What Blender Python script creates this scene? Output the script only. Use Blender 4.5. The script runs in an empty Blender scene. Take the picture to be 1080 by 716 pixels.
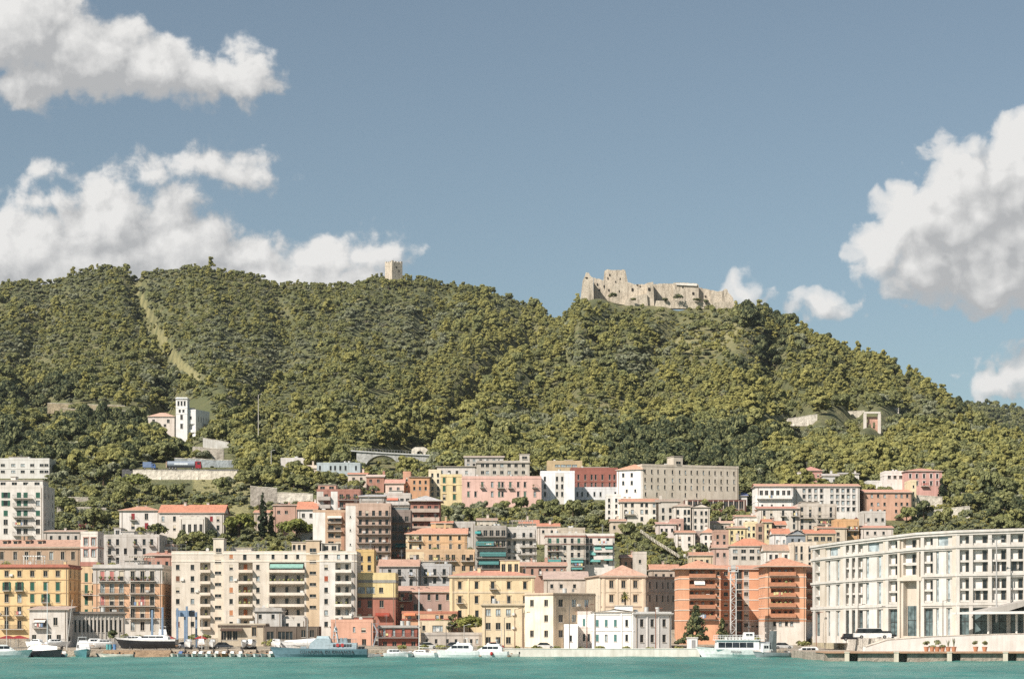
import bpy, math, random
import numpy as np
from mathutils import Vector, Matrix

# ---------------------------------------------------------------- camera model
F, CX, HY, CH = 2200.0, 540.0, 658.0, 7.0        # focal length and horizon row for a 1080 px wide frame, eye 7 m over the sea
SC = bpy.context.scene
COL = SC.collection
def wx(px, Y): return (px - CX) / F * Y
def wz(py, Y): return CH + (HY - py) / F * Y
R = random.Random(7)

def lin(c):
    out = []
    for v in c:
        v /= 255.0
        out.append(v / 12.92 if v <= 0.04045 else ((v + 0.055) / 1.055) ** 2.4)
    return tuple(out)

# ---------------------------------------------------------------- materials
MATS = {}
def nodes_of(name):
    m = bpy.data.materials.new(name)
    m.use_nodes = True
    nt = m.node_tree
    b = nt.nodes['Principled BSDF']
    return m, nt, b
def mixrgb(nt, a, b, fac, blend='MIX'):
    n = nt.nodes.new('ShaderNodeMix'); n.data_type = 'RGBA'; n.blend_type = blend
    for sock, v in ((0, fac), (6, a), (7, b)):
        if isinstance(v, bpy.types.NodeSocket): nt.links.new(v, n.inputs[sock])
        elif sock == 0: n.inputs[0].default_value = v
        else: n.inputs[sock].default_value = (*v, 1)
    return n.outputs[2]
def noise_of(nt, vec, scale, detail=3, rough=0.55, lo=0.35, hi=0.65, mapping=None):
    if mapping:
        mp = nt.nodes.new('ShaderNodeMapping'); mp.inputs['Scale'].default_value = mapping
        nt.links.new(vec, mp.inputs['Vector']); vec = mp.outputs[0]
    n = nt.nodes.new('ShaderNodeTexNoise'); n.inputs['Scale'].default_value = scale
    n.inputs['Detail'].default_value = detail; n.inputs['Roughness'].default_value = rough
    nt.links.new(vec, n.inputs['Vector'])
    r = nt.nodes.new('ShaderNodeMapRange'); r.inputs[1].default_value = lo; r.inputs[2].default_value = hi
    nt.links.new(n.outputs[0], r.inputs[0])
    return r.outputs[0]
def geo_pos(nt):
    return nt.nodes.new('ShaderNodeNewGeometry').outputs['Position']

def mute(c, k=0.63, g=1.0):
    l = 0.3*c[0] + 0.59*c[1] + 0.11*c[2]
    return tuple(max(0.0, (l + (v - l)*k)*g) for v in c)
def plaster(c, rough=0.9, stain=0.45):
    """painted render: the colour, weather blotches and run-off streaks"""
    key = ('plaster', c, stain)
    if key in MATS: return MATS[key]
    m, nt, b = nodes_of('plaster')
    base = lin(mute(c))
    p = geo_pos(nt)
    blot = noise_of(nt, p, 0.35, 4, 0.6)
    streak = noise_of(nt, p, 1.0, 3, 0.6, 0.45, 0.75, (1.3, 1.3, 0.12))
    dirty = tuple(v * k for v, k in zip(base, (0.66, 0.63, 0.58)))
    mf = nt.nodes.new('ShaderNodeMath'); mf.operation = 'MULTIPLY'; mf.inputs[1].default_value = stain
    nt.links.new(blot, mf.inputs[0])
    c1 = mixrgb(nt, base, dirty, mf.outputs[0])
    mg = nt.nodes.new('ShaderNodeMath'); mg.operation = 'MULTIPLY'; mg.inputs[1].default_value = stain * 1.2
    nt.links.new(streak, mg.inputs[0])
    c2 = mixrgb(nt, c1, tuple(v * k for v, k in zip(base, (0.6, 0.57, 0.53))), mg.outputs[0])
    nt.links.new(c2, b.inputs['Base Color']); b.inputs['Roughness'].default_value = rough
    MATS[key] = m
    return m
def paint(c, rough=0.5, metal=0.0, name='paint'):
    key = (name, c, rough, metal)
    if key in MATS: return MATS[key]
    m, nt, b = nodes_of(name)
    n = noise_of(nt, geo_pos(nt), 1.7, 2)
    base = lin(c)
    nt.links.new(mixrgb(nt, base, tuple(v * 0.8 for v in base), n), b.inputs['Base Color'])
    b.inputs['Roughness'].default_value = rough; b.inputs['Metallic'].default_value = metal
    MATS[key] = m
    return m
def glass(c=(38, 44, 48), rough=0.12):
    key = ('glass', c, rough)
    if key in MATS: return MATS[key]
    m, nt, b = nodes_of('window_glass')
    n = noise_of(nt, geo_pos(nt), 0.9, 1)
    base = lin(c)
    nt.links.new(mixrgb(nt, base, tuple(v * 2.2 + 0.01 for v in base), n), b.inputs['Base Color'])
    b.inputs['Roughness'].default_value = rough
    MATS[key] = m
    return m
def tile(c=(196, 116, 78)):
    """fired clay roof tile: rows of tile, lichen, replaced patches"""
    key = ('tile', c)
    if key in MATS: return MATS[key]
    m, nt, b = nodes_of('roof_tile')
    p = nt.nodes.new('ShaderNodeTexCoord').outputs['Object']
    base = lin(mute(tuple(v*.8 + w*.2 for v, w in zip(c, (226,186,150))), .68, 1.0))
    big = noise_of(nt, p, 0.4, 4, 0.65)
    small = noise_of(nt, p, 2.2, 3, 0.7, 0.3, 0.7, (1, 0.4, 0.4))
    c1 = mixrgb(nt, base, tuple(v * k for v, k in zip(base, (0.60, 0.62, 0.66))), big)
    c2 = mixrgb(nt, c1, tuple(min(1, v * k) for v, k in zip(base, (1.22, 1.3, 1.4))), small)
    w = nt.nodes.new('ShaderNodeTexWave'); w.inputs['Scale'].default_value = 1.1; w.bands_direction = 'X'
    nt.links.new(p, w.inputs['Vector'])
    mf = nt.nodes.new('ShaderNodeMath'); mf.operation = 'MULTIPLY'; mf.inputs[1].default_value = 0.42
    nt.links.new(w.outputs['Fac'], mf.inputs[0])
    c3 = mixrgb(nt, c2, tuple(v * 0.5 for v in base), mf.outputs[0])
    nt.links.new(c3, b.inputs['Base Color']); b.inputs['Roughness'].default_value = 0.95
    bp = nt.nodes.new('ShaderNodeBump'); bp.inputs['Strength'].default_value = 0.5; bp.inputs['Distance'].default_value = 0.1
    nt.links.new(w.outputs['Fac'], bp.inputs['Height']); nt.links.new(bp.outputs[0], b.inputs['Normal'])
    MATS[key] = m
    return m
def masonry(c, scale=0.5, stain=0.7, name='stone'):
    key = (name, c, scale, stain)
    if key in MATS: return MATS[key]
    m, nt, b = nodes_of(name)
    p = geo_pos(nt); base = lin(c)
    n1 = noise_of(nt, p, 0.12 * scale * 2, 5, 0.7)
    n2 = noise_of(nt, p, 1.6 * scale, 4, 0.7, 0.3, 0.7)
    st = noise_of(nt, p, 0.6, 3, 0.6, 0.48, 0.72, (1, 1, 0.15))
    c1 = mixrgb(nt, base, tuple(v * k for v, k in zip(base, (0.55, 0.52, 0.5))), n1)
    c2 = mixrgb(nt, c1, tuple(min(1, v * 1.3) for v in base), n2)
    mf = nt.nodes.new('ShaderNodeMath'); mf.operation = 'MULTIPLY'; mf.inputs[1].default_value = stain
    nt.links.new(st, mf.inputs[0])
    c3 = mixrgb(nt, c2, tuple(v * k for v, k in zip(base, (0.45, 0.44, 0.42))), mf.outputs[0])
    nt.links.new(c3, b.inputs['Base Color']); b.inputs['Roughness'].default_value = 0.95
    bp = nt.nodes.new('ShaderNodeBump'); bp.inputs['Strength'].default_value = 0.6; bp.inputs['Distance'].default_value = 0.3
    nt.links.new(n2, bp.inputs['Height']); nt.links.new(bp.outputs[0], b.inputs['Normal'])
    MATS[key] = m
    return m
def leafmat(c, c2, trans=0.24, name='leaves'):
    key = (name, c, c2)
    if key in MATS: return MATS[key]
    m, nt, b = nodes_of(name)
    oi = nt.nodes.new('ShaderNodeObjectInfo')
    a1 = mixrgb(nt, lin(c), lin(c2), oi.outputs['Random'])
    n = noise_of(nt, geo_pos(nt), 0.5, 2, 0.6, 0.3, 0.7)
    col = mixrgb(nt, a1, tuple(v * 0.65 for v in lin(c)), n)
    nt.links.new(col, b.inputs['Base Color']); b.inputs['Roughness'].default_value = 0.75
    b.inputs['Specular IOR Level'].default_value = 0.2
    tr = nt.nodes.new('ShaderNodeBsdfTranslucent'); nt.links.new(col, tr.inputs['Color'])
    mx = nt.nodes.new('ShaderNodeMixShader'); mx.inputs[0].default_value = trans
    nt.links.new(b.outputs[0], mx.inputs[1]); nt.links.new(tr.outputs[0], mx.inputs[2])
    nt.links.new(mx.outputs[0], nt.nodes['Material Output'].inputs['Surface'])
    MATS[key] = m
    return m

# ---------------------------------------------------------------- mesh builder
class MB:
    def __init__(s): s.v, s.f, s.m, s.mats = [], [], [], []
    def mi(s, mat):
        if mat not in s.mats: s.mats.append(mat)
        return s.mats.index(mat)
    def poly(s, pts, mat):
        n = len(s.v); s.v.extend(tuple(p) for p in pts); s.f.append(tuple(range(n, n + len(pts)))); s.m.append(s.mi(mat))
    def box(s, x0, x1, y0, y1, z0, z1, mat):
        n = len(s.v)
        s.v += [(x0,y0,z0),(x1,y0,z0),(x1,y1,z0),(x0,y1,z0),(x0,y0,z1),(x1,y0,z1),(x1,y1,z1),(x0,y1,z1)]
        k = s.mi(mat)
        for q in ((0,1,5,4),(1,2,6,5),(2,3,7,6),(3,0,4,7),(4,5,6,7),(3,2,1,0)):
            s.f.append(tuple(n + i for i in q)); s.m.append(k)
    def prism(s, pts, mat, axis='y', a=0.0, b=1.0):
        """closed outline pts (two coordinates) extruded along an axis from a to b"""
        def at(p, t):
            return (p[0], t, p[1]) if axis == 'y' else (t, p[0], p[1]) if axis == 'x' else (p[0], p[1], t)
        n = len(s.v); k = s.mi(mat); c = len(pts)
        s.v += [at(p, a) for p in pts] + [at(p, b) for p in pts]
        s.f.append(tuple(range(n + c - 1, n - 1, -1))); s.m.append(k)
        s.f.append(tuple(range(n + c, n + 2 * c))); s.m.append(k)
        for i in range(c):
            j = (i + 1) % c
            s.f.append((n + i, n + j, n + c + j, n + c + i)); s.m.append(k)
    def tube(s, p0, p1, r0, r1, mat, n=8):
        p0, p1 = Vector(p0), Vector(p1); d = (p1 - p0)
        q = d.to_track_quat('Z', 'Y') if d.length > 1e-6 else Matrix.Identity(3).to_quaternion()
        b = len(s.v); k = s.mi(mat)
        for P_, r in ((p0, r0), (p1, r1)):
            for i in range(n):
                a = 2 * math.pi * i / n
                s.v.append(tuple(P_ + q @ Vector((r * math.cos(a), r * math.sin(a), 0))))
        for i in range(n):
            j = (i + 1) % n
            s.f.append((b + i, b + j, b + n + j, b + n + i)); s.m.append(k)
        s.f.append(tuple(range(b + n - 1, b - 1, -1))); s.m.append(k)
        s.f.append(tuple(range(b + n, b + 2 * n))); s.m.append(k)
    def loft(s, rings, mat, closed=True, caps=True):
        b = len(s.v); k = s.mi(mat); n = len(rings[0])
        for r in rings: s.v += [tuple(p) for p in r]
        for a in range(len(rings) - 1):
            for i in range(n if closed else n - 1):
                j = (i + 1) % n
                s.f.append((b + a*n + i, b + a*n + j, b + (a+1)*n + j, b + (a+1)*n + i)); s.m.append(k)
        if caps:
            s.f.append(tuple(range(b + n - 1, b - 1, -1))); s.m.append(k)
            s.f.append(tuple(b + (len(rings)-1)*n + i for i in range(n))); s.m.append(k)
    def ball(s, c, r, mat, nu=10, nv=6, sz=1.0):
        rings = []
        for a in range(nv + 1):
            t = math.pi * (a / nv) ; t = min(max(t, 0.02), math.pi - 0.02)
            rings.append([(c[0] + r*math.sin(t)*math.cos(2*math.pi*i/nu), c[1] + r*math.sin(t)*math.sin(2*math.pi*i/nu), c[2] - r*sz*math.cos(t)) for i in range(nu)])
        s.loft(rings, mat)
    def data(s, name, smooth=False):
        me = bpy.data.meshes.new(name)
        me.from_pydata(s.v, [], s.f)
        for m in s.mats: me.materials.append(m)
        me.polygons.foreach_set('material_index', s.m)
        if smooth: me.polygons.foreach_set('use_smooth', [True] * len(s.f))
        me.update()
        return me
    def obj(s, name, parent=None, loc=None, rz=None, smooth=False):
        return put(name, s.data(name, smooth), parent, loc, rz)
def put(name, me, parent=None, loc=None, rz=None):
    o = bpy.data.objects.new(name, me); COL.objects.link(o)
    if parent: o.parent = parent
    if loc: o.location = loc
    if rz is not None: o.rotation_euler = (0, 0, rz)
    return o
def tag(o, label=None, cat=None, group=None, kind=None):
    if label: o['label'] = label
    if cat: o['category'] = cat
    if group: o['group'] = group
    if kind: o['kind'] = kind
    return o
def thing(name, label, cat, loc=(0, 0, 0), rz=0, group=None):
    o = bpy.data.objects.new(name, None); COL.objects.link(o)
    o.empty_display_size = 0.5
    o.location = loc; o.rotation_euler = (0, 0, rz)
    return tag(o, label, cat, group)
def mesh_np(name, verts, faces4, mats, midx=None):
    me = bpy.data.meshes.new(name)
    nv, nf, k = len(verts), len(faces4), faces4.shape[1]
    me.vertices.add(nv); me.vertices.foreach_set('co', np.asarray(verts, dtype=np.float32).ravel())
    me.loops.add(nf * k); me.loops.foreach_set('vertex_index', np.asarray(faces4, dtype=np.int32).ravel())
    me.polygons.add(nf); me.polygons.foreach_set('loop_start', np.arange(0, nf * k, k, dtype=np.int32))
    for m in mats: me.materials.append(m)
    if midx is not None: me.polygons.foreach_set('material_index', np.asarray(midx, dtype=np.int32))
    me.update(calc_edges=True); me.validate()
    return me

# ---------------------------------------------------------------- numpy noise
_rs = np.random.RandomState(11)
_TAB = _rs.rand(256, 256)
def vnoise(x, y):
    x = np.asarray(x, float); y = np.asarray(y, float)
    xi = np.floor(x).astype(int); yi = np.floor(y).astype(int)
    fx = x - xi; fy = y - yi
    fx = fx*fx*(3-2*fx); fy = fy*fy*(3-2*fy)
    a = _TAB[xi & 255, yi & 255]; b = _TAB[(xi+1) & 255, yi & 255]
    c = _TAB[xi & 255, (yi+1) & 255]; d = _TAB[(xi+1) & 255, (yi+1) & 255]
    return (a*(1-fx)+b*fx)*(1-fy) + (c*(1-fx)+d*fx)*fy
def fbm(x, y, o=4):
    s = 0; a = 0.5
    for k in range(o):
        s = s + a * vnoise(x * 2**k + 17*k, y * 2**k + 5*k); a *= 0.5
    return s
# ---------------------------------------------------------------- camera, light, view
cam = bpy.data.cameras.new('camera'); camo = bpy.data.objects.new('camera', cam); COL.objects.link(camo)
camo.location = (0, 0, CH); camo.rotation_euler = (math.pi / 2, 0, 0)
cam.sensor_width = 36; cam.lens = F / 1080 * 36; cam.shift_y = (HY - 358) / 1080
cam.clip_start = 1; cam.clip_end = 20000
SC.camera = camo
SC.view_settings.view_transform = 'Standard'; SC.view_settings.look = 'None'
SC.view_settings.exposure = 0.48; SC.view_settings.gamma = 1
SC.render.engine = 'CYCLES'
SC.cycles.max_bounces = 5; SC.cycles.diffuse_bounces = 3; SC.cycles.glossy_bounces = 2; SC.cycles.transmission_bounces = 2
SC.cycles.use_denoising = False
SC.cycles.use_adaptive_sampling = True; SC.cycles.adaptive_threshold = 0.01

SUN_AZ, SUN_EL = math.radians(223), math.radians(42)          # azimuth clockwise from the view direction
to_sun = Vector((math.sin(SUN_AZ) * math.cos(SUN_EL), math.cos(SUN_AZ) * math.cos(SUN_EL), math.sin(SUN_EL)))
sl = bpy.data.lights.new('sun', 'SUN'); sl.energy = 5.0; sl.angle = math.radians(0.5); sl.color = (1.0, 0.925, 0.835)
so = bpy.data.objects.new('sun', sl); COL.objects.link(so)
so.rotation_euler = to_sun.to_track_quat('Z', 'Y').to_euler()

# ---------------------------------------------------------------- world: Nishita sky and cumulus far off in it
W = bpy.data.worlds.new('World'); SC.world = W; W.use_nodes = True
nt = W.node_tree; N = nt.nodes; L = nt.links
sky = N.new('ShaderNodeTexSky'); sky.sky_type = 'NISHITA'; sky.sun_disc = False
sky.sun_elevation = SUN_EL; sky.sun_rotation = SUN_AZ; sky.air_density = 1.0; sky.dust_density = 0.6; sky.ozone_density = 1.5
hs = N.new('ShaderNodeHueSaturation'); hs.inputs['Saturation'].default_value = 0.66; hs.inputs['Value'].default_value = 1.0
L.new(mixrgb(nt, sky.outputs[0], (0.53, 0.75, 0.78), 1.0, 'MULTIPLY'), hs.inputs['Color'])
tcw = N.new('ShaderNodeTexCoord'); sep = N.new('ShaderNodeSeparateXYZ'); L.new(tcw.outputs['Generated'], sep.inputs[0])
def mth(op, a, b=None, c=None, clamp=False, tree=None):
    n = (tree or nt).nodes.new('ShaderNodeMath'); n.operation = op; n.use_clamp = clamp
    for i, v in enumerate((a, b, c)):
        if v is None: continue
        if isinstance(v, bpy.types.NodeSocket): (tree or nt).links.new(v, n.inputs[i])
        else: n.inputs[i].default_value = v
    return n.outputs[0]
ysafe = mth('MAXIMUM', sep.outputs[1], 0.05)
U = mth('MULTIPLY', mth('DIVIDE', sep.outputs[0], ysafe), F)
V = mth('MULTIPLY', mth('DIVIDE', sep.outputs[2], ysafe), F)
uv = N.new('ShaderNodeCombineXYZ'); L.new(U, uv.inputs[0]); L.new(V, uv.inputs[1])
CLOUDS_WEST = [(15,25,85,62),(90,60,75,48),(160,72,60,36),(235,84,58,30),(282,90,24,14),(40,85,60,26),(252,55,16,16),
    (215,172,62,15),(160,182,40,14),(45,185,26,14),(268,186,26,9),
    (25,262,90,44),(110,238,66,46),(186,226,28,34),(205,262,66,36),(268,274,60,30),(335,274,58,24),(398,268,40,22),(60,290,110,44),(160,275,90,40),(300,300,120,34),(110,205,40,22),(60,215,40,20)]
CLOUDS_EAST = [(786,305,22,20),(803,317,18,12),(866,322,34,19),(838,325,24,12),
    (1080,168,52,62),(1018,196,62,58),(964,238,52,50),(1060,245,95,70),(985,285,72,40),(1050,296,90,38),(930,262,40,36),
    (1064,402,46,24),(1095,388,48,30)]
def cloud_group(name, blobs, rough, amp, vamp, bias):
    grp = bpy.data.node_groups.new(name, 'ShaderNodeTree')
    grp.interface.new_socket('P', in_out='INPUT', socket_type='NodeSocketVector')
    grp.interface.new_socket('D', in_out='OUTPUT', socket_type='NodeSocketFloat')
    gi = grp.nodes.new('NodeGroupInput'); go = grp.nodes.new('NodeGroupOutput')
    def vm(op, a, b=None, c=None):
        q = grp.nodes.new('ShaderNodeVectorMath'); q.operation = op
        for i, v in enumerate((a, b, c)):
            if isinstance(v, bpy.types.NodeSocket): grp.links.new(v, q.inputs[i])
            elif v is not None: q.inputs[i].default_value = v
        return q
    wn = grp.nodes.new('ShaderNodeTexNoise'); wn.noise_dimensions = '2D'; wn.inputs['Scale'].default_value = 1/55.0; wn.inputs['Detail'].default_value = 1
    grp.links.new(gi.outputs[0], wn.inputs['Vector'])
    wv = vm('MULTIPLY_ADD', wn.outputs['Color'], (26, 26, 0), vm('SUBTRACT', gi.outputs[0], (13, 13, 0)).outputs[0]).outputs[0]
    acc = None
    for (px, py, rx, ry) in blobs:
        b = vm('MULTIPLY_ADD', wv, (1/rx, 1/ry, 0), (-(px - CX)/rx, -(HY - py)/ry, 0))
        q = min(1.25, min(rx, ry)/36.0)
        f = mth('MULTIPLY_ADD', vm('LENGTH', b.outputs[0]).outputs['Value'], -q, q, tree=grp)
        acc = f if acc is None else mth('SMOOTH_MAX', acc, f, 0.25, tree=grp)
    n1 = grp.nodes.new('ShaderNodeTexNoise'); n1.noise_dimensions = '2D'; n1.inputs['Scale'].default_value = 1/64.0; n1.inputs['Detail'].default_value = 7; n1.inputs['Roughness'].default_value = rough
    grp.links.new(gi.outputs[0], n1.inputs['Vector'])
    vor = grp.nodes.new('ShaderNodeTexVoronoi'); vor.voronoi_dimensions = '2D'; vor.feature = 'SMOOTH_F1'; vor.inputs['Smoothness'].default_value = 0.3; vor.inputs['Scale'].default_value = 1/24.0
    grp.links.new(wv, vor.inputs['Vector'])
    n3 = grp.nodes.new('ShaderNodeTexNoise'); n3.noise_dimensions = '2D'; n3.inputs['Scale'].default_value = 1/13.0; n3.inputs['Detail'].default_value = 3
    grp.links.new(wv, n3.inputs['Vector'])
    acc = mth('ADD', acc, mth('MULTIPLY_ADD', n3.outputs[0], 0.42, -0.21, tree=grp), tree=grp)
    nn = mth('MULTIPLY_ADD', n1.outputs[0], amp, -0.5*amp, tree=grp)
    vv = mth('MULTIPLY_ADD', vor.outputs['Distance'], -vamp, 0.4*vamp, tree=grp)
    grp.links.new(mth('ADD', mth('ADD', bias, mth('ADD', mth('MINIMUM', acc, 0.9, tree=grp), nn, tree=grp), tree=grp), vv, tree=grp), go.inputs[0])
    return grp
skyc = hs.outputs[0]
bg0 = N['Background']; bg0.inputs['Strength'].default_value = 0.077
L.new(skyc, bg0.inputs['Color'])
def cloud_branch(grp, edge):
    def dens(off):
        g = N.new('ShaderNodeGroup'); g.node_tree = grp
        if off == (0, 0): L.new(uv.outputs[0], g.inputs[0])
        else:
            a = N.new('ShaderNodeVectorMath'); a.operation = 'ADD'; a.inputs[1].default_value = (*off, 0)
            L.new(uv.outputs[0], a.inputs[0]); L.new(a.outputs[0], g.inputs[0])
        return g.outputs[0]
    d0, d1, d2 = dens((0, 0)), dens((-9, 12)), dens((-38, 48))
    al = N.new('ShaderNodeMapRange'); al.interpolation_type = 'SMOOTHSTEP'; al.inputs[1].default_value = 0.02; al.inputs[2].default_value = edge
    L.new(d0, al.inputs[0])
    near = mth('SUBTRACT', d0, d1); far = mth('SUBTRACT', d0, d2)
    lit = mth('ADD', mth('MULTIPLY_ADD', near, 0.75, 0.24), mth('MULTIPLY', far, 0.60), clamp=True)
    cc = mixrgb(nt, (4.4, 4.45, 4.5), (7.9, 7.8, 7.6), lit)  # sunlit and shaded cloud sides put into the colour from the density slope
    b = N.new('ShaderNodeBackground'); b.inputs['Strength'].default_value = 0.077
    thin = mth('MULTIPLY_ADD', d0, 1.15, 0.42, clamp=True)
    L.new(mixrgb(nt, skyc, cc, mth('MULTIPLY', al.outputs[0], mth('MULTIPLY', thin, 0.98))), b.inputs['Color'])
    return b.outputs[0]
def within(u0, u1, v0, v1):
    m = mth('MULTIPLY', mth('GREATER_THAN', U, u0 - CX), mth('LESS_THAN', U, u1 - CX))
    m = mth('MULTIPLY', m, mth('MULTIPLY', mth('GREATER_THAN', V, HY - v1), mth('LESS_THAN', V, HY - v0)))
    return mth('MULTIPLY', m, mth('GREATER_THAN', sep.outputs[1], 0.2))
def mixsh(a, b, fac):
    m = N.new('ShaderNodeMixShader'); L.new(fac, m.inputs[0]); L.new(a, m.inputs[1]); L.new(b, m.inputs[2]); return m.outputs[0]
s1 = mixsh(bg0.outputs[0], cloud_branch(cloud_group('cumulus_west', CLOUDS_WEST, .62, 1.3, .3, .20), .40), within(-160, 480, -120, 380))
s2 = mixsh(s1, cloud_branch(cloud_group('cumulus_east', CLOUDS_EAST, .58, .85, .5, .08), .26), within(720, 1240, 30, 470))
L.new(s2, N['World Output'].inputs['Surface'])

# ---------------------------------------------------------------- terrain
RIDGE = [(-260,312),(0,301),(60,296),(85,288),(110,283),(130,284),(143,291),(165,287),(200,286),(250,289),(300,298),(340,303),(370,302),(400,297),(430,295),(465,297),(500,305),(540,318),
    (580,331),(600,328),(613,320),(700,323),(780,329),(800,333),(830,339),(850,353),(880,366),(910,376),(940,388),(970,404),(1000,426),(1020,439),(1040,449),(1060,461),(1085,472),(1340,480)]
YRID = [(-260,1700),(560,1680),(610,1420),(800,1400),(900,1320),(1000,1220),(1085,1130),(1340,1100)]
TOWN = [(380,-2.5),(452.5,-2.0),(458,1.1),(470,1.35),(500,2.2),(540,7),(600,21),(680,39),(760,55.5),(850,73.5)]
PY0 = HY - (73.5 - CH) / 850 * F
FOLDS = [(588,430,20,30),(632,492,26,-15),(150,196,15,15),(205,250,24,-9),(300,268,18,13),(385,345,24,-10),(466,424,18,12),(812,846,13,14),(770,790,24,-9),(706,668,16,10),(905,884,16,10),(960,930,14,8),(40,30,20,12)]
def ground(px, Y, rough=True):
    px = np.asarray(px, float); Y = np.asarray(Y, float); px, Y = np.broadcast_arrays(px, Y)
    zt = np.interp(Y, [a for a, b in TOWN], [b for a, b in TOWN])
    pr = np.interp(px, [a for a, b in RIDGE], [b for a, b in RIDGE]); yr = np.interp(px, [a for a, b in YRID], [b for a, b in YRID])
    s = np.clip((Y - 850) / (yr - 850), 0, 1)
    py = PY0 + (pr - PY0) * (0.75 * s ** 0.9 + 0.25 * s ** 2)
    zh = CH + (HY - py) / F * np.minimum(Y, yr)
    z = np.where(Y > 850, zh, zt)
    if rough:
        x = (px - CX) / F * Y
        w = np.sin(np.pi * np.clip(s, 0, 1)) ** 0.8
        for (pt, pb_, wd, dp) in FOLDS:
            z = z - dp * np.clip(s * 5, 0, 1) * np.clip((1.04 - s) * 6, 0, 1) * np.exp(-((px + 9*np.sin(s*9 + pt) - (pb_ + (pt - pb_) * s)) / (wd * (0.6 + 0.6*(1 - s)))) ** 2)
        z = z + w * (22 * (fbm(x / 110 + 3, Y / 170 + 9, 4) - 0.47) + 14 * (fbm(x / 45 + 31, Y / 160 + 2, 3) - 0.44))
    back = np.maximum(0, Y - yr)
    z = z - 0.30 * back
    return z
def gz(px, Y): return float(ground(px, Y))
def y_at(px, py, y0=455.0, y1=1700.0):
    """the distance at which the ground meets a sight line"""
    Ys = np.linspace(y0, y1, 900); z = ground(px, Ys); p = HY - (z - CH) / Ys * F
    k = np.argmax(p <= py)
    return float(Ys[k])

PATH = [(128,296),(146,306),(160,336),(170,358),(188,382),(208,400)]
def on_path(px, py, w=2.5):
    best = 99
    for (a, b), (c, d) in zip(PATH, PATH[1:]):
        t = np.clip(((px-a)*(c-a)+(py-b)*(d-b)) / ((c-a)**2+(d-b)**2), 0, 1)
        best = np.minimum(best, np.hypot(px - a - t*(c-a), (py - b - t*(d-b)) * 0.8))
    return best < (w + 0.02 * np.maximum(0, py - 330)) * (0.55 + 0.9 * vnoise(px / 9 + 3, py / 9))
pxs = np.arange(-260, 1341, 3.5)
town_y = np.concatenate([np.linspace(400, 850, 46)])
rows = []
for px in pxs:
    yr = np.interp(px, [a for a, b in YRID], [b for a, b in YRID])
    rows.append(np.concatenate([town_y, 850 + (yr - 850) * np.linspace(0.012, 1, 80), yr + np.array([25, 60, 120, 250, 420])]))
YY = np.array(rows); PP = np.repeat(pxs[:, None], YY.shape[1], 1)
ZZ = ground(PP, YY); XX = (PP - CX) / F * YY
n0, n1_ = YY.shape
idx = np.arange(n0 * n1_).reshape(n0, n1_)
fc = np.stack([idx[:-1, :-1], idx[1:, :-1], idx[1:, 1:], idx[:-1, 1:]], -1).reshape(-1, 4)
def terrain_mat():
    m, nt, b = nodes_of('hillside_soil')
    p = geo_pos(nt)
    n1 = noise_of(nt, p, 0.012, 5, 0.6, 0.4, 0.62); n2 = noise_of(nt, p, 0.16, 4, 0.7, 0.35, 0.65)
    c1 = mixrgb(nt, lin((96, 96, 62)), lin((128, 120, 84)), n1)
    c2 = mixrgb(nt, c1, lin((84, 90, 56)), n2)
    at = nt.nodes.new('ShaderNodeAttribute'); at.attribute_name = 'dry'
    c3 = mixrgb(nt, c2, lin((140, 134, 92)), at.outputs['Fac'])
    a2 = nt.nodes.new('ShaderNodeAttribute'); a2.attribute_name = 'paved'
    c3 = mixrgb(nt, c3, lin((150, 140, 124)), a2.outputs['Fac'])
    nt.links.new(c3, b.inputs['Base Color']); b.inputs['Roughness'].default_value = 1
    bp = nt.nodes.new('ShaderNodeBump'); bp.inputs['Strength'].default_value = 0.8; bp.inputs['Distance'].default_value = 1.5
    nt.links.new(n2, bp.inputs['Height']); nt.links.new(bp.outputs[0], b.inputs['Normal'])
    return m
tm = mesh_np('terrain', np.stack([XX, YY, ZZ], -1).reshape(-1, 3), fc, [terrain_mat()])
tm.polygons.foreach_set('use_smooth', [True] * len(tm.polygons))
PYY = HY - (ZZ - CH) / YY * F
dry = on_path(PP, PYY).astype(float)
dry = np.maximum(dry, ((PP > 690) & (PP < 800) & (PYY > 318) & (PYY < 372)) * np.clip(fbm(XX/22, YY/40, 3) * 2 - 0.45, 0, 1))
dry = np.maximum(dry, ((PP > 205) & (PP < 265) & (PYY > 505) & (PYY < 545)) * 0.9)
at = tm.attributes.new('dry', 'FLOAT', 'POINT'); at.data.foreach_set('value', dry.ravel().astype(np.float32))
at = tm.attributes.new('paved', 'FLOAT', 'POINT'); at.data.foreach_set('value', np.clip((590 - YY) / 40, 0, 1).ravel().astype(np.float32))
tag(put('terrain', tm), kind='structure')

# far hill beyond the castle ridge
px2 = np.arange(940, 1400, 10.0)
r2 = np.interp(px2, [940, 1000, 1015, 1040, 1080, 1200, 1400], [470, 436, 428, 427, 434, 430, 470])
prof = np.array([0.55, 0.7, 0.85, 1.0, 0.85, 0.5]); yoff = np.array([-700, -460, -230, 0, 300, 700.])
Y2 = 2900 + yoff[None, :] + 0 * px2[:, None]; X2 = (px2[:, None] - CX) / F * Y2
Z2 = (CH + (HY - r2[:, None]) / F * 2900) * prof[None, :] + 18 * (fbm(X2 / 160, Y2 / 160, 4) - .5) * (yoff[None, :] != 0)
i2 = np.arange(X2.size).reshape(X2.shape)
f2 = np.stack([i2[:-1, :-1], i2[1:, :-1], i2[1:, 1:], i2[:-1, 1:]], -1).reshape(-1, 4)
hm = mesh_np('distant_hill', np.stack([X2, Y2, Z2], -1).reshape(-1, 3), f2, [bpy.data.materials['hillside_soil']])
tag(put('distant_hill', hm), kind='structure')

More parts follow.
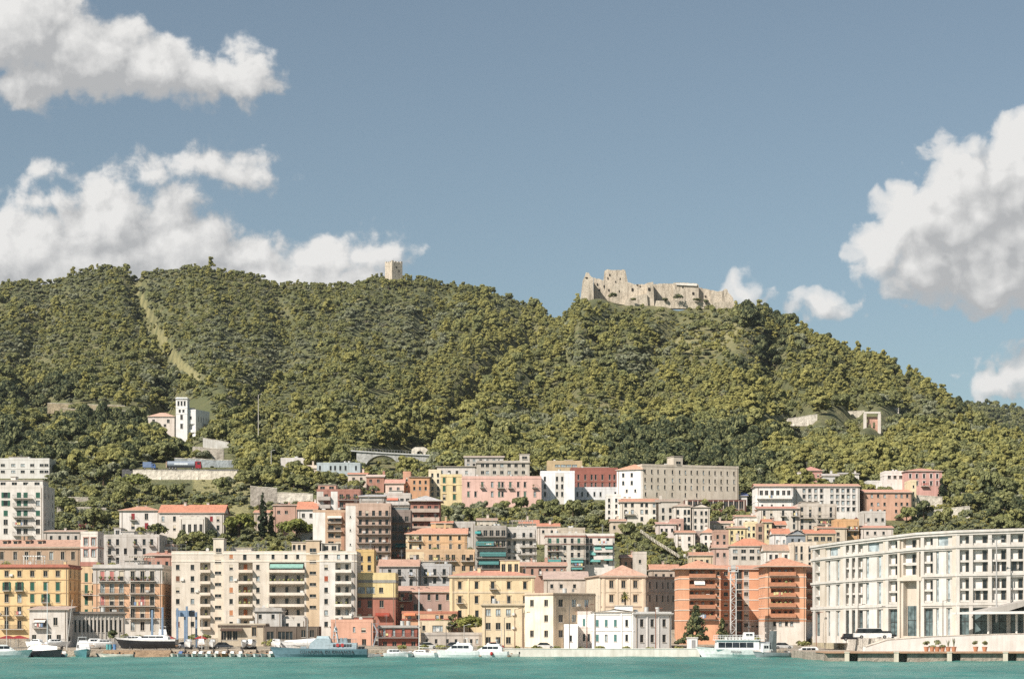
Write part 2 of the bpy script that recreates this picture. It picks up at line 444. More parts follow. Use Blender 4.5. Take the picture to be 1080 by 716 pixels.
# ---------------------------------------------------------------- sea
def sea_mat():
    m, nt, b = nodes_of('sea_water')
    p = geo_pos(nt)
    big = noise_of(nt, p, 0.06, 3, 0.6, 0.3, 0.7, (1, 0.35, 1))
    col = mixrgb(nt, lin((54, 110, 102)), lin((86, 140, 129)), big)
    nt.links.new(col, b.inputs['Base Color'])
    b.inputs['Roughness'].default_value = 0.3; b.inputs['IOR'].default_value = 1.33
    b.inputs['Specular IOR Level'].default_value = 0.28
    w1 = nt.nodes.new('ShaderNodeTexNoise'); w1.inputs['Scale'].default_value = 0.9; w1.inputs['Detail'].default_value = 4
    mp = nt.nodes.new('ShaderNodeMapping'); mp.inputs['Scale'].default_value = (0.55, 1.0, 1.0); nt.links.new(p, mp.inputs['Vector']); nt.links.new(mp.outputs[0], w1.inputs['Vector'])
    bp = nt.nodes.new('ShaderNodeBump'); bp.inputs['Strength'].default_value = 0.9; bp.inputs['Distance'].default_value = 0.35
    nt.links.new(w1.outputs[0], bp.inputs['Height']); nt.links.new(bp.outputs[0], b.inputs['Normal'])
    return m
sx = np.linspace(-1, 1, 420); ysea = np.concatenate([np.linspace(150, 250, 16), np.linspace(251, 470, 300)])
SY = np.repeat(ysea[None, :], len(sx), 0); SX = sx[:, None] * (SY * 0.33 + 10)
SZ = 0.7 * (fbm(SX / 6.5, SY / 3.6, 4) - 0.5) + 0.28 * (fbm(SX / 1.6 + 9, SY / 1.1, 2) - .4)
SZ = SZ * np.interp(SY, [150, 400, 470], [1, 0.8, 0.5])
i3 = np.arange(SX.size).reshape(SX.shape)
f3 = np.stack([i3[:-1, :-1], i3[1:, :-1], i3[1:, 1:], i3[:-1, 1:]], -1).reshape(-1, 4)
sm_ = mesh_np('sea', np.stack([SX, SY, SZ], -1).reshape(-1, 3), f3, [sea_mat()])
sm_.polygons.foreach_set('use_smooth', [True] * len(sm_.polygons))
tag(put('sea', sm_), kind='structure')

# ---------------------------------------------------------------- foliage forms
PINE = leafmat((170, 166, 102), (188, 180, 108)); PINE2 = leafmat((150, 150, 94), (168, 163, 100))
OAK = leafmat((145, 149, 98), (170, 165, 108)); OAK2 = leafmat((124, 128, 88), (150, 150, 102))
OLIVE = leafmat((160, 162, 130), (174, 173, 142)); OLIVE2 = leafmat((134, 140, 114), (150, 152, 122))
DARK = leafmat((66, 76, 56), (90, 98, 66)); YEL = leafmat((164, 154, 84), (174, 164, 92))
BARE = leafmat((132, 122, 108), (146, 136, 120))
PINK = leafmat((160, 70, 96), (176, 96, 110))
BARK = paint((92, 76, 60), 0.95, name='bark')
def lobes_for(style, rs):
    out = []
    if style == 'broad':
        for _ in range(rs.randint(9, 14)):
            a = rs.rand() * 6.283; r = 0.62 * math.sqrt(rs.rand()); h = rs.rand()
            out.append((r*math.cos(a), r*math.sin(a), 0.42 + 0.42*h*(1-0.5*r), 0.26 + 0.14*rs.rand(), 0.8))
    elif style == 'pine':
        for k in range(rs.randint(11, 16)):
            h = rs.rand(); rr = (0.75 - 0.5*h) * math.sqrt(rs.rand()); a = rs.rand() * 6.283
            out.append((rr*math.cos(a), rr*math.sin(a), 0.35 + 0.58*h, 0.2 + 0.13*rs.rand(), 0.55))
    elif style == 'umbrella':
        for k in range(rs.randint(16, 22)):
            rr = 0.72 * math.sqrt(rs.rand()); a = rs.rand() * 6.283
            out.append((rr*math.cos(a), rr*math.sin(a), 0.80 - 0.28*rr*rr + 0.05*rs.rand() - 0.16*(rs.rand() < .3), 0.2 + 0.1*rs.rand(), 0.6))
    elif style == 'dome':
        for k in range(rs.randint(30, 38)):
            rr = 0.78 * math.sqrt(rs.rand()); a = rs.rand() * 6.283
            out.append((rr*math.cos(a), rr*math.sin(a), 0.30 + 0.44*math.sqrt(max(0, 1 - rr*rr))*(.35 + .65*rs.rand()), 0.22 + 0.1*rs.rand(), 0.8))
    elif style == 'shrub':
        for k in range(rs.randint(6, 10)):
            rr = 0.65 * math.sqrt(rs.rand()); a = rs.rand() * 6.283
            out.append((rr*math.cos(a), rr*math.sin(a), 0.2 + 0.3*rs.rand(), 0.28 + 0.16*rs.rand(), 0.75))
    elif style == 'cypress':
        for k in range(18):
            h = k / 17; w = (0.5 + 0.5*math.sin(min(1, h*1.5+0.1)*math.pi*0.62)) * (1 - h**2.2)
            a = rs.rand() * 6.283
            out.append((0.3*w*math.cos(a), 0.3*w*math.sin(a), 0.08 + 0.88*h, 0.10 + 0.42*w, 1.0))
    elif style == 'conifer':
        for k in range(60):
            h = rs.rand() ** 0.8; rr = (1 - h) * 0.75 * math.sqrt(rs.rand()) ; a = rs.rand() * 6.283
            out.append((rr*math.cos(a), rr*math.sin(a), 0.08 + 0.86*h, 0.14 + 0.16*(1-h), 0.7))
    return out
def crown_data(name, style, seed, rad, hgt, n, leaf, mats, flat=0.42):
    """a crown as many leaf-spray faces spread over and inside irregular boughs"""
    rs = np.random.RandomState(seed); lb = lobes_for(style, rs)
    w = np.array([l[3]**2 for l in lb]); k = rs.choice(len(lb), n, p=w / w.sum())
    lb = np.array(lb)[k]
    d = rs.normal(size=(n, 3)); d /= np.linalg.norm(d, axis=1)[:, None]
    low = d[:, 2] < -0.25; d[low, 2] *= -1
    shell = 0.72 + 0.34 * rs.rand(n)
    c = np.stack([lb[:, 0]*rad + d[:, 0]*lb[:, 3]*rad*shell, lb[:, 1]*rad + d[:, 1]*lb[:, 3]*rad*shell, lb[:, 2]*hgt + d[:, 2]*lb[:, 3]*lb[:, 4]*rad*shell], 1)
    nrm = d + flat * rs.normal(size=(n, 3)); nrm /= np.linalg.norm(nrm, axis=1)[:, None]
    t = np.cross(nrm, rs.normal(size=(n, 3))); t /= np.linalg.norm(t, axis=1)[:, None]; b = np.cross(nrm, t)
    s = leaf * (0.55 + 0.9 * rs.rand(n))[:, None]; e = (0.5 + 0.5 * rs.rand(n))[:, None]
    bend = nrm * s * 0.25
    v = np.stack([c - t*s, c - b*s*e + bend, c + t*s, c + b*s*e + bend], 1).reshape(-1, 3)
    v[:, 2] = np.maximum(v[:, 2], 0.02)
    f = np.arange(4 * n).reshape(-1, 4)
    mi = rs.randint(0, len(mats), n) if len(mats) > 1 else np.zeros(n, int)
    if False: mi = ((k * 7 + 3) % len(mats) * (rs.rand(n) < .8) + mi * (rs.rand(n) >= .2) * 0).astype(int) % len(mats)
    return mesh_np(name, v, f, mats, mi)
def trunk_data(name, rad, hgt, seed, limbs=4, lean=0.06):
    rr = random.Random(seed); mb = MB()
    top = (lean*hgt*rr.uniform(-1, 1), lean*hgt*rr.uniform(-1, 1), hgt * 0.62)
    mb.tube((0, 0, -0.6), top, 0.045*hgt, 0.022*hgt, BARK, 7)
    for i in range(limbs):
        a = i * 6.283 / limbs + rr.uniform(-.5, .5); h = rr.uniform(0.3, 0.55)
        p = (top[0]*h/0.62, top[1]*h/0.62, hgt*h)
        mb.tube(p, (p[0] + rad*0.6*math.cos(a), p[1] + rad*0.6*math.sin(a), hgt*(h + 0.2)), 0.02*hgt, 0.008*hgt, BARK, 5)
    return mb.data(name)
PROTO = bpy.data.collections.new('tree_forms')
forms = [('pine', 3.6, 7.5, 700, .62, [PINE, PINE2]), ('pine', 3.2, 8.2, 700, .62, [PINE, PINE]), ('pine', 4.2, 7.2, 800, .64, [PINE2, PINE]), ('pine', 3.0, 6.4, 600, .6, [PINE2, OAK]),
         ('broad', 3.4, 6.0, 620, .58, [OAK, OAK2]), ('broad', 3.0, 5.0, 560, .55, [OAK, PINE2]), ('broad', 3.8, 6.6, 700, .6, [OAK2, OAK]),
         ('broad', 3.0, 4.6, 560, .5, [OLIVE, OLIVE2]), ('broad', 2.6, 4.0, 500, .48, [OLIVE2, OAK]),
         ('shrub', 2.2, 3.0, 380, .5, [OAK, YEL]), ('shrub', 2.6, 3.2, 420, .5, [OAK2, OLIVE2]), ('shrub', 1.8, 2.2, 320, .45, [YEL, OAK]),
         ('broad', 4.0, 7.4, 760, .62, [DARK, OAK2]), ('shrub', 2.4, 3.0, 300, .42, [BARE, OLIVE2])]
for i, (st, r_, h_, n_, lf, ms) in enumerate(forms):
    o = bpy.data.objects.new('crown_%s' % chr(97 + i), crown_data('crown', st, 50 + i, r_, h_, int(n_*1.7), lf*.76, ms)); PROTO.objects.link(o)
def scatter_tree():
    g = bpy.data.node_groups.new('scatter', 'GeometryNodeTree')
    g.interface.new_socket('Geometry', in_out='INPUT', socket_type='NodeSocketGeometry'); g.interface.new_socket('Geometry', in_out='OUTPUT', socket_type='NodeSocketGeometry')
    a, b = g.nodes.new('NodeGroupInput'), g.nodes.new('NodeGroupOutput')
    ip = g.nodes.new('GeometryNodeInstanceOnPoints'); ci = g.nodes.new('GeometryNodeCollectionInfo')
    ci.inputs['Collection'].default_value = PROTO; ci.inputs['Separate Children'].default_value = True; ci.inputs['Reset Children'].default_value = True
    def att(n, ty):
        q = g.nodes.new('GeometryNodeInputNamedAttribute'); q.data_type = ty; q.inputs['Name'].default_value = n; return q.outputs[0]
    g.links.new(a.outputs[0], ip.inputs['Points']); g.links.new(ci.outputs[0], ip.inputs['Instance'])
    ip.inputs['Pick Instance'].default_value = True
    g.links.new(att('form', 'INT'), ip.inputs['Instance Index'])
    rv = g.nodes.new('FunctionNodeEulerToRotation') if hasattr(bpy.types, 'FunctionNodeEulerToRotation') else None
    rot = att('rot', 'FLOAT_VECTOR')
    if rv: g.links.new(rot, rv.inputs[0]); rot = rv.outputs[0]
    g.links.new(rot, ip.inputs['Rotation']); g.links.new(att('size', 'FLOAT_VECTOR'), ip.inputs['Scale'])
    g.links.new(ip.outputs[0], b.inputs[0])
    return g
SCATTER = scatter_tree()
def scatter(name, pts, form, size, seed=1):
    n = len(pts); rs = np.random.RandomState(seed)
    me = bpy.data.meshes.new(name); me.vertices.add(n); me.vertices.foreach_set('co', np.asarray(pts, np.float32).ravel())
    a = me.attributes.new('form', 'INT', 'POINT'); a.data.foreach_set('value', np.asarray(form, np.int32))
    a = me.attributes.new('rot', 'FLOAT_VECTOR', 'POINT'); rot = np.stack([rs.normal(0, .06, n), rs.normal(0, .06, n), rs.rand(n)*6.283], 1); a.data.foreach_set('vector', rot.astype(np.float32).ravel())
    sz = np.asarray(size)[:, None] * np.stack([1 + .12*rs.normal(size=n), 1 + .12*rs.normal(size=n), 1 + .15*rs.normal(size=n)], 1)
    a = me.attributes.new('size', 'FLOAT_VECTOR', 'POINT'); a.data.foreach_set('vector', np.clip(sz, .3, 3).astype(np.float32).ravel())
    o = put(name, me); m = o.modifiers.new('scatter', 'NODES'); m.node_group = SCATTER
    return tag(o, kind='stuff')
# ---------------------------------------------------------------- building kit
GREEN, TEAL, PINKS, BROWN, REDS, GREYS = (38, 92, 74), (70, 120, 118), (196, 126, 118), (120, 78, 56), (150, 44, 50), (150, 150, 146)
TILE1, TILE2, TILE3 = (206, 122, 82), (196, 132, 100), (214, 108, 66)
WFR = paint((150, 138, 122), 0.6, name='frame_paint')
DARKG = glass((26, 30, 33)); LITEG = glass((120, 128, 130), 0.2)
IRON = paint((60, 58, 56), 0.6, name='wrought_iron')
_tpl = {}
def win_meshes(kind, w, h, shut, trim, arch):
    """window around (0,0,0) = middle of the sill on the wall face, y into the wall: (frame mesh, pane mesh, shutter mesh)"""
    key = (kind, round(w, 1), round(h, 1), shut, trim, arch)
    if key in _tpl: return _tpl[key]
    w, h = max(.5, round(w, 1)), max(.5, round(h, 1)); 
    fr, pn, sh = MB(), None, None
    t = 0.055
    fm = WFR
    fr.box(-w/2, -w/2 + t, .1, .17, 0, h, fm); fr.box(w/2 - t, w/2, .1, .17, 0, h, fm)
    fr.box(-w/2 + t, w/2 - t, .1, .17, h - t, h, fm); fr.box(-w/2 + t, w/2 - t, .1, .17, 0, t, fm)
    if w > 0.9 and kind in 'dbw': fr.box(-.04, .04, .1, .165, t, h - t, fm)
    if kind in 'dw' and w > 2.2:
        for k in (-.25, .25): fr.box(k*w - .04, k*w + .04, .1, .165, t, h - t, fm)
    if kind != 'b' : fr.box(-w/2 - .08, w/2 + .08, -.1, .06, -.1, 0.0, plaster((205, 196, 182)))
    if trim:
        tm_ = plaster(trim); q = .16
        fr.box(-w/2 - q, -w/2, -.05, .03, 0, h + q, tm_); fr.box(w/2, w/2 + q, -.05, .03, 0, h + q, tm_)
        fr.box(-w/2, w/2, -.05, .03, h, h + q, tm_)
        fr.box(-w/2 - q - .06, w/2 + q + .06, -.16, .02, h + q, h + q + .12, tm_)
    sm = paint(shut, 0.7, name='shutter_paint')
    if kind in 'dbo':
        pn = MB(); pn.box(-w/2 + .02, w/2 - .02, .18, .2, 0.02, h - .02, DARKG)
    elif kind == 'w':
        pn = MB(); pn.box(-w/2 + .02, w/2 - .02, .18, .2, 0.02, h - .02, LITEG)
    elif kind == 'h':
        pn = MB(); pn.box(-w/2 + .02, w/2 - .02, .18, .2, 0.02, h - .02, DARKG)
        sh = MB(); sh.box(-w/2 + .01, w/2 - .01, .06, .09, h * .45, h, paint((200, 188, 168), .7, name='roller_paint'))
    if kind in 's':
        sh = MB()
        for a, b in ((-w/2 + .01, -.015), (.015, w/2 - .01)):
            sh.box(a, b, .02, .06, 0.01, h - .01, sm)
            z = .12
            while z < h - .15: sh.box(a + .07, b - .07, .0, .02, z, z + .16, sm); z += .32
    if kind == 'o':
        sh = MB()
        for a, b in ((-w - .02, -w/2 - .02), (w/2 + .02, w + .02)):
            sh.box(a, b, -.09, -.04, 0.0, h, sm)
    out = (fr.data('window'), pn.data('pane') if pn else None, sh.data('shutter') if sh else None)
    _tpl[key] = out
    return out
def joined(kind, w, h, shut, trim, arch):
    key = ('j', kind, round(w, 1), round(h, 1), shut, trim, arch)
    if key in _tpl: return _tpl[key]
    mb = MB(); 
    for me in win_meshes(kind, w, h, shut, trim, arch):
        if me is None: continue
        n = len(mb.v); mb.v += [tuple(v.co) for v in me.vertices]
        for p in me.polygons:
            mb.f.append(tuple(n + i for i in p.vertices)); mb.m.append(mb.mi(me.materials[p.material_index]))
    _tpl[key] = mb.data('window'); return _tpl[key]

def facade(mb, tf, u0, u1, z0, z1, ops, mat_at, extra_u=(), extra_z=()):
    """a wall face with real openings and reveals; ops: (ua, ub, za, zb, depth, back material or None)"""
    us = sorted({round(v, 3) for v in [u0, u1, *extra_u] + [o[0] for o in ops] + [o[1] for o in ops] if u0 <= v <= u1})
    zs = sorted({round(v, 3) for v in [z0, z1, *extra_z] + [o[2] for o in ops] + [o[3] for o in ops] if z0 <= v <= z1})
    for i in range(len(us) - 1):
        um = (us[i] + us[i+1]) / 2
        run = None
        col = [o for o in ops if o[0] < um < o[1]]
        for j in range(len(zs)):
            solid = False
            if j < len(zs) - 1:
                zm = (zs[j] + zs[j+1]) / 2
                solid = not any(o[2] < zm < o[3] for o in col)
                mt = mat_at(um, zm)
            if run and (not solid or mt is not run[1]):
                a, b = run[0], zs[j]
                mb.poly([tf(us[i], 0, a), tf(us[i+1], 0, a), tf(us[i+1], 0, b), tf(us[i], 0, b)], run[1]); run = None
            if solid and run is None: run = (zs[j], mt)
    for ua, ub, za, zb, d, bm in ops:
        m = mat_at((ua + ub)/2, (za + zb)/2)
        mb.poly([tf(ua,0,za), tf(ua,d,za), tf(ua,d,zb), tf(ua,0,zb)], m); mb.poly([tf(ub,0,za), tf(ub,0,zb), tf(ub,d,zb), tf(ub,d,za)], m)
        mb.poly([tf(ua,0,zb), tf(ua,d,zb), tf(ub,d,zb), tf(ub,0,zb)], m); mb.poly([tf(ua,0,za), tf(ub,0,za), tf(ub,d,za), tf(ua,d,za)], m)
        if bm: mb.poly([tf(ua,d,za), tf(ub,d,za), tf(ub,d,zb), tf(ua,d,zb)], bm)

COUNT = {'windows': 0}
REGISTER = []          # footprints, so that nothing is planted inside a house
def bld(name, label, pa, pb, yt, yb, Y=None, Y2=None, D=13, wall=(226, 212, 190), sets=(), bal=(), rec=(), awn=(), roof='flat', rh=0, rc=TILE1, eave=.45, par=.7,
        bands=(), vb=(), strings=(), sc=None, corn=None, pil=(), side='auto', wside=None, shut=GREEN, trim=None, top=(), rail='bar', into=None, cat='building', group=None,
        chim=0, ant=1, fine=None, deck=(150, 140, 128), stain=.45, seed=None, side_rows=None, ac=0):
    """one building. Pixel numbers are where its lines stand in the photograph; they are turned into metres on a wall that stands at distance Y (left end) to Y2 (right end)."""
    rr = random.Random(seed if seed is not None else hash((round(pa), round(yt), name)) & 0xffff if False else int(pa*31 + yt*7))
    if Y is None: Y = y_at((pa + pb)/2, yb)
    if Y2 is None: Y2 = Y
    if into is None:
        pm_ = (pa + pb)/2; sh_y = 0.0
        gp_ = HY - (float(ground(pm_, Y)) - CH) / Y * F
        if yb < 640 and gp_ < yb - 1.0: sh_y = y_at(pm_, yb) - Y
    else: sh_y = SHIFT.get(into.name, 0.0)
    Y += sh_y; Y2 += sh_y
    xa, xb = wx(pa, Y), wx(pb, Y2)
    dx, dy = xb - xa, Y2 - Y; Wd = math.hypot(dx, dy); ang = math.atan2(dy, dx)
    zt = wz(yt, Y)
    zb = min(wz(yb, Y) - 2.0, float(ground((pa+pb)/2, min(Y, Y2), False)) - 1.0)
    m_ = Y / F
    H = zt - zb
    base = Matrix.Translation((xa, Y, zb)) @ Matrix.Rotation(ang, 4, 'Z')
    if fine is None: fine = Y < 530
    if into is None:
        root = thing(name, label, cat, (0, 0, 0), 0, group); root.matrix_world = base; T = Matrix.Identity(4)
        BASES[root.name] = base; SHIFT[root.name] = sh_y
    else:
        root = into; T = BASES[root.name].inverted() @ base
    ca, sa = math.cos(ang), math.sin(ang)
    REGISTER.append((xa, Y, ca, sa, Wd, D, zt))
    def uu(px):
        t = (px - CX) / F
        return (t * Y - xa) / (ca - t * sa)
    def yu(px): return Y + uu(px) * sa
    def zz(py, px=None): 
        return CH + (HY - py) / F * (Y if px is None else yu(px)) - zb
    def part(nm, me, M=None, parent=None, label=None):
        o = bpy.data.objects.new(nm, me); COL.objects.link(o)
        if parent is None:
            o.parent = root; o.matrix_local = T @ (M or Matrix.Identity(4))
        else:
            o.parent = parent
            if M: o.matrix_local = M
        if label: o['label'] = label
        return o
    wm = plaster(wall, stain=stain)
    bandz = [(zz(b[1]), zz(b[0]), plaster(b[2], stain=stain)) for b in bands]
    vbu = [(uu(b[0]), uu(b[1]), plaster(b[2], stain=stain)) for b in vb]
    def mat_front(u, z):
        for a, b, m in vbu:
            if a <= u <= b: return m
        for a, b, m in bandz:
            if a <= z <= b: return m
        return wm
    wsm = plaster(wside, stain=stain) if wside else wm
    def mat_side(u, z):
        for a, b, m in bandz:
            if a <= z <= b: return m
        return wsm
    ez = [v for b in bandz for v in b[:2]]; eu = [v for b in vbu for v in b[:2]]
    # ---- openings of the front
    ops, wins, recs = [], [], []
    for r in rec:
        a, b, t, bo = uu(r[0]), uu(r[1]), zz(r[2]), zz(r[3])
        dep = r[4] if len(r) > 4 else 1.3
        bm = plaster(r[5], stain=stain) if len(r) > 5 and r[5] else wm
        ops.append((a, b, bo, t, dep, bm)); recs.append((a, b, bo, t, dep))
    for s in sets:
        cols, rows, w, h, pat = s[:5]
        sh_ = s[5] if len(s) > 5 and s[5] else shut
        tr_ = s[6] if len(s) > 6 else trim
        for ri, ry in enumerate(rows):
            if isinstance(ry, tuple): ry, hh = ry
            else: hh = h
            for ci, cx in enumerate(cols):
                kd = pat[ri % len(pat)][ci % len(pat[ri % len(pat)])] if isinstance(pat, (list, tuple)) else rr.choice(pat)
                if kd == '.': continue
                u = uu(cx); zc = zz(ry); ww, h2 = w * m_ * 1.1, hh * m_ * 1.1
                dep = 0
                for a, b, z0, z1, dd in recs:
                    if a <= u <= b and z0 <= zc <= z1: dep = dd; 
                zlo = zc - h2/2
                if dep == 0:
                    if u - ww/2 < .05 or u + ww/2 > Wd - .05: continue
                    ops.append((u - ww/2, u + ww/2, zlo, zlo + h2, .2, None))
                wins.append((u, zlo, ww, h2, kd, sh_, tr_, dep))
    mb = MB()
    facade(mb, lambda u, d, z: (u, d, z), 0, Wd, 0, H, ops, mat_front, eu, ez)
    # ---- sides
    vis = 'R' if (pa + pb)/2 < CX else 'L'
    sops = []
    swins = []
    if side and Wd > 2:
        rws = side_rows or sorted({(r[0] if isinstance(r, tuple) else r) for s in sets for r in s[1]})
        nside = max(1, int(D / 4.2)); 
        if sets:
            w0, h0 = sets[0][2]*m_, sets[0][3]*m_
            last = -99
            for ry in rws:
                if abs(ry - last) < h0/m_ + 1.2: continue
                last = ry
                for i in range(nside):
                    u = D * (i + .5) / nside
                    if rr.random() < .12: continue
                    zlo = zz(ry) - h0/2
                    ww = min(w0, D/nside*.55)
                    sops.append((u - ww/2, u + ww/2, zlo, zlo + h0, .2, None)); swins.append((u, zlo, ww, h0))
    tfR = lambda u, d, z: (Wd - d, u, z)
    tfL = lambda u, d, z: (d, D - u, z)
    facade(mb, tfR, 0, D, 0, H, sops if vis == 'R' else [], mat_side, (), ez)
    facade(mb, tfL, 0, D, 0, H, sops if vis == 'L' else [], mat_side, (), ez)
    mb.poly([(0, D, 0), (Wd, D, 0), (Wd, D, H), (0, D, H)], wm)
    if roof == 'gablex':
        for x in (0, Wd): mb.poly([(x, 0, H), (x, D, H), (x, D/2, H + rh*m_)], wm)
    if roof == 'gabley':
        for y in (0, D): mb.poly([(0, y, H), (Wd, y, H), (Wd/2, y, H + rh*m_)], wm)
    part('wall', mb.data('wall'))
    # ---- windows
    def put_win(M, w, h, kd, sh_, tr_):
        COUNT['windows'] += 1
        if fine:
            fr, pn, st = win_meshes(kd, w, h, sh_, tr_, False)
            o = part('window', fr, M)
            if pn: part('pane', pn, None, o)
            if st: part('shutter', st, None, o)
        else: part('window', joined(kd, w, h, sh_, tr_, False), M)
    for (u, z, w, h, kd, sh_, tr_, dep) in wins:
        put_win(Matrix.Translation((u, dep - .21 if dep else 0, z)), w, h, kd, sh_, tr_)
    for (u, z, w, h) in swins:
        kd = rr.choice('ddhs' if sets and any('s' in str(s[4]) for s in sets) else 'dddh')
        if vis == 'R': M = Matrix.Translation((Wd, u, z)) @ Matrix.Rotation(math.pi/2, 4, 'Z')
        else: M = Matrix.Translation((0, D - u, z)) @ Matrix.Rotation(-math.pi/2, 4, 'Z')
        put_win(M, w, h, kd, shut, trim)
    # ---- balconies (pxa, pxb, py of the slab, [kind, colour])
    for b in bal:
        a, c, z = uu(b[0]), uu(b[1]), zz(b[2]); kd = b[3] if len(b) > 3 else rail; col = b[4] if len(b) > 4 else (190, 180, 165)
        pr = 1.05; s = MB(); low = kd == 'low'; kd = 'solid' if low else kd; s.box(a, c, -pr, -.003, z - .18, z, plaster(col))
        o = part('balcony', s.data('balcony'))
        g = MB(); hgt = .5 if low else .8 if kd == 'panel' else 1.0
        if kd == 'bar':
            g.box(a, c, -pr, -pr + .05, z + hgt - .05, z + hgt, IRON); g.box(a, c, -pr + .005, -pr + .045, z + .1, z + .14, IRON)
            for x in (a, c - .05): g.box(x, x + .05, -pr + .05, -.01, z + hgt - .05, z + hgt, IRON)
            n = max(3, int((c - a) / (.16 if fine else .3)))
            for i in range(n + 1):
                x = a + (c - a - .04) * i / n; g.box(x, x + .04, -pr + .01, -pr + .04, z, z + hgt - .05, IRON)
        else:
            pm = plaster(col) if kd == 'solid' else paint(col, .4, name='balcony_panel')
            g.box(a, c, -pr, -pr + .09, z + .003, z + hgt, pm)
            for x in (a, c - .09): g.box(x, x + .09, -pr + .09, -.01, z + .003, z + hgt, pm)
        part('railing', g.data('railing'), None, o)
        if rr.random() < .35:      # things kept on the balcony
            g = MB(); k = 0
            for i in range(int((c - a) / 1.1)):
                if k or rr.random() < .5:
                    x = a + .3 + i * 1.1 + rr.uniform(0, .3)
                    if x > c - .5: break
                    g.box(x, x + .34, -pr + .15, -pr + .45, z + .003, z + rr.uniform(.3, .5), paint((150, 90, 66), .9, name='clay')); k += 1
                    g.ball((x + .17, -pr + .3, z + .8), rr.uniform(.22, .4), OAK, 6, 4)
            if k: part('flower_pots', g.data('flower_pots'), None, o)
    for b in awn:
        a, c, z, col = uu(b[0]), uu(b[1]), zz(b[2]), b[3]
        hh = (b[4] if len(b) > 4 else 5) * m_
        s = MB(); s.prism([(-.01, z), (-1.25, z - hh), (-1.25, z - hh - .25), (-1.2, z - hh - .25), (-1.2, z - hh - .03), (-.01, z - .08)], paint(col, .85, name='awning_cloth'), 'x', a, c)
        part('awning', s.data('awning'))
    scm = plaster(sc) if sc else plaster(tuple(min(255, int(v * 1.04)) for v in wall))
    for sy in strings:
        hgt = .22
        if isinstance(sy, tuple): sy, hgt, cmat = sy; mm = plaster(cmat)
        else: mm = scm
        z = zz(sy); s = MB()
        e = .09
        s.box(-e, Wd + e, -e, -.002, z - hgt/2, z + hgt/2, mm); 
        if vis == 'R': s.box(Wd + .002, Wd + e, 0, D, z - hgt/2, z + hgt/2, mm)
        else: s.box(-e, -.002, 0, D, z - hgt/2, z + hgt/2, mm)
        part('string_course', s.data('string_course'))
    for p in pil:
        px, w_ = (p, 2.2) if not isinstance(p, tuple) else p[:2]
        u = uu(px); s = MB(); s.box(u - w_*m_/2, u + w_*m_/2, -.13, -.002, 0, H - .05, scm); part('pilaster', s.data('pilaster'))
    if corn:
        cm = plaster(corn); s = MB()
        for q, (e, z0, z1) in enumerate(((.22, -.5, -.25), (.42, -.25, .0))):
            s.box(-e, Wd + e, -e, -.002, H + z0, H + z1, cm); s.box(-e, -.002, 0, D, H + z0, H + z1, cm); s.box(Wd + .002, Wd + e, 0, D, H + z0, H + z1, cm)
        part('cornice', s.data('cornice'))
    # ---- roof
    r_ = MB(); rt = tile(rc) if roof not in ('flat',) else None; hh = rh * m_; e = eave
    fas = plaster((196, 180, 160))
    rz0 = H + .012
    if roof == 'flat':
        dk = masonry(deck, 1.0, .3, 'roof_deck')
        r_.box(.24, Wd - .24, .24, D - .24, H - .25, H + .02, dk)
        pm = wm if not corn else plaster(corn)
        q = par
        if q > 0:
            r_.box(-.03, Wd + .03, -.03, .24, H - .02, H + q, pm); r_.box(-.03, Wd + .03, D - .24, D + .03, H - .02, H + q, pm)
            r_.box(-.03, .24, .24, D - .24, H - .02, H + q, pm); r_.box(Wd - .24, Wd + .03, .24, D - .24, H - .02, H + q, pm)
    elif roof in ('hip', 'gablex', 'gabley', 'shed', 'barrel'):
        if roof != 'barrel':
            r_.box(-e, Wd + e, -e, D + e, rz0, rz0 + .16, fas)
        z0 = rz0 + .165
        P4 = [(-e, -e, z0), (Wd + e, -e, z0), (Wd + e, D + e, z0), (-e, D + e, z0)]
        if roof == 'hip':
            k = min(Wd, D) / 2
            if Wd >= D: A, B = (k, D/2, z0 + hh), (Wd - k, D/2, z0 + hh)
            else: A, B = (Wd/2, k, z0 + hh), (Wd/2, D - k, z0 + hh)
            if Wd >= D:
                r_.poly([P4[0], P4[1], B, A], rt); r_.poly([P4[1], P4[2], B], rt); r_.poly([P4[2], P4[3], A, B], rt); r_.poly([P4[3], P4[0], A], rt)
            else:
                r_.poly([P4[0], P4[1], A], rt); r_.poly([P4[1], P4[2], B, A], rt); r_.poly([P4[2], P4[3], B], rt); r_.poly([P4[3], P4[0], A, B], rt)
        elif roof == 'gablex':
            A, B = (-e, D/2, z0 + hh), (Wd + e, D/2, z0 + hh)
            r_.poly([P4[0], P4[1], B, A], rt); r_.poly([P4[2], P4[3], A, B], rt)
        elif roof == 'gabley':
            A, B = (Wd/2, -e, z0 + hh), (Wd/2, D + e, z0 + hh)
            r_.poly([P4[0], A, B, P4[3]], rt); r_.poly([P4[1], P4[2], B, A], rt)
        elif roof == 'shed':
            r_.poly([P4[0], P4[1], (Wd + e, D + e, z0 + hh), (-e, D + e, z0 + hh)], rt)
            for x in (0, Wd): r_.poly([(x, 0, H), (x, D, H), (x, D, z0 + hh)], wm)
            r_.poly([(0, D, H), (Wd, D, H), (Wd, D, z0 + hh), (0, D, z0 + hh)], wm)
        elif roof == 'barrel':
            n = max(1, round(Wd / (rh * 2.2 * m_))) if rh else 1; wv_ = Wd / n
            for i in range(n):
                pts = [(i*wv_ + wv_/2 - wv_/2*math.cos(math.pi*j/10), H - .02 + hh*math.sin(math.pi*j/10)) for j in range(11)]
                r_.prism(pts, wm, 'y', 0.0 - .01*(i % 2), D)
    ro = part('roof', r_.data('roof')) if r_.f else None
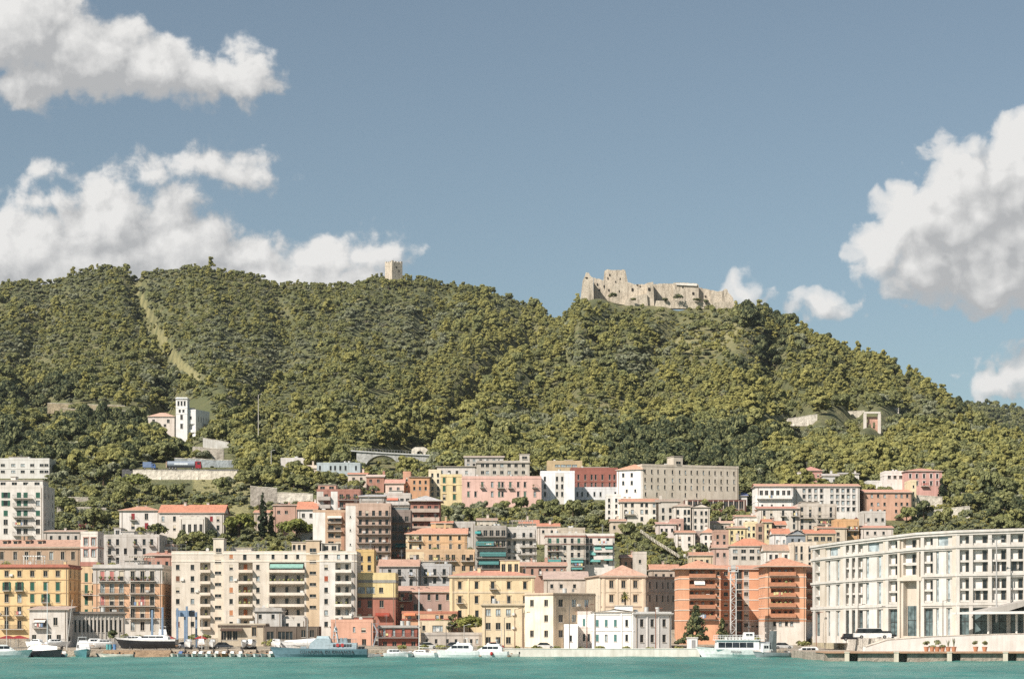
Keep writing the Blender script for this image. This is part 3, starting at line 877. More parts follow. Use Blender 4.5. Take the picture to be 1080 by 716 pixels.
    for i in range(chim):
        x = rr.uniform(.12, .88) * Wd; y = rr.uniform(.3, .75) * D; w_ = rr.uniform(.5, .8); t_ = H + (hh * (1 - abs(y/D*2 - 1)) if roof in ('hip', 'gablex') else 0)
        s = MB(); s.box(x, x + w_, y, y + w_, t_ - .5, t_ + rr.uniform(1.1, 1.7), wm); zt_ = s.v[-1][2]
        s.box(x - .1, x + w_ + .1, y - .1, y + w_ + .1, zt_, zt_ + .14, fas)
        part('chimney', s.data('chimney'), None, ro)
    for i in range(ant):
        x = rr.uniform(.1, .9) * Wd; y = rr.uniform(.25, .7) * D; t_ = H + hh * .6 if roof != 'flat' else H
        s = MB(); hg = rr.uniform(2.2, 3.8); s.box(x - .025, x + .025, y - .025, y + .025, t_ - .3, t_ + hg, GALV)
        for q in range(3): s.box(x - .5 + q*.08, x + .5 - q*.08, y - .02, y + .02, t_ + hg - .3 - q*.28, t_ + hg - .26 - q*.28, GALV)
        part('aerial', s.data('aerial'), None, ro)
    for i in range(ac):
        if not wins: break
        u, z, w, h, *_ = rr.choice(wins)
        s = MB(); x = u + w/2 + .25; s.box(x, x + .8, -.38, -.04, z + .1, z + .65, paint((222, 220, 214), .5)); part('air_conditioner', s.data('air_conditioner'))
    if H > 6 and Wd > 5 and Y < 720:
        for x in {round(.35 + .03*Wd, 2), round(Wd - .5, 2)} if not vb else {round(Wd - .5, 2)}:
            if any(o[0] - .1 < x < o[1] + .1 for o in ops): continue
            s = MB(); s.box(x, x + .1, -.14, -.02, .2, H - .1, PIPE); part('drainpipe', s.data('drainpipe'))
    if roof == 'flat' and D > 7 and Wd > 6:
        for i in range(rr.randint(1, 3)):
            x = rr.uniform(.15, .85)*Wd; y = rr.uniform(1.2, 4); s = MB(); k = rr.random()
            if k < .45:
                s.tube((x, y, H), (x, y, H + .8), .03, .03, GALV, 5); s.loft([[(x + r_*math.cos(a) + (r_ < .1)*.1, y - .1 - (r_ > .1)*.12, H + .9 + r_*math.sin(a)) for a in np.linspace(0, 6.283, 11)[:-1]] for r_ in (.05, .42)], paint((214,210,204), .5)); part('satellite_dish', s.data('satellite_dish'), None, ro)
            elif k < .75:
                s.tube((x, y, H + .25), (x, y, H + 1.35), .5, .5, paint((196,196,192), .6), 12); s.box(x - .5, x + .5, y - .5, y + .5, H, H + .25, GALV); part('water_tank', s.data('water_tank'), None, ro)
            else:
                s.box(x, x + 1.0, y, y + .5, H + .02, H + .8, paint((214,212,206), .6)); part('condenser', s.data('condenser'), None, ro)
    if bal and rr.random() < .6:
        b = rr.choice(bal); a, c, z = uu(b[0]), uu(b[1]), zz(b[2]) + .95; s = MB(); x = a + rr.uniform(.1, .4)*(c - a)
        for q in range(rr.randint(2, 4)):
            w_ = rr.uniform(.3, .6)
            if x + w_ > c: break
            s.box(x, x + w_, -1.12, -1.09, z - rr.uniform(.5, .9), z, paint(rr.choice(((226,222,216),(200,206,214),(190,120,110),(120,140,170),(222,206,150))), .9, name='laundry_cloth')); x += w_ + .08
        part('laundry', s.data('laundry'))
    for t in top:
        kd = t[0]
        if kd == 'hut':       # a smaller storey or stair head on the roof
            a, b, zt2 = uu(t[1]), uu(t[2]), zz(t[3]); y0, y1 = t[5] if len(t) > 5 else (2.0, min(D - 1, 8)); cm_ = plaster(t[4]) if len(t) > 4 and t[4] else wm
            nw = t[6] if len(t) > 6 else max(1, int((b - a) / 3))
            s = MB(); op = []
            hs_ = zt2 - H
            if nw and hs_ > 2.0:
                for i in range(nw):
                    u = a + (b - a) * (i + .5) / nw; ww = min(1.5, (b - a)/nw*.6); op.append((u - ww/2, u + ww/2, H + hs_*.3, H + hs_*.78, .2, None))
            facade(s, lambda u, d, z: (u, y0 + d, z), a, b, H - .02, zt2, op, lambda u, z: cm_)
            s.poly([(b, y0, H - .02), (b, y1, H - .02), (b, y1, zt2), (b, y0, zt2)], cm_); s.poly([(a, y0, H - .02), (a, y1, H - .02), (a, y1, zt2), (a, y0, zt2)], cm_)
            s.poly([(a, y1, H - .02), (b, y1, H - .02), (b, y1, zt2), (a, y1, zt2)], cm_)
            s.box(a - .2, b + .2, y0 - .2, y1 + .2, zt2, zt2 + .16, fas)
            o = part('penthouse', s.data('penthouse'), None, ro)
            for (ua, ub, za, zb2, d_, _) in op:
                part('window', joined('d', ub - ua, zb2 - za, shut, None, False), Matrix.Translation(((ua + ub)/2, y0, za)), o)
        elif kd == 'tower':   # a volume flush with the front
            a, b, zt2 = uu(t[1]), uu(t[2]), zz(t[3]); cm_ = plaster(t[4]); y1 = t[5] if len(t) > 5 else 4
            s = MB(); s.box(a, b, -.06, y1, H - .6, zt2, cm_); s.box(a - .2, b + .2, -.26, y1 + .2, zt2, zt2 + .18, fas)
            o = part('stair_tower', s.data('stair_tower'))
            for wy in (t[6] if len(t) > 6 else ()):
                part('window', joined('d', (b - a)*.5, 1.0, shut, None, False), Matrix.Translation(((a + b)/2, -.26, zz(wy) - .5)), o)
        elif kd == 'rail':
            a, b = uu(t[1]), uu(t[2]); s = MB(); z = H + max(par, 0.02); hg = t[3] if len(t) > 3 else 1.0
            s.box(a, b, .05, .1, z + hg - .05, z + hg, GALV); s.box(a, b, .05, .09, z + hg*.5, z + hg*.5 + .04, GALV)
            n = max(2, int((b - a) / .9))
            for i in range(n + 1):
                x = a + (b - a - .05) * i / n; s.box(x, x + .05, .05, .1, z - .05, z + hg - .05, GALV)
            part('roof_railing', s.data('roof_railing'))
        elif kd == 'plants':
            a, b = uu(t[1]), uu(t[2]); n = int((b - a) * 60)
            me = crown_data('roof_garden', 'shrub', int(a*13) + 5, 1.0, 1.2, max(80, n), .28, [OAK, PINE])
            co = np.empty(len(me.vertices)*3, np.float32); me.vertices.foreach_get('co', co); co = co.reshape(-1, 3)
            co[:, 0] = (a + b)/2 + co[:, 0] * (b - a)/2 / 1.1; co[:, 1] = 1.0 + co[:, 1] * .7; co[:, 2] = H + .02 + co[:, 2] * (.9 + .5*np.sin(co[:, 0]*1.7)) * (t[3] if len(t) > 3 else 1.0)
            me.vertices.foreach_set('co', co.ravel()); me.update()
            part('roof_garden', me, None, ro)
        elif kd == 'pergola':
            a, b = uu(t[1]), uu(t[2]); s = MB(); hg = 2.5; cl = paint(t[3] if len(t) > 3 else (190, 180, 165), .8)
            for x in (a, (a+b)/2, b - .12):
                for y in (.6, 3.6): s.box(x, x + .12, y, y + .12, H, H + hg, cl)
            for y in (.6, 3.6): s.box(a - .2, b + .2, y, y + .12, H + hg, H + hg + .14, cl)
            n = int((b - a) / .6)
            for i in range(n + 1): x = a + (b - a)*i/n; s.box(x - .05, x + .05, .2, 4.1, H + hg + .14, H + hg + .24, cl)
            part('pergola', s.data('pergola'), None, ro)
        elif kd == 'dormer':
            u = uu(t[1]); s = MB(); y0 = D * .18; zb_ = H + .2; s.box(u - .7, u + .7, y0, y0 + 3, zb_, zb_ + 1.7, plaster((200, 170, 140)))
            s.box(u - .5, u + .5, y0 - .03, y0 - .005, zb_ + .45, zb_ + 1.45, DARKG); s.box(u - .85, u + .85, y0 - .2, y0 + 3.2, zb_ + 1.7, zb_ + 1.85, tile(rc))
            part('dormer', s.data('dormer'), None, ro)
    return root
BASES = {}; SHIFT = {}
PIPE = paint((150, 134, 116), .6, name='drainpipe_paint')
GALV = paint((150, 150, 148), .5, .3, name='galvanised_steel')
# ================================================================ THE TOWN
AP, HS, PZ = 'apartment_building', 'house', 'palazzo'
# ---- far left
bld(AP, 'low white two storey block on the slope, above the green shuttered apartments', -12, 52, 485, 503, 795, wall=(216, 212, 204),
    sets=[([-5,3,14,24,34,44,49], [490.5,497.3], 4, 2.6, 'ddw')], strings=[(494,.2,(225,222,215))], top=[('hut',8,28,481.5,(220,216,210))], rail='solid', deck=(170,165,158))
bld(AP, 'tall white apartment block with dark green shutters and plant filled balconies at the left edge', -12, 45.5, 514, 577, 600, wall=(220, 212, 200), D=15,
    sets=[([6,20,27,40], [522,530.5,541,550.5,560], 4.1, 5.2, ['osss','ossw','ssss','dddd','dddd'])], bal=[(14,34.5,y+3.4) for y in (522,531,541.5,551,561)],
    top=[('hut',-5,43,506,(222,214,202),(2.5,10)), ('plants',12,40,.6), ('hut',7,12,501.5,(222,214,202),(5,8),0)], ant=3)
bld(HS, 'long low tan house with dormers in its tiled roof, behind the yellow waterfront block', -12, 84, 577, 603, 562, D=14, wall=(186, 148, 112), roof='gablex', rh=8.5, rc=TILE2,
    sets=[([2,16,28,41,54,66,77], [585.8], 3.6, 7.6, 'ddwd')], trim=(206,180,150), top=[('dormer',p) for p in (3,14,27,40)], chim=3, corn=(200,170,140))
bld(PZ, 'yellow ochre five storey block with green shutters, leftmost of the waterfront facades', -14, 72, 597, 674, 512, D=15, wall=(238, 192, 118),
    sets=[([-6,7,20.5,34,48,61], [(604.8,5.5),618,630.5,644,658.5], 3.9, 8, ['dddddd','ooosss','ddwsos','dddddd','dddddd'])], trim=(214,176,120), strings=[611,625,638.2,652], sc=(214,164,100),
    corn=(206,110,80), par=.5, bal=[(3,11,622.5),(16,25,622.5),(44,52,635),(2,11,648.5),(16,25,648.5),(1,26,663)], top=[('plants',-6,20), ('pergola',24,44,(230,228,222)), ('rail',-12,70)], chim=1, ac=3)
bld(HS, 'narrow white and pink tower house with a yellow base, squeezed beside the yellow ochre block', 85, 103, 563, 664, 541, D=8, wall=(228, 216, 200), bands=[(593,700,(232,188,130))],
    sets=[([90.5,98.5], [571,583], 4, 7, 'w', None, (222,150,128)), ([91,98.8], [(609,9),(621,8),(633,8),(646,7)], 3.2, 8, 'ssd')], strings=[(594.5,1.1,(204,120,98)),(577,.4,(226,160,136)),(614,.25,(232,170,120)),(627,.25,(232,170,120))],
    bal=[(87,102,627)], top=[('plants',88,100,.5)])
bld(PZ, 'wide grey stucco house with small scattered dark windows, between the narrow tower and the villa', 86, 168, 566, 606, 568, D=13, wall=(200, 192, 182), stain=.6,
    sets=[([105.3,115.5,124,132.3,143,152,160], [571.5,581.2,591], 3, 6, ['dbd.bdb','dbddbd.','ddb.bdd'])], bal=[(113,118.5,575),(140,146,575),(157,163,575),(113,118,585)],
    top=[('hut',119,126,556.5,(215,208,198)), ('hut',127,140,560,(206,198,186)), ('rail',90,165,.8)], chim=4, ant=4)
bld(PZ, 'orange palazzo with a white top storey and long balconies, beside the big cream apartments', 98, 171, 598, 674, 512, D=14, wall=(232, 166, 114), bands=[(590,614.5,(206,196,186)),(651.5,690,(208,198,184))],
    sets=[([108,118,128,140,150.3,160.4], [607,620,633.2,646.2,660], 4, 8.6, ['sshddd','wwwddd','shhdsd','wdwdhd','dwdwdw'], PINKS, (212,196,176))], strings=[614.8,627.5,640.5,652],
    sc=(205,190,172), corn=(196,188,180), bal=[(104,132,612.3),(137,164,612.3),(104,132,625.5),(137,164,625.5),(104,132,638.6),(137,164,638.6),(104,132,651.6),(137,164,651.6)],
    top=[('plants',100,124), ('pergola',136,160), ('hut',130,150,591,(200,190,178)), ('rail',100,170)], ac=3)
bld(HS, 'small whitish quayside house with a shallow tiled roof and a boxed bay window', 31, 71, 643, 682, 480, D=9, wall=(216, 206, 194), roof='shed', rh=3.5, rc=(188,150,128), stain=.6,
    sets=[([42.5],[656.5],11,6,'d',None,(150,110,84)), ([58.5],[655],4,7.5,'d'), ([36,52,62],[674],4,9,'d')], bal=[(35,50,661.5)], awn=[(36.5,48.5,653.5,(226,222,214),1.5)])
bld('long_hall', 'long grey hall lined with pilasters and tall slit windows, running back from the quayside house', 71, 132, 646, 682, 486, 491, D=8, wall=(206, 197, 183), roof='flat', par=.3, corn=(150,138,124), stain=.6,
    sets=[([75,79.5,84,88.3,92.3,96.6,100.6,104.6,108.5,113,117.5,122,127],[660],1.8,12,'d')], pil=[(77.2,1),(82,1),(86,1),(90.3,1),(94.5,1),(98.6,1),(102.6,1),(106.5,1),(111,1),(115,1),(120,1),(125,1)], ant=0)
bld(HS, 'salmon house with a low tiled roof, behind the glazed roof terrace of the cream apartments', 152, 181, 586, 604, 556, D=10, wall=(204, 132, 106), roof='shed', rh=4, rc=(206,132,104),
    sets=[([158,167,176],[594],3,4,'d')], chim=2)
bld(HS, 'small tan box house with a white parapet, above the salmon roof', 166, 183, 576, 592, 578, D=8, wall=(196, 152, 122), bands=[(570,579,(226,214,200))], sets=[([171,178],[584],3,3.6,'d')], top=[('rail',167,182)])
v = bld('villa', 'long pale villa with terracotta roofs and dark red shutters, among trees above the waterfront blocks', 126, 168, 538.5, 566, 672, D=10, wall=(222, 212, 203), roof='hip', rh=5, rc=TILE1,
    sets=[([140.3,154.5],[544.5,554.5],3.4,6,['sd','hs'],REDS)], bal=[(137,144,548),(151,158,558)], chim=2, eave=.5)
bld('villa', '', 168, 236, 541, 568, 668, D=12, wall=(216, 204, 190), roof='gablex', rh=9.5, rc=TILE3, sets=[([172,184,191,203,209,223,230],[547,556.5],2.8,5,'dshw',REDS)], chim=2, into=v)
bld('villa', '', 189, 216, 547, 568, 662, D=6, wall=(226, 216, 200), sets=[([194,200,206,212],[557],3,8,'d')], rail='solid', into=v, top=[('rail',190,215)], ant=0)
# ---- the big cream apartment building
FL = [598, 610, 622, 634, 646, 658]
cream = bld(AP, 'big cream apartment building with stacked loggias and two stair towers, widest on the waterfront', 181, 376, 583, 676, 512, D=15, wall=(218, 202, 180), stain=.4,
    vb=[(225,236,(228,206,176)), (323,337,(218,182,136)), (337,353,(222,214,202)), (353,371,(226,216,202)), (371,376,(190,180,168)), (281,323,(222,206,184))],  # grey strip at the right end: shaded flank put into the wall colour
    sets=[([187.5,203], FL, 3.6, 5, ['dd','sd','hd','dw','dd','sd'], BROWN), ([216.5], FL, 2.8, 6, 'dbb'), ([230], [592,604,616,628,640,652], 6.2, 3, 'd'),
          ([243.8,272], [586]+FL, 3.4, 5, ['sd','hd','ww','sd','dd','sh','dd'], (190,130,90)), ([258.2], [587]+FL, 3.4, 6.4, 'sdsd', (176,104,62)), ([288,301.8,314], [586]+FL, 3, 6.2, ['dbd','ddb','bdb','bbd','dbb','ddb','bbd']),
          ([330], [592,604,616,628,640], 6.4, 3, 'd'), ([344], [586]+FL, 3.6, 5, ['d','h','s','d','d','w','d'], (170,84,52)), ([357,365.5], [586]+FL, 3, 6.2, ['wd','hb','db','db','hd','dw','wd'], BROWN)],
    rec=[(211,222,y-5,y+4.6,1.4) for y in FL] + [(251.5,266.5,y-5,y+4.6,1.4,(206,188,164)) for y in FL] + [(284,321,y-5,y+4.6,1.5,(196,184,168)) for y in FL[:5]] + [(353.6,370.6,y-5,y+4.6,1.3,(206,198,186)) for y in FL],
    bal=[(211,222.5,y+4.8,'low',(226,206,180)) for y in FL] + [(251.3,266.8,y+4.8,'low',(226,206,180)) for y in FL] + [(283.4,321.6,y+4.8,'low',(230,214,192)) for y in FL[:5]] + [(353.2,371,y+4.8,'low',(234,224,208)) for y in FL],
    awn=[(285,320,594.5,(132,172,160),3.6)], strings=[(591.5,.3,(236,220,196)),(583.6,.35,(240,226,204))], par=.5,
    top=[('tower',225,236,568,(226,208,182),5,(580,)), ('tower',323,337,570,(216,182,140),5,(580,)), ('hut',307,323,571.5,(214,190,158),(1.5,9),3), ('hut',339,356,573,(214,200,180),(1.5,8),2), ('rail',181,196,1.6), ('plants',356,372,.6), ('plants',283,306,.6),
         ('hut',240,262,577,(220,206,184),(6,11),0), ('rail',237,281,1.1)], ant=8, ac=6, rail='solid')
bld('boathouse', 'low tan boathouse with dark doorways and a pergola front, below the cream apartments', 230, 280, 658, 679, 489, D=8, wall=(208, 188, 156), deck=(120,100,80), stain=.6, par=.2,
    sets=[([236,242,248],[668.5],4.4,11,'d'),([268],[666],4,8,'d',None,(190,160,120))], strings=[(660,.5,(92,72,58))], awn=[(233,256,662,(92,74,62),2)])
bld(HS, 'small grey white cottage with two little windows, in front of the cream apartments', 269, 297, 643.5, 664, 499, D=8, wall=(206, 201, 193), sets=[([274.5,288],[650],3.2,4.4,'d')], corn=(178,170,160), stain=.6)
bld('shed', 'dark timber boat shed under a flat roof, behind the patrol boat', 279, 336, 661, 680, 487, D=7, wall=(112, 94, 78), stain=.7, par=.15, deck=(92,84,76), sets=[([285,297,305],[670],7,8,'d'),([320,329],[668],4,7,'d')], pil=[(291,1.4),(312,1.4)], ant=0)
bld('shed', 'pale shed with a row of vaulted roofs, between cottage and patrol boat', 297, 322, 654, 664, 500, D=8, wall=(214, 204, 190), roof='barrel', rh=5, sets=[([303,315],[659],3,4,'d')], ant=0)
# ---- the yellow and red cluster
yb_ = bld(AP, 'yellow block over a brick red lower part, next to the big cream apartments', 375.5, 417, 613, 664, 516, D=13, wall=(230, 200, 122), bands=[(630.5,700,(196, 108, 82))], par=2.2,
    sets=[([380.5,390.8],[622],8,6.2,'w'),([402],[622],4,5,'d'),([378.5,390,402.5],[636.5],4,7,'dwd'),([379,390],[650],4,5,'hd')], strings=[(630.6,.5,(110,80,66)),(612.8,.7,(150,148,140))], awn=[(396,411,646,(150,66,50),2.5)], stain=.45)
bld(AP, '', 376, 394.5, 582, 606, 540, D=9, wall=(226, 180, 92), sets=[([381,389.5],[589,598.5],3.4,5.4,'d')], into=yb_, top=[('rail',377,394)])
bld(HS, 'salmon orange quay building with a red roof hut, behind the patrol boat stern', 349, 393.5, 656, 689, 493, D=9, wall=(234, 160, 124), sets=[([373.5],[663.5],2.4,5,'w'),([383.5],[664],4.4,4,'h'),([358,368,384],[678],4,8,'d')], top=[('hut',372,392,650.5,(188,96,74),(3,8),2)], stain=.4)
bld(HS, 'two storey brick red quay building with white doors and a full length balcony', 399, 440, 660.5, 689, 490, D=9, wall=(188, 86, 62), sets=[([405,415.3,425.4,435],[666.5],3,7,'w',None,(180,66,44)),([406,416,426,436],[680],4,7,'dwdb')], bal=[(396,441,671.8,'bar',(150,146,140))], corn=(170,164,156), par=.3, stain=.45)
bld(HS, 'grey rendered house with a broad terracotta roof and tall black windows, above the yellow block', 400, 441, 597.5, 624, 562, D=12, wall=(186, 183, 180), roof='gablex', rh=8, rc=TILE2, sets=[([411,421.4,433.6],[603.5,614],3.2,6.4,['dbb','.bb'])], bal=[(418.5,424.5,607),(430.5,437,607)], chim=2)
bld(HS, 'grey flat roofed house with planted terrace, right of the broad terracotta roof', 441, 476, 597, 624, 565, D=11, wall=(184, 182, 180), sets=[([449,458.5,468.5],[603,612],3.2,6,'b')], bal=[(446,462,607),(465,472,607)], top=[('plants',444,470,.6),('rail',442,474),('hut',443,458,592,(190,186,180))], ant=4)
bld(HS, 'mauve pink row house with a shallow tiled roof, below the grey houses', 417, 475, 624.5, 660, 531, D=11, wall=(178, 140, 128), roof='shed', rh=7, rc=(208,142,112), sets=[([424.5,433.2,452.5,461,472.2],[629.5],3.2,6,'d',None,(188,150,136)),([424,438,444,452,464],[640],3.4,6,['hbd.d'])], bal=[(417.5,434,633.5)], chim=3, vb=[(417,436,(190,110,94))])
bld(HS, 'low orange pavilion with a deep red edged terrace roof, below the mauve row', 424, 482, 645, 664, 513, D=10, wall=(226, 160, 112), sets=[([432,441,461,466],[650.5],3.4,4,'dhwd')], strings=[(653,.4,(196,84,64)),(645.6,.6,(210,116,80))], par=.2, awn=[(426,438,646,(214,130,92),2)])
bld(HS, 'small cream house with one wide white window, under the orange pavilion', 441, 475, 654.5, 672, 505, D=7, wall=(234, 208, 164), sets=[([461.5],[662.5],10,6,'w'),([447],[662],3,5,'d')], par=.1, top=[('plants',458,474,.5)], ant=0)
bld(HS, 'long low grey quay building with small windows along its wall, behind the moored motor yachts', 444, 508, 668, 690, 492, D=8, wall=(192, 180, 167), sets=[([450,460,472,481,490,497,503],[676],2.6,4.4,'dwd')], stain=.6, par=.3, strings=[(669.5,.2,(160,150,140))])
# ---- mid town, left of centre
bld(PZ, 'orange mansion with a pale yellow gable end and a planted terrace, in mid town', 428, 492, 563.5, 586, 606, D=11, wall=(228, 172, 110), vb=[(428,446,(238,212,162))], roof='gablex', rh=7, rc=(218,130,90),
    sets=[([433,443.2,453.5,462,475.2,484.6],[(567,4.4),(576.3,4.6)],2.8,4.6,['bdddd','dddddd'])], bal=[(430,445,570)], chim=3, strings=[571.5], trim=(236,196,140))
bld(AP, 'ochre apartment block with paired windows, just below the orange mansion', 428, 502, 581.5, 611, 597, D=8, wall=(216, 168, 116), vb=[(428,447,(234,202,150))], sets=[([434,440,454.5,462,472,478.2,489,497],[587.5,599],3.5,5.2,['hdddbddd','dbddbdbd'])], bal=[(430,446,592),(452,482,591.5),(486,500,591.5)],
    top=[('plants',448,480),('rail',447,500)], ant=3, ac=3)
bld(AP, 'tall pinkish apartment block wrapped in dark balcony rails with a blank white end wall', 364.5, 412, 533, 596, 602, D=12, wall=(208, 168, 142), vb=[(364.5,375,(226,220,210))], sets=[([380,387,394,401,408],[541,550.3,559.6,569,578.2,587.4],3,5,'ddhbs',BROWN),([369.5],[545,559,574],1.2,2,'d')],
    bal=[(376,411.5,y+3.4,'bar',(150,130,116)) for y in (541,550.3,559.6,569,578.2,587.4)], awn=[(384,398,586,TEAL,3)], top=[('hut',380,404,528,(200,180,165)),('rail',376,411),('plants',386,398,.5)], ant=5, ac=4, stain=.5)
bld(AP, 'narrow dark apartment block with a glazed top storey and black balconies', 412, 433, 540, 596, 608, D=11, wall=(150, 130, 118), sets=[([416,422.5,429],[547,556.4,565.8,575.2,584.6],3.6,5,'dbb')], bal=[(412.5,432.5,y+3.4,'bar',(120,110,104)) for y in (547,556.4,565.8,575.2,584.6)], awn=[(417,428,573,TEAL,3)], top=[('hut',414,431,534.5,(130,142,140),(1,8),4)], ant=3)
bld(AP, 'red brown tower block with white balconies and a grey metal mansard roof', 433, 464, 528.5, 572, 640, D=10, wall=(196, 118, 92), vb=[(450,464,(176,96,78))], roof='hip', rh=6.5, rc=(176,174,172), eave=.9, sets=[([438,445,453,460],[536,545.3,554.6,564],3.4,5,'dsdb',BROWN)],
    bal=[(433.5,463.5,y+3.6,'solid',(196,170,150)) for y in (536,545.3,554.6)], ant=3)
bld(AP, 'stepped brick coloured block with a white pier and terracotta penthouse', 334, 380, 518, 560, 655, D=10, wall=(188, 114, 92), vb=[(349,356,(228,222,214)),(334,341,(206,196,184))], sets=[([344,360,367,375],[523.5,532,541,549],3.6,4.6,'dbsd',BROWN)], bal=[(335,348.6,y+3.4,'solid',(190,176,164)) for y in (523.5,532,541)] + [(356.5,379.5,y+3.4,'bar',(170,160,150)) for y in (523.5,532,541)],
    top=[('hut',335,354,511,(216,150,120),(1.5,8),2),('rail',356,379)], ant=4)
bld(AP, 'tan block of three window rows beside a blank white wall, above the cream apartments', 330, 365, 540, 586, 617, D=10, wall=(206, 162, 122), vb=[(330,343,(228,224,216)),(360,365,(190,128,92))], sets=[([349,356.5],[547,556,564.5,573],5.4,4.4,'dhd')], bal=[(345,361,551),(345,361,560)], awn=[(345.5,360.5,544,(220,214,204),1.6)], ant=2)
bld(HS, 'small white house with a red tiled roof, left of the stepped brick block', 314, 334, 537.5, 552, 652, D=9, wall=(222, 214, 204), roof='gablex', rh=9, rc=TILE3, sets=[([320,328],[543.5],3,4,'d')], chim=1)
bld(HS, 'flat roofed house with dark metal roof panels, behind the dark balcony blocks', 379, 405, 524, 548, 650, D=9, wall=(196, 186, 176), roof='shed', rh=4, rc=(168,168,170), sets=[([384,392,400],[533,541],3.4,4.6,'d')], bal=[(381,403,537)], ant=3)
bld(AP, 'grey white terraced flats with striped awnings, below the pink gabled house', 405, 433, 522, 548, 668, D=9, wall=(206, 194, 182), sets=[([410,417,424,430],[528,537],3.4,4.6,'dbb')], bal=[(406,432,532,'solid',(214,204,194)),(406,432,541,'bar')], awn=[(408,420,525,(200,120,96),2)], top=[('plants',408,428,.5),('hut',410,424,517,(214,206,196))], ant=3)
# ---- upper rows
bld(HS, 'small pink house with twin tiled gables, left end of the upper row', 406.5, 426, 510, 523, 738, D=8, wall=(234, 194, 174), roof='gablex', rh=5, rc=(222,134,108), sets=[([412,420],[515.5],2.6,3.4,'d')])
bld(HS, 'tall narrow orange house, second from the left in the upper row', 425, 433, 499, 523, 742, D=9, wall=(222, 152, 114), sets=[([429],[505,512,518],2.2,3.4,'hd')])
bld(HS, 'deep orange two storey house in the upper row beside the cream one', 432.5, 453, 503, 524, 736, D=9, wall=(224, 152, 98), sets=[([437,443,449],[508.5,515],2.2,3.4,'d')], roof='shed', rh=2, rc=TILE2)
bld(HS, 'pale cream tower house with paired windows in the upper row', 452, 465, 497, 527, 740, D=9, wall=(238, 218, 174), sets=[([456,462],[501,507.3,515,521],2.2,3.8,'d')])
bld(HS, 'tall yellow house with green shutters, right end of the upper row', 464.5, 487, 502, 535, 737, D=10, wall=(234, 202, 132), sets=[([468.5,479.2],[506.3,515.2,524],2.8,5.2,['ss','sd','hs'])], strings=[502.6,511], trim=(226,180,110))
bld(HS, 'low whitish annexe behind the yellow house of the upper row', 461, 501, 492, 508, 768, D=9, wall=(218, 206, 196), sets=[([466,474,482,492],[498],2.6,3.2,'wd')], roof='shed', rh=2, rc=(190,170,155))
bld('convent', 'grey stone convent with a square corner turret, highest of the centre roofs', 503, 558.5, 487.5, 508, 782, D=14, wall=(200, 188, 170), sets=[([509,514,521.5,529.3,537,544.3,552],[490.8,498.2],3.2,3.2,'wd')], top=[('tower',548,558.5,479,(206,194,178),5,(482.5,))], stain=.6, corn=(180,168,152))
bld('convent', 'grey convent wing with a long tiled roof, behind the turreted convent', 490, 531, 482.5, 500, 800, D=10, wall=(196, 188, 176), roof='gablex', rh=2.5, rc=(176,150,130), sets=[([494,500,507,514,521,527],[485.5,490],2.6,2.4,'dw')], stain=.6, ant=0)
bld(PZ, 'long salmon pink palazzo with small balconies, standing over the green slope', 487, 571, 504, 535, 742, D=13, wall=(236, 178, 158), sets=[([494,501.5,508.6,519,526.5,530,538.2,546.5,553.6,564],[511,521],2.3,5,['d.swsdsd','sd.wsd.dsw'],(86,112,98))], bal=[(506,511,514),(524,532,514.4),(535.5,541,514.4),(561,567,514)], strings=[504.6], chim=4, ant=3, trim=(234,186,170), stain=.4)
bld(PZ, 'white blue house with narrow windows, between the pink palazzo and the red arched one', 570, 606, 498.5, 532, 746, D=10, wall=(230, 232, 236), vb=[(585.5,595,(214,206,194))], sets=[([574.7,587.5,593],[505,513,521],2.2,4.6,'d')], stain=.3, side=None)
bld(HS, 'long ochre building with a strip of windows, behind the white blue house', 577, 614, 487.5, 502, 790, D=9, wall=(206, 170, 116), sets=[([588,594,600,606],[491],5,2.4,'w')], ant=0, top=[('hut',596,604,484.8,(214,180,130))])
redp = bld(PZ, 'brick red palazzo with round headed windows over a white ground storey', 602, 651.5, 495, 520, 746, D=11, wall=(176, 88, 68), sets=[([605.2,610,617.2,624,628.2,635.3,643,648],[503.2,511.5],2,4.8,'d',None,(190,112,92))], strings=[(507.4,.15,(190,110,90))], top=[('hut',612,642,492.3,(206,202,200),(2,9),0)], ant=1, side=None)
bld(PZ, '', 604, 664, 515.5, 534, 738, D=6, wall=(222, 222, 226), sets=[([609,614,620,627,633.4,649],[521],1.9,4.4,'d',(90,110,150)),([608,614,621,627,634],[529],3.6,3.4,'d')], into=redp, top=[('rail',605,663)], ant=0)
big = bld('monastery', 'huge greyish beige monastery with rows of tiny windows and a stair turret', 677.5, 779, 490, 540, 738, 749, D=14, wall=(214, 197, 172), stain=.5,
    sets=[([680.5,687.5,694.2,701.3,709.4,717,723,729.2,735.5,742,748.2,754.3,760.7,767.2,774.2],[497,505.7,513.2],1.7,4,'dddw'),([681,693,709,723,735],[521],1.6,4,'d')], strings=[(491,.3,(206,190,166))], top=[('tower',710.5,720,480.5,(206,190,166),6,(487,))], ant=0, par=.3)
bld('monastery', '', 650.5, 677.5, 496, 534, 742, 738, D=16, wall=(238, 232, 224), roof='hip', rh=6.5, rc=(216,134,90), sets=[([657.3,666.3],[501.3,509.6],2.4,4,'d'),([661,670],[518],2,3,'d')], into=big, ant=0, side=None)
bld('arcade', 'dark red colonnade with pale posts under the monastery wall', 722, 787, 527.5, 540, 728, D=7, wall=(128, 66, 54), sets=[([728,733.4,738.8,744.2,749.6,755,760.4,765.8,771.2,776.6,782],[532.5],3.6,7,'d')], pil=[(725.2+5.4*i,.9) for i in range(12)], sc=(206,186,168), ant=0, par=.2, side=None)
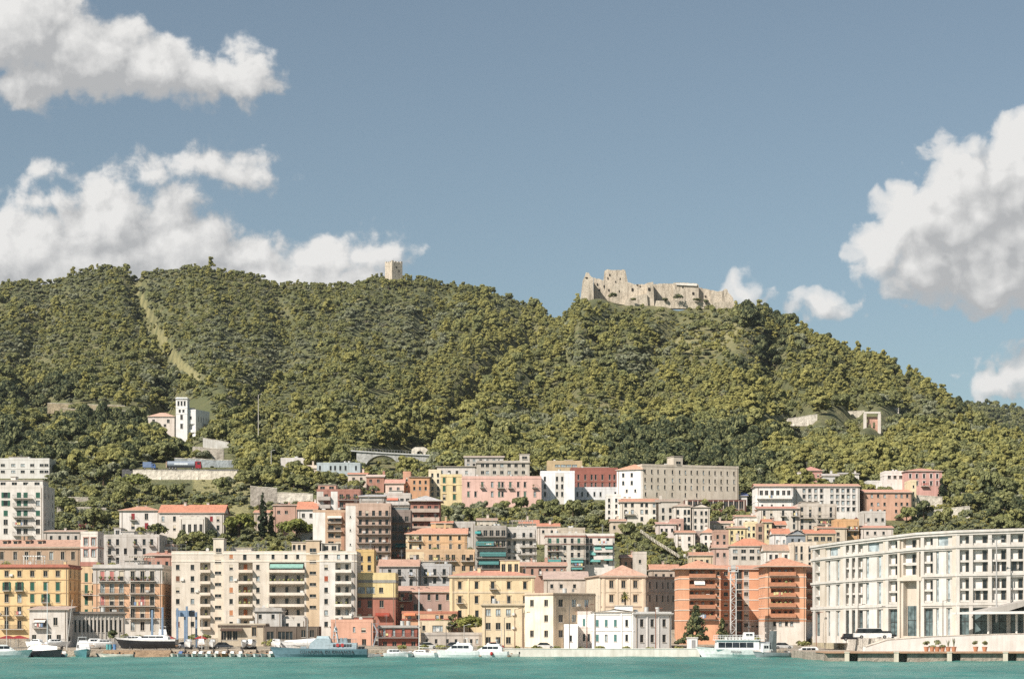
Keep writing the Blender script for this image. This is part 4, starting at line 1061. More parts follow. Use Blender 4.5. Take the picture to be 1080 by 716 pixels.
bld('pavilion', 'small pale pavilion with a bright blue roof panel and yellow hut, at the monastery end', 769, 788, 523, 534, 722, D=5, wall=(212, 206, 200), roof='shed', rh=4, rc=(74,100,176), sets=[([774,780],[527.5],2,3,'d')], ant=0, top=[('hut',777,781.5,517,(236,196,80),(1,3),0)])
bld(PZ, 'cream old mansion with a tiled roof and long window bands, under the white monastery end', 654, 694.5, 529.5, 556, 704, D=11, wall=(228, 216, 196), roof='gablex', rh=4.5, rc=TILE1, sets=[([660,667,677,682,690],[532.5,539.5,547],2.8,4,['ddbdw','dwwdd','d.d.d'])], bal=[(658,670,542.5)], chim=2)
bld(HS, 'white corner house with stacked small windows, left of the cream old mansion', 639.5, 655, 523, 554, 702, D=9, wall=(232, 226, 216), sets=[([642.5,650],[527.5,533.5,540,547],2.2,3.6,'d')])
SMALL = [
 ('weathered grey brown house with a low tiled roof, right of the cream old mansion',692,717,529,556,696,(204,194,178),'gablex',3,(160,130,108),[([699.5,707,713],[538,546],2.6,4.6,'bd')]),
 ('pale three storey house with a slate tinted roof, under the dark colonnade',711,730,534,564,680,(222,212,196),'hip',3,(178,140,116),[([715,722.5,726.5],[540,548,556],2.6,4.8,'bd')]),
 ('crooked ivory house with a round topped gable, under the dark colonnade',729,748.5,535,564,676,(222,210,194),'gabley',4,(176,140,118),[([733.5,740,744.8],[541,549,556],2.4,4,'db')]),
 ('pink white cottage with a reddish lean to roof on the garden stairs',693,713,553,568,660,(228,208,198),'shed',3.5,(206,134,112),[([698,703,709],[559],2.4,3.4,'d')]),
 ('dusky pink house with a flat top behind the garden stairs cottage',708,721,549,566,668,(206,150,130),'flat',0,TILE1,[([712,717],[554,560],2.2,3.2,'d')]),
 ('low white house with one terracotta slope above the round tree',713,733,562,582,641,(228,216,204),'gablex',3,TILE1,[([717,727],[568,575],2.6,4,'hd')]),
 ('mauve brown house with dark windows behind the round tree',731,743,562,580,650,(176,150,140),'flat',0,TILE1,[([734.5,739.5],[567,573],2.4,3.6,'d')]),
 ('white house with a peaked tile cap, right of the round tree',741,754.5,562,586,637,(232,224,214),'hip',5,TILE1,[([744.5,750.5],[567,574.5],2.4,4.6,'bd')]),
 ('terracotta brown house with pink shutters, left of the yellow terrace houses',753.5,768.5,561,592,639,(200,148,122),'flat',0,TILE1,[([757,764],[566,573,581],2.4,4,'db')]),
 ('long low grey storehouse with a flat tiled roof, below the garden trees',748,793,552,560,690,(196,182,166),'gablex',3,(206,150,122),[([754,762,770,778,786],[555.5],2.4,3,'d')]),
 ('yellow terrace house with four little square windows',768,787.5,557,580,641,(238,212,140),'gablex',2.5,TILE2,[([772,779,782.8],[561.5,568],2.2,3.6,'d')]),
 ('pale yellow house taller than its yellow neighbour, with arched loft window',787,799,552,580,642,(238,216,156),'flat',0,TILE1,[([790,795],[557,564,570],2.4,3.8,'wd')]),
 ('tan house with black balcony doors between two yellow houses',798,806,554,582,644,(190,146,116),'flat',0,TILE1,[([801.8],[558,566],3.4,5,'b')]),
 ('narrow yellow house under a terracotta gable in the old town',805.5,814,551,582,640,(236,210,150),'gablex',4,TILE3,[([809.8],[554.5,560.5,566],2.2,3.4,'d')]),
 ('brown old town house with iron balconies beside the narrow yellow one',813.5,829,554,580,645,(178,142,124),'gablex',5,TILE3,[([817.5,823],[556,563],2.6,4.4,'b')]),
 ('pale loggia house under a large bright orange hipped roof',770.5,812,576,596,601,(206,194,180),'hip',8.5,TILE3,[([775.5,784.3,793.2,801.2],[581.2,588.2],4.6,3.6,'dwbd')]),
 ('white walled house with a bright orange roof beside the blue grey gable',815,833,563.5,582,613,(232,228,224),'gablex',6.5,TILE3,[([820,827],[571],2.2,3.2,'w')]),
 ('blue grey gabled house with an arched loft opening',831.5,849.5,564,584,608,(142,152,162),'gabley',5,(196,150,130),[([836,843],[570],2.4,3.6,'d')]),
 ('white house with a faded brown tiled roof, above the orange apartments',806,837,581,600,590,(228,220,210),'gablex',7,(178,128,96),[([813,819,829],[587],3,4.4,'wd')]),
 ('cream stacked house with a round stair bay, left of the white waterfront building',835.5,861,574,606,584,(228,206,178),'flat',0,TILE1,[([840,845.5,854],[579,587,596],2.4,6,'dbw')]),
 ('tan house with a dark glazed loggia under an orange roof',849,881,563,582,622,(214,188,146),'gablex',5,TILE3,[([854,861,868,875],[568],4.4,4,'dh')]),
 ('grey white small house between pink orange block and orange house',909.5,934,541,560,690,(206,196,186),'flat',0,TILE1,[([916,924,931],[548],2.6,3.4,'d')]),
 ('low cottage row with terracotta roofs just behind the white waterfront building',908,942,557,570,640,(222,206,194),'gablex',3,(216,128,96),[([915,923,932],[562],2.4,3,'d')]),
 ('weathered cream house with a tile roof low behind the white waterfront building',862,893,557,576,636,(222,200,168),'shed',3,TILE1,[([868,876,884],[563,569],3,3.4,'dw')]),
 ('small whitewashed house beside the grey blue long roof on the upper road',296,321.5,484.5,494,812,(222,214,208),'flat',0,TILE1,[([304,313],[489],3,2.6,'d')]),
 ('little tan gabled hut below the whitewashed house of the upper road',315,334,494,502,798,(214,190,160),'gablex',4,(200,176,150),[([323],[498],2.4,3,'d')]),
 ('long grey blue prefabricated building with black openings on the upper slope',334,380,489.5,502,796,(176,192,198),'flat',0,TILE1,[([337.5,348.8,353.5,359,364.5,375.5],[493.5],2,4.4,'d')]),
 ('cottage with a bright terracotta roof, left under the viaduct arch',367,387,500.5,511,764,(222,200,180),'gablex',2.5,TILE3,[([373,381],[505],2.6,3,'d')]),
 ('brick red cottage with a pale roof, right under the viaduct arch',386.5,405,503,513,756,(196,124,96),'gablex',3,(206,170,150),[([391,399],[507],2.6,3,'d')]),
 ('ruined pinkish terrace house at the foot of the grey retaining wall',288,313,533,548,662,(204,150,124),'shed',2.5,(196,130,104),[([294,302],[540],3,3,'d')]),
 ('red roofed cottage behind the twin apartment balconies of mid town',548,568,552.5,566,652,(220,204,186),'gablex',4.5,TILE3,[([554,562],[558],2.4,3,'d')]),
 ('second red roofed cottage, right of the dark conifer in mid town',567,590,555.5,570,648,(222,204,190),'gablex',4,TILE3,[([573,582],[560.5],2.4,3,'d')]),
 ('low tan terrace house with pot plants on its roof, in mid town',588,617,558.5,572,644,(206,186,160),'flat',0,TILE1,[([595,604,611],[564],2.4,3,'d')]),
 ('low house with a long pink tiled roof, left of the beige palazzo',574,620,611,640,548,(208,190,170),'shed',9,(190,152,132),[([582,592,606],[618],3,4,'d')]),
 ('little brown house with a tile roof at the foot of the garden stairs',655,673,588,604,596,(176,132,108),'gablex',3,TILE2,[([660,667],[594],2.4,3.6,'d')]),
 ('square chimney like stone house at the foot of the garden stairs',668,682,584,606,592,(208,192,176),'flat',0,TILE1,[([675],[592],2.4,3.6,'d')]),
 ('low house with a wide terracotta roof, left of the orange apartments',686,716,601,620,556,(196,170,146),'gablex',6,TILE1,[([692,700,708],[607],2.6,3.6,'d')]),
 ('low grey cottage behind the tan dormered house at the left',46,86,561,575,592,(196,184,170),'shed',3,(190,140,112),[([54,63,72,80],[567],2.6,4,'d')]),
 ('grey gabled house between the rose pink villa and the pink villa',868,886,502,514,797,(206,202,196),'gablex',3,(176,168,160),[([873,880],[507],2.4,3,'d')]),
 ('pale two storey house with a slate coloured roof, right of the grey gabled house',887,906,500,514,797,(224,216,206),'shed',3,(170,166,162),[([892,900],[504,509],2.4,2.8,'dw')]),
 ('tiny peach house among the trees above the pale two storey house',872,884,490,498,836,(222,180,150),'hip',2.5,TILE1,[([878],[494],2.2,2.8,'d')]),
 ('tan cottage under the white corner house, at the top of the garden stairway',644,660,550,566,672,(214,190,160),'gablex',3,TILE2,[([648,655],[556],2.4,3.4,'d')]),
 ('grey rooftop house with a wooden terrace, left of the teal awning block',478,501,552,570,640,(196,188,178),'flat',0,TILE1,[([483,489,495],[558,564],2.6,3.6,'dbd')]),
 ('cream house with a brown tiled roof behind the teal awning block',503,524,549,566,648,(220,204,178),'gablex',3,(178,128,100),[([508,514,520],[555],2.6,3.6,'d')]),
 ('small ochre house with a red roof tucked behind the orange mansion',455,477,552,568,636,(216,176,120),'gablex',3,TILE3,[([460,466,472],[558],2.6,3.4,'d')]),
 ('white terraced house with two balconies above the yellow terrace houses',776,800,545,560,668,(226,218,206),'shed',3,TILE1,[([781,787,794],[551],2.4,4,'bd')]),
 ('faded pink tile roofed house left of the large bright orange hipped roof',752,771,578,596,606,(212,168,150),'gablex',4,TILE2,[([757,764],[585],2.6,4,'bd')]),
 ('cream house with a terracotta roof right behind the right orange block',812,836,592,606,566,(226,208,182),'hip',4,TILE3,[([818,824,830],[598],2.8,3.6,'dw')]),
 ('pale ochre house with a flat roof above the orange apartments, near the round tree',728,752,586,600,590,(218,190,146),'gablex',4,TILE1,[([734,740,746],[592],2.6,3.6,'d')]),
 ('stone farmhouse under the ruined grey wall corner',268,288,541,556,668,(206,186,160),'gablex',3.5,TILE1,[([273,281],[547],2.6,3.4,'d')]),
]
for (lb, a, b, t, y, Y_b, wl, rf, rh_, rcol, st) in SMALL:
    bld(HS, lb, a, b, t, y, Y_b, D=8.5, wall=wl, roof=rf, rh=rh_, rc=rcol, sets=st, chim=1 if rf != 'flat' else 0, ant=1 if Y_b < 700 else 0, stain=.55, eave=.35)
bld(PZ, 'white palazzo wing with an arcade of round arches, right of the monastery gardens', 797, 836.5, 513, 552, 745, D=10, wall=(238, 232, 224), roof='gablex', rh=3.5, rc=(216,136,100), sets=[([803,808.6,814.4,820.4,826.6,832],[519.8],3.2,5,'d'),([804,814,826],[534,541],2,4,'d')], bal=[(798,835,525.5,'solid',(236,230,222))], strings=[529], ant=0)
bld(PZ, 'long white palazzo with four even rows of framed windows and a straight tiled roof', 836.5, 906.5, 513, 550, 742, D=11, wall=(224, 216, 206), roof='gablex', rh=3.5, rc=(214,134,98), sets=[([848,854,860.3,866.4,877.3,883.3,889,894.6,900.5],[517.3,523.6,530,537],2.6,3.6,'wwd',None,(186,178,172))], ant=1)
bld('villa', 'rose pink villa with a red hipped roof, above the long white palazzo', 846, 867, 496.5, 512, 802, D=10, wall=(212, 138, 122), roof='hip', rh=5, rc=(204,118,98), sets=[([851,857,863],[501,507],2.4,3,'dh')])
bld(HS, 'pale flat roofed house touching the rose pink villa', 830, 848, 500, 512, 800, D=8, wall=(218, 206, 192), sets=[([835,841],[505],2.4,3,'w')], ant=0)
bld(PZ, 'row of old whitish houses with a red tiled roof edge, below the arcaded white palazzo', 800.5, 842, 536.5, 566, 702, D=10, wall=(224, 212, 196), roof='shed', rh=4, rc=(212,110,82), sets=[([806,813.5,826,837.5],[541,548,555],2.4,5,'dbhd')], bal=[(823,829,544),(834,841,544)], stain=.6)
bld(PZ, 'taller weathered grey beige house with stacked balconies, below the long white palazzo', 841.5, 882.5, 533.5, 566, 698, D=11, wall=(206, 191, 173), sets=[([846,854.6,864.6,876.4],[537,543,549.4,556],2.5,4.4,'bdh')], bal=[(843.5,857.5,546.2),(861.5,880,546.2),(861.5,880,552.8)], stain=.6, top=[('hut',846,866,529,(206,192,172))])
bld(HS, 'bright orange ochre cube house with a dark balcony, beside magenta flowers', 881.5, 906, 549.5, 570, 640, D=9, wall=(224, 162, 94), sets=[([895.5,902],[556.5,563],3,3.6,'bd')], bal=[(892,905,559)], stain=.5)
pk = bld(PZ, 'salmon orange block of three window rows with a yellow end bay and tiled roof', 911, 961, 519.5, 549, 735, D=11, wall=(224, 158, 122), roof='gablex', rh=4, rc=(216,134,100), sets=[([919.5,926.2,933,945.2,951,957],[523,531.5,539],2.3,3.2,'dwd')])
bld(PZ, '', 960.5, 966.5, 508, 549, 737, D=11, wall=(232, 208, 154), sets=[([963.5],[513,520,527,534],1.6,2.6,'d')], into=pk, ant=0)
bld(HS, 'pale grey flat roofed house behind the salmon orange block', 915, 958, 508.5, 522, 768, D=9, wall=(206, 201, 196), sets=[([922,930,938,946,953],[513],2.6,3,'wd')], ant=1)
pv = bld('villa', 'pink villa with white window frames and a wide terracotta roof, beside a cypress', 955, 993.5, 497, 528, 788, D=12, wall=(224, 152, 136), roof='hip', rh=4, rc=(212,128,98), sets=[([960,967,974.6,982,988.5],[502,509.6],2.3,4,'dsd',(120,80,76),(234,214,204))], bal=[(971,979,512.5)])
bld('villa', '', 933, 955.5, 498.5, 512, 794, D=9, wall=(232, 218, 208), sets=[([938,944,950],[503],3,3,'d')], into=pv, ant=0, strings=[501])
# ---- mid town centre
bld(AP, 'dark balcony apartment block hung with long teal awnings, right of the ochre block', 501, 534, 556.5, 612, 610, D=11, wall=(172, 162, 148), sets=[([505.5,512,518.5,525,531],[562,573,584.4,596],3.8,5.6,'dbbd')], bal=[(501.5,533,y+3.6,'bar',(150,140,128)) for y in (562,573,584.4,596)], awn=[(502,521,570.5,TEAL,4),(506,533.5,582,TEAL,3.6),(505,526,590.5,TEAL,4),(501,507,560,(70,150,146),2)], ant=3, top=[('rail',502,533)])
bld(AP, 'light grey apartment block with corner balconies, between the teal awnings and the red lined block', 533.5, 566, 558, 610, 614, D=11, wall=(206, 199, 190), sets=[([537,543,552.5,560],[564,572.4,580.6,588.8],2.8,4.4,'dddh')], bal=[(548,565,576.5,'bar'),(546,565.5,584.5,'bar',(180,170,160)),(535,564,567.5,'bar')], top=[('rail',534,565,1.6),('pergola',540,562)], ant=4, ac=3)
bld(AP, 'beige apartment block with dark red floor lines and green shutters, mid town', 575, 617.5, 564.5, 618, 608, D=11, wall=(210, 198, 180), sets=[([580,588.3,596,603.5,610.5],[570,577.6,585,592.6,600.4],2.8,4.6,['ssdds','bdddd','ddhdb','ddddb','ddhdd'],(58,108,92))], strings=[(565.3,.5,(166,92,76)),(573.6,.2,(160,110,94))], bal=[(577,592,574),(577,592,580.8),(577,592,589),(602,616.5,574),(602,616.5,589),(602,616.5,597)], awn=[(578,591.5,587.5,(88,150,144),4),(602,615,588.5,(88,150,144),4),(602.5,614,596.5,(88,144,138),3)], ant=4)
bld(AP, 'white apartment block with many turquoise awnings, right of the red lined block', 617.5, 648, 565, 616, 606, D=11, wall=(228, 219, 208), sets=[([619.5,623.5,632,641],[570,577.6,585,592.6],2.6,4.4,'dbd')], strings=[(566,.5,(172,110,94)),(574,.2,(176,120,104))], bal=[(626,646,574,'solid',(222,212,202)),(626,646,581.6,'solid',(222,212,202)),(626,646,589.4,'solid',(222,212,202))], awn=[(627,634,575.5,(104,166,158),3),(622,628,580.5,(116,174,166),4),(622,633,587.5,(104,166,158),4),(638,646,575,(104,166,158),3),(637,646,587,(104,166,158),3)], ant=4)
bld(HS, 'brownish pink house with six black French windows and a tiled roof, behind the yellow palazzo', 548.5, 597, 597, 622, 560, D=10, wall=(192, 138, 112), roof='gablex', rh=4.5, rc=TILE2, sets=[([553,561.4,569.6,577,584.8,592.6],[602.8],2.6,6,'dwbbbb')], bal=[(567.5,572,606),(575,579.5,606),(582.5,587,606),(590.5,595,606)], chim=2)
bld(PZ, 'yellow cream palazzo with a broad middle cornice and a tiled roof', 474, 563.5, 607.5, 668, 521, D=13, wall=(236, 202, 142), roof='hip', rh=6, rc=(214,122,88), corn=(226,208,172), sets=[([485,502.6,519.6,536.6,553.6],[617,632.2],3.5,6.8,'dbd',None,(226,188,132)),([485,503,520,537,553],[647],3.5,6.8,'d')], strings=[(624.3,.5,(226,200,156)),(611.2,.2,(222,190,140))], pil=[(476,2.4),(494,1.4),(561.5,2.4)], bal=[(481,489,635.5),(516,524,620.5)], top=[('hut',527.5,548,590,(236,206,146),(5,10),3)], chim=3, ant=3)
# ---- waterfront, right of centre
bld(PZ, 'plain cream three storey block in dappled tree shade, left of the taller cream block', 508.5, 553, 637, 690, 485, D=12, wall=(226, 200, 154), sets=[([515,525.4,536.2],[645.5,660,675],4.6,6.4,'wdd')], corn=(206,184,146), par=.2, side_rows=[645,660], top=[('rail',510,552,.6)], ac=2)
bld(AP, 'tall cream corner block with a sunny face and a shaded tan face', 583.5, 628, 626, 690, 477, 486, D=9.66, wall=(214, 184, 146), wside=(236, 218, 182), sets=[([591.5,605.5,618.8],[635.5,651.8,668],6,7,'wdd')], strings=[(627,.3,(160,134,104))], par=.25, ant=2, ac=2, side_rows=[635.5,651.8,668])  # side wall coloured lighter for sunlight, front darker for shade
gp = bld(PZ, 'grand beige palazzo with pilasters, arched window heads and a tiled roof, behind the white villa', 634, 681, 607.5, 664, 521, D=16, wall=(226, 198, 160), roof='hip', rh=12, rc=(208,142,108), corn=(206,170,140), sets=[([644.8,657.5,670],[616,631],3.8,6.8,'d',None,(214,180,140))], pil=[(636.5,3),(651,1.4),(663.8,1.4),(678.5,3)], strings=[(624,.25,(214,186,150)),(609.8,.3,(206,176,146)),(639.5,.4,(190,160,132))], chim=0, ant=1, side=None)
bld(PZ, '', 617.5, 634, 608.6, 664, 546, 521, D=4, wall=(232, 212, 180), sets=[([621.6,625.6,629.8],[617.5,632],1.6,6,'wd')], into=gp, roof='flat', corn=(206,170,140), side=None, ant=0, par=.1)  # same wall in a brighter colour, standing in for sun on this face
bld(PZ, '', 681, 716, 607.5, 664, 521, 532, D=4, wall=(196, 178, 158), sets=[([685.5,692.8,699,704.6,710],[616.6,630.6],2.4,6.4,'dsd',(120,110,100))], into=gp, roof='flat', corn=(190,160,136), side=None, ant=0, par=.1, strings=[(624,.25,(190,168,146))])  # darker copy of the palazzo wall: shade of the right-turned face as colour
wh_ = bld('villa', 'bright white quayside villa with teal shutters, a low pediment and stepped wings', 624.5, 668.5, 645.5, 687, 474, D=11, wall=(240, 237, 232), sets=[([630,639.4,649,661],[656.8,672.4],2.7,6.6,['sssd','swsd'],(86,134,130))], strings=[(665,.15,(226,222,216)),(647.5,.3,(232,228,222))], roof='gabley', rh=3, rc=(222,214,204), eave=.3, pil=[(626,1.6),(655.4,1.2),(667,1.6)], top=[('hut',650,668,638.5,(238,234,228),(3,9),0)], ant=1, stain=.2)
bld('villa', '', 609.5, 624.5, 647.5, 687, 477, D=9, wall=(226, 206, 192), bands=[(640,661,(238,234,228))], sets=[([616],[656],2.4,7,'s',(86,134,130)),([616,621],[672],2.4,7,'d')], into=wh_, ant=0, stain=.3, strings=[(661,.2,(232,222,212))])
bld('villa', '', 595.5, 609.5, 661, 688, 472, D=7, wall=(240, 237, 232), sets=[([602],[673],2.4,6,'d')], into=wh_, ant=0, stain=.3)
bld('villa', '', 668.5, 708, 646, 687, 474, 478, D=10, wall=(222, 216, 210), sets=[([677,688,700.6],[656.6,673],4,7.4,['ddd','ddd'])], into=wh_, ant=1, stain=.3, corn=(226,222,216), par=.3, pil=[(682.6,1.2),(694.6,1.2)], side=None)  # white wall greyed to paint in the dimmer light on this face
# ---- orange apartments
OR = (246, 158, 104); RW = [604.6, 615.6, 626.4, 637.2, 648.2]
oa = bld(AP, 'bright orange apartment building of two hipped blocks with white floor lines', 716, 760, 600, 676, 500, D=13, wall=OR, roof='hip', rh=9.5, rc=(218,128,84), eave=1.3,
    vb=[(754.5,760,(234,148,98))], strings=[(y,.22,(226,208,188)) for y in (610,621,632,643,654)], rec=[(727,754,y-4,y+3.6,1.5,(214,150,112)) for y in RW],
    sets=[([730.5,735.5,742,751],RW,2.8,4.8,['dwhd','d..d','dwhd','dhwd','hdwd']),([757.4],RW,2,3.4,'d')], bal=[(726.6,754.4,y+3.8,'panel',(186,130,100)) for y in RW], awn=[(732,743,611.5,(236,230,222),4)], ant=3, ac=2, side_rows=RW)
bld(AP, '', 760, 808, 600.5, 676, 512, D=9, wall=(240, 152, 100), vb=[(784.3,790,(190,180,170)),(802.8,807,(196,186,176)),(775.5,783,(120,76,58))], bands=[(655,700,(206,176,156))], strings=[(y,.2,(232,220,206)) for y in (610.5,621.5,632.4,643.4,654)],
    sets=[([765.5,787,805],[604.6,615.4,626.2,637,647.8,659],4,3.6,['ddd','ddd','ddh','hhh','hhd','ddd']),([779.3],[607,620,634,648,661],4.6,9,'d'),([794,799],[659],2.6,4,'h')], roof='gablex', rh=4.5, rc=(214,126,86), into=oa, ant=2)
bld(AP, '', 807, 850, 597.5, 676, 496, D=13, wall=OR, roof='hip', rh=10, rc=(218,128,84), eave=1.3, bands=[(655.4,700,(228,214,198))], strings=[(y,.22,(226,208,188)) for y in (608,619,630,641,652.5)],
    rec=[(813,838,y-4,y+3.6,1.5,(214,150,112)) for y in (602.6,613.6,624.6,635.4,646.4)], sets=[([817,823,829.5,835],[602.6,613.6,624.6,635.4,646.4,657.4],3,4.6,['hwwh','ddbd','dwdw','dbdw','ddbb','dwdw'])],
    bal=[(811,839,y+3.8,'panel',(190,132,100)) for y in (602.6,613.6,624.6,635.4,646.4)], into=oa, ant=3)
bld(AP, '', 850, 859.5, 600, 676, 499, 511, D=9, wall=(232, 146, 98), bands=[(655.4,700,(222,206,190))], strings=[(y,.2,(226,208,188)) for y in (610,621,632,643,654)], sets=[([853,856.4],[605,616,627,638,649,660],2.2,4.4,'db')], bal=[(851,859,y+3.4,'panel',(150,96,74)) for y in (605,616,627,638,649)], into=oa, side=None, ant=0)
# ================================================================ white waterfront building (curved in plan)
WPL = [(857,458),(872,451),(888,446),(930,438),(968,430),(1010,424),(1080,420),(1130,418)]
def kz(px): return float(np.interp(px, [857, 930, 968, 1010, 1080], [.907, .958, .981, .99, 1.0]))
def wy(px): return float(np.interp(px, [a for a, b in WPL], [b for a, b in WPL]))
def build_white():
    root = thing('apartment_building', 'large white curved waterfront building with pillared loggias, a tall tan portal and glazed ground floor', 'apartment_building', (wx(930, wy(930)), wy(930), 4.2))
    BASES[root.name] = Matrix.Translation(root.location)
    inv = BASES[root.name].inverted()
    WH, TAN, BK = plaster((201, 193, 182), stain=.45), plaster((204, 188, 167), stain=.4), plaster((220, 212, 202), stain=.3)
    TEALG = glass((70, 82, 83), .1)
    def part(nm, me, M=Matrix.Identity(4), parent=None):
        o = bpy.data.objects.new(nm, me); COL.objects.link(o); o.parent = parent or root
        o.matrix_local = M if parent else inv @ M
        return o
    Z0, ZT = 3.0, 26.0
    LV = [('attic', 23.3, 25.2), ('upper', 17.5, 22.2), ('middle', 11.7, 16.4), ('ground', 4.6, 10.3)]
    BAYS = [(857,860,'C'),(860,866,'W'),(866,872,'T'),(872,887,'P'),(887,891.5,'T'),(891.5,911,'W3'),(911,932,'P'),(932,936.5,'T'),(936.5,947.5,'W'),(947.5,973.5,'G'),(973.5,985,'W'),(985,1004.5,'P'),(1004.5,1010,'T'),
            (1010,1024,'W'),(1024,1044,'W'),(1044,1063.5,'W'),(1063.5,1081,'W'),(1081,1100,'W'),(1100,1120,'P')]
    for bi, (pa, pb, ty) in enumerate(BAYS):
        A = Vector((wx(pa, wy(pa)), wy(pa), 0)); B = Vector((wx(pb, wy(pb)), wy(pb), 0)); d = B - A; W_ = d.length; ang = math.atan2(d.y, d.x)
        M = Matrix.Translation(A + Vector((0, 0, 3*(1 - kz((pa+pb)/2))))) @ Matrix.Rotation(ang, 4, 'Z') @ Matrix.Scale(kz((pa+pb)/2), 4, (0, 0, 1))
        mb = MB(); ops = []; win = []; slabs = []
        if ty in ('W', 'W3'):
            n = 3 if ty == 'W3' else 1
            ws = W_ / n; q = .42
            for i in range(n):
                a, b = i*ws + q, (i+1)*ws - q*.6
                for nm, z0, z1 in LV:
                    if nm == 'ground':
                        ops.append((a, b, z0, z1, .5, None)); win.append(('g', (a+b)/2, z0, b - a, z1 - z0, .32))
                    else:
                        ops.append((a, b, z0, z1, .6, BK))
                        if nm == 'attic': fl = [(z0, z1)]
                        else:
                            zm = (z0 + z1)/2; fl = [(z0, zm), (zm, z1)]; slabs.append((a, b, zm - .12))
                        slabs.append((a, b, z0 - .15))
                        for (f0, f1) in fl:
                            k = R.choice((1, 1, 2)) if b - a > 2.4 else 1
                            for j in range(k):
                                w = min(.8, (b-a)*.3); u = a + (b - a) * (.75 if k == 1 else (.3, .78)[j])
                                win.append(('d', u, f0 + .1, w*1.15, min(2.1, f1 - f0 - .3), .43))
        elif ty == 'P':
            pw = W_ * .28
            for nm, z0, z1 in LV:
                if nm == 'attic': ops.append((pw*.8, W_ - pw*.8, z0, z1, .3, None)); win.append(('t', W_/2, z0, W_ - 1.6*pw, z1 - z0, .1))
                else:
                    for a, b in ((pw*.45, pw*.95), (W_ - pw*.95, W_ - pw*.45)):
                        ops.append((a, b, z0, z1, .3, None)); win.append(('t', (a+b)/2, z0, b - a, z1 - z0, .1))
        elif ty == 'G':
            a, b = W_*.2, W_*.8
            ops.append((a, b, 4.6, 16.2, 1.3, TAN)); win.append(('g', (a+b)/2 + .1, 4.6, (b-a)*.92, 6.4, 1.12))
            for nm, z0, z1 in LV[:2]:
                zs = [(z0, z1)] if nm == 'attic' else [(z0, (z0+z1)/2), ((z0+z1)/2, z1)]
                ops.append((a, b, z0, z1, .85, BK)); win += [('d', W_*.55, f0 + .15, .9, min(2.0, f1 - f0 - .45), .68) for f0, f1 in zs]
                if nm != 'attic': slabs.append((a, b, (z0+z1)/2 - .12))
        mt = TAN if ty in 'TG' else WH
        facade(mb, lambda u, dd, z: (u, dd, z), 0, W_, Z0, ZT, ops, lambda u, z: mt)
        if ty == 'T': mb.box(.15, W_ - .15, -.35, -.002, Z0, ZT - .6, TAN)
        if ty == 'P': mb.box(W_*.3, W_*.7, -.22, -.002, Z0, 22.0, plaster((206, 200, 190), stain=.4))
        if ty in ('W', 'W3'):
            for x in ([0, W_/3, 2*W_/3] if ty == 'W3' else [0]):
                mb.box(x - .34, x + .44, -.38, -.002, Z0, 25.3, WH)
        if ty == 'G':
            for x in (0.1, W_*.8): mb.box(x, x + W_*.1, -.45, -.002, Z0, 24.9, TAN)
            mb.box(W_*.0, W_, -.5, -.003, 16.3, 17.1, TAN)
        part('bay_wall', mb.data('bay_wall'), M)
        for kd, u, z, w, h, y in win:
            s = MB(); gm = DARKG if kd == 'd' else TEALG if kd == 'g' else LITEG
            s.box(-w/2, w/2, .1, .14, 0, h, gm)
            for x in ((-w/2, 0, w/2) if kd == 'g' else (-w/2, w/2)): s.box(x - .05, x + .05, .02, .098, 0, h, WFR if kd != 'g' else IRON)
            if kd == 'g': s.box(-w/2, w/2, .03, .097, h*.52, h*.52 + .1, IRON)
            part('window', s.data('window'), M @ Matrix.Translation((u, y, z)))
        for a, b, z in slabs:
            s = MB(); s.box(a + .003, b - .003, -.12, .58, z, z + .12, WH); s.box(a + .003, b - .003, -.12, -.03, z + .12, z + .42, WH)
            part('balcony', s.data('balcony'), M)
    # cornice bands that follow the curve
    def ring(off, z, lo_=857, hi_=1130):
        out = []
        px_ = [lo_] + [p for p, y in WPL if lo_ < p < hi_] + [hi_]
        pp = [(wx(p, wy(p)), wy(p)) for p in [lo_] + [p for p, y in WPL if lo_ < p < hi_] + [hi_]]
        for i, (x, y) in enumerate(pp):
            a = pp[max(0, i-1)]; b = pp[min(len(pp)-1, i+1)]; t = Vector((b[0]-a[0], b[1]-a[1])).normalized(); nrm = Vector((t.y, -t.x))
            out.append((x + nrm.x*off, y + nrm.y*off, 3 + (z - 3)*kz(px_[i])))
        return out
    for z0, z1, o in ((22.3, 22.65, .35), (22.65, 23.15, .6), (16.55, 16.9, .3), (16.9, 17.4, .55), (10.5, 10.9, .3), (10.9, 11.5, .5), (25.3, 25.8, .5), (25.8, 26.3, .75)):
        for lo_, hi_ in (((857, 948), (973, 1130)) if z0 < 17 else ((857, 1130),)):
            s = MB(); a, b, c, e = (ring(oo, z, lo_, hi_) for oo, z in ((o, z0), (o, z1), (-.3, z1), (-.3, z0)))
            for q in range(len(a) - 1):
                for f_, g_ in ((a, b), (b, c), (e, a)): s.poly([f_[q], f_[q+1], g_[q+1], g_[q]], WH)
            for q in (0, -1): s.poly([a[q], b[q], c[q], e[q]], WH)
            part('cornice', s.data('cornice'))
    s = MB(); a, c = ring(0, 26.45), ring(-15, 26.45)
    for q in range(len(a) - 1): s.poly([a[q], a[q+1], c[q+1], c[q]], masonry((170, 164, 156), 1, .3, 'roof_deck'))
    lo = ring(-15, 3.0); fr0 = ring(0, 3.0)
    for q in range(len(a) - 1): s.poly([c[q], c[q+1], lo[q+1], lo[q]], WH)
    s.poly([a[0], c[0], lo[0], fr0[0]], WH); 
    ro = part('roof', s.data('roof'))
    for i in range(9):
        px = R.uniform(890, 1080); y = wy(px) + R.uniform(4, 11); x = wx(px, y - 6); s = MB(); w = R.uniform(1, 3)
        s.box(x, x + w, y, y + 2, 26.3, 26.45 + R.uniform(1.2, 2.2), WH); part('plant_room', s.data('plant_room'), inv, ro)
    return root
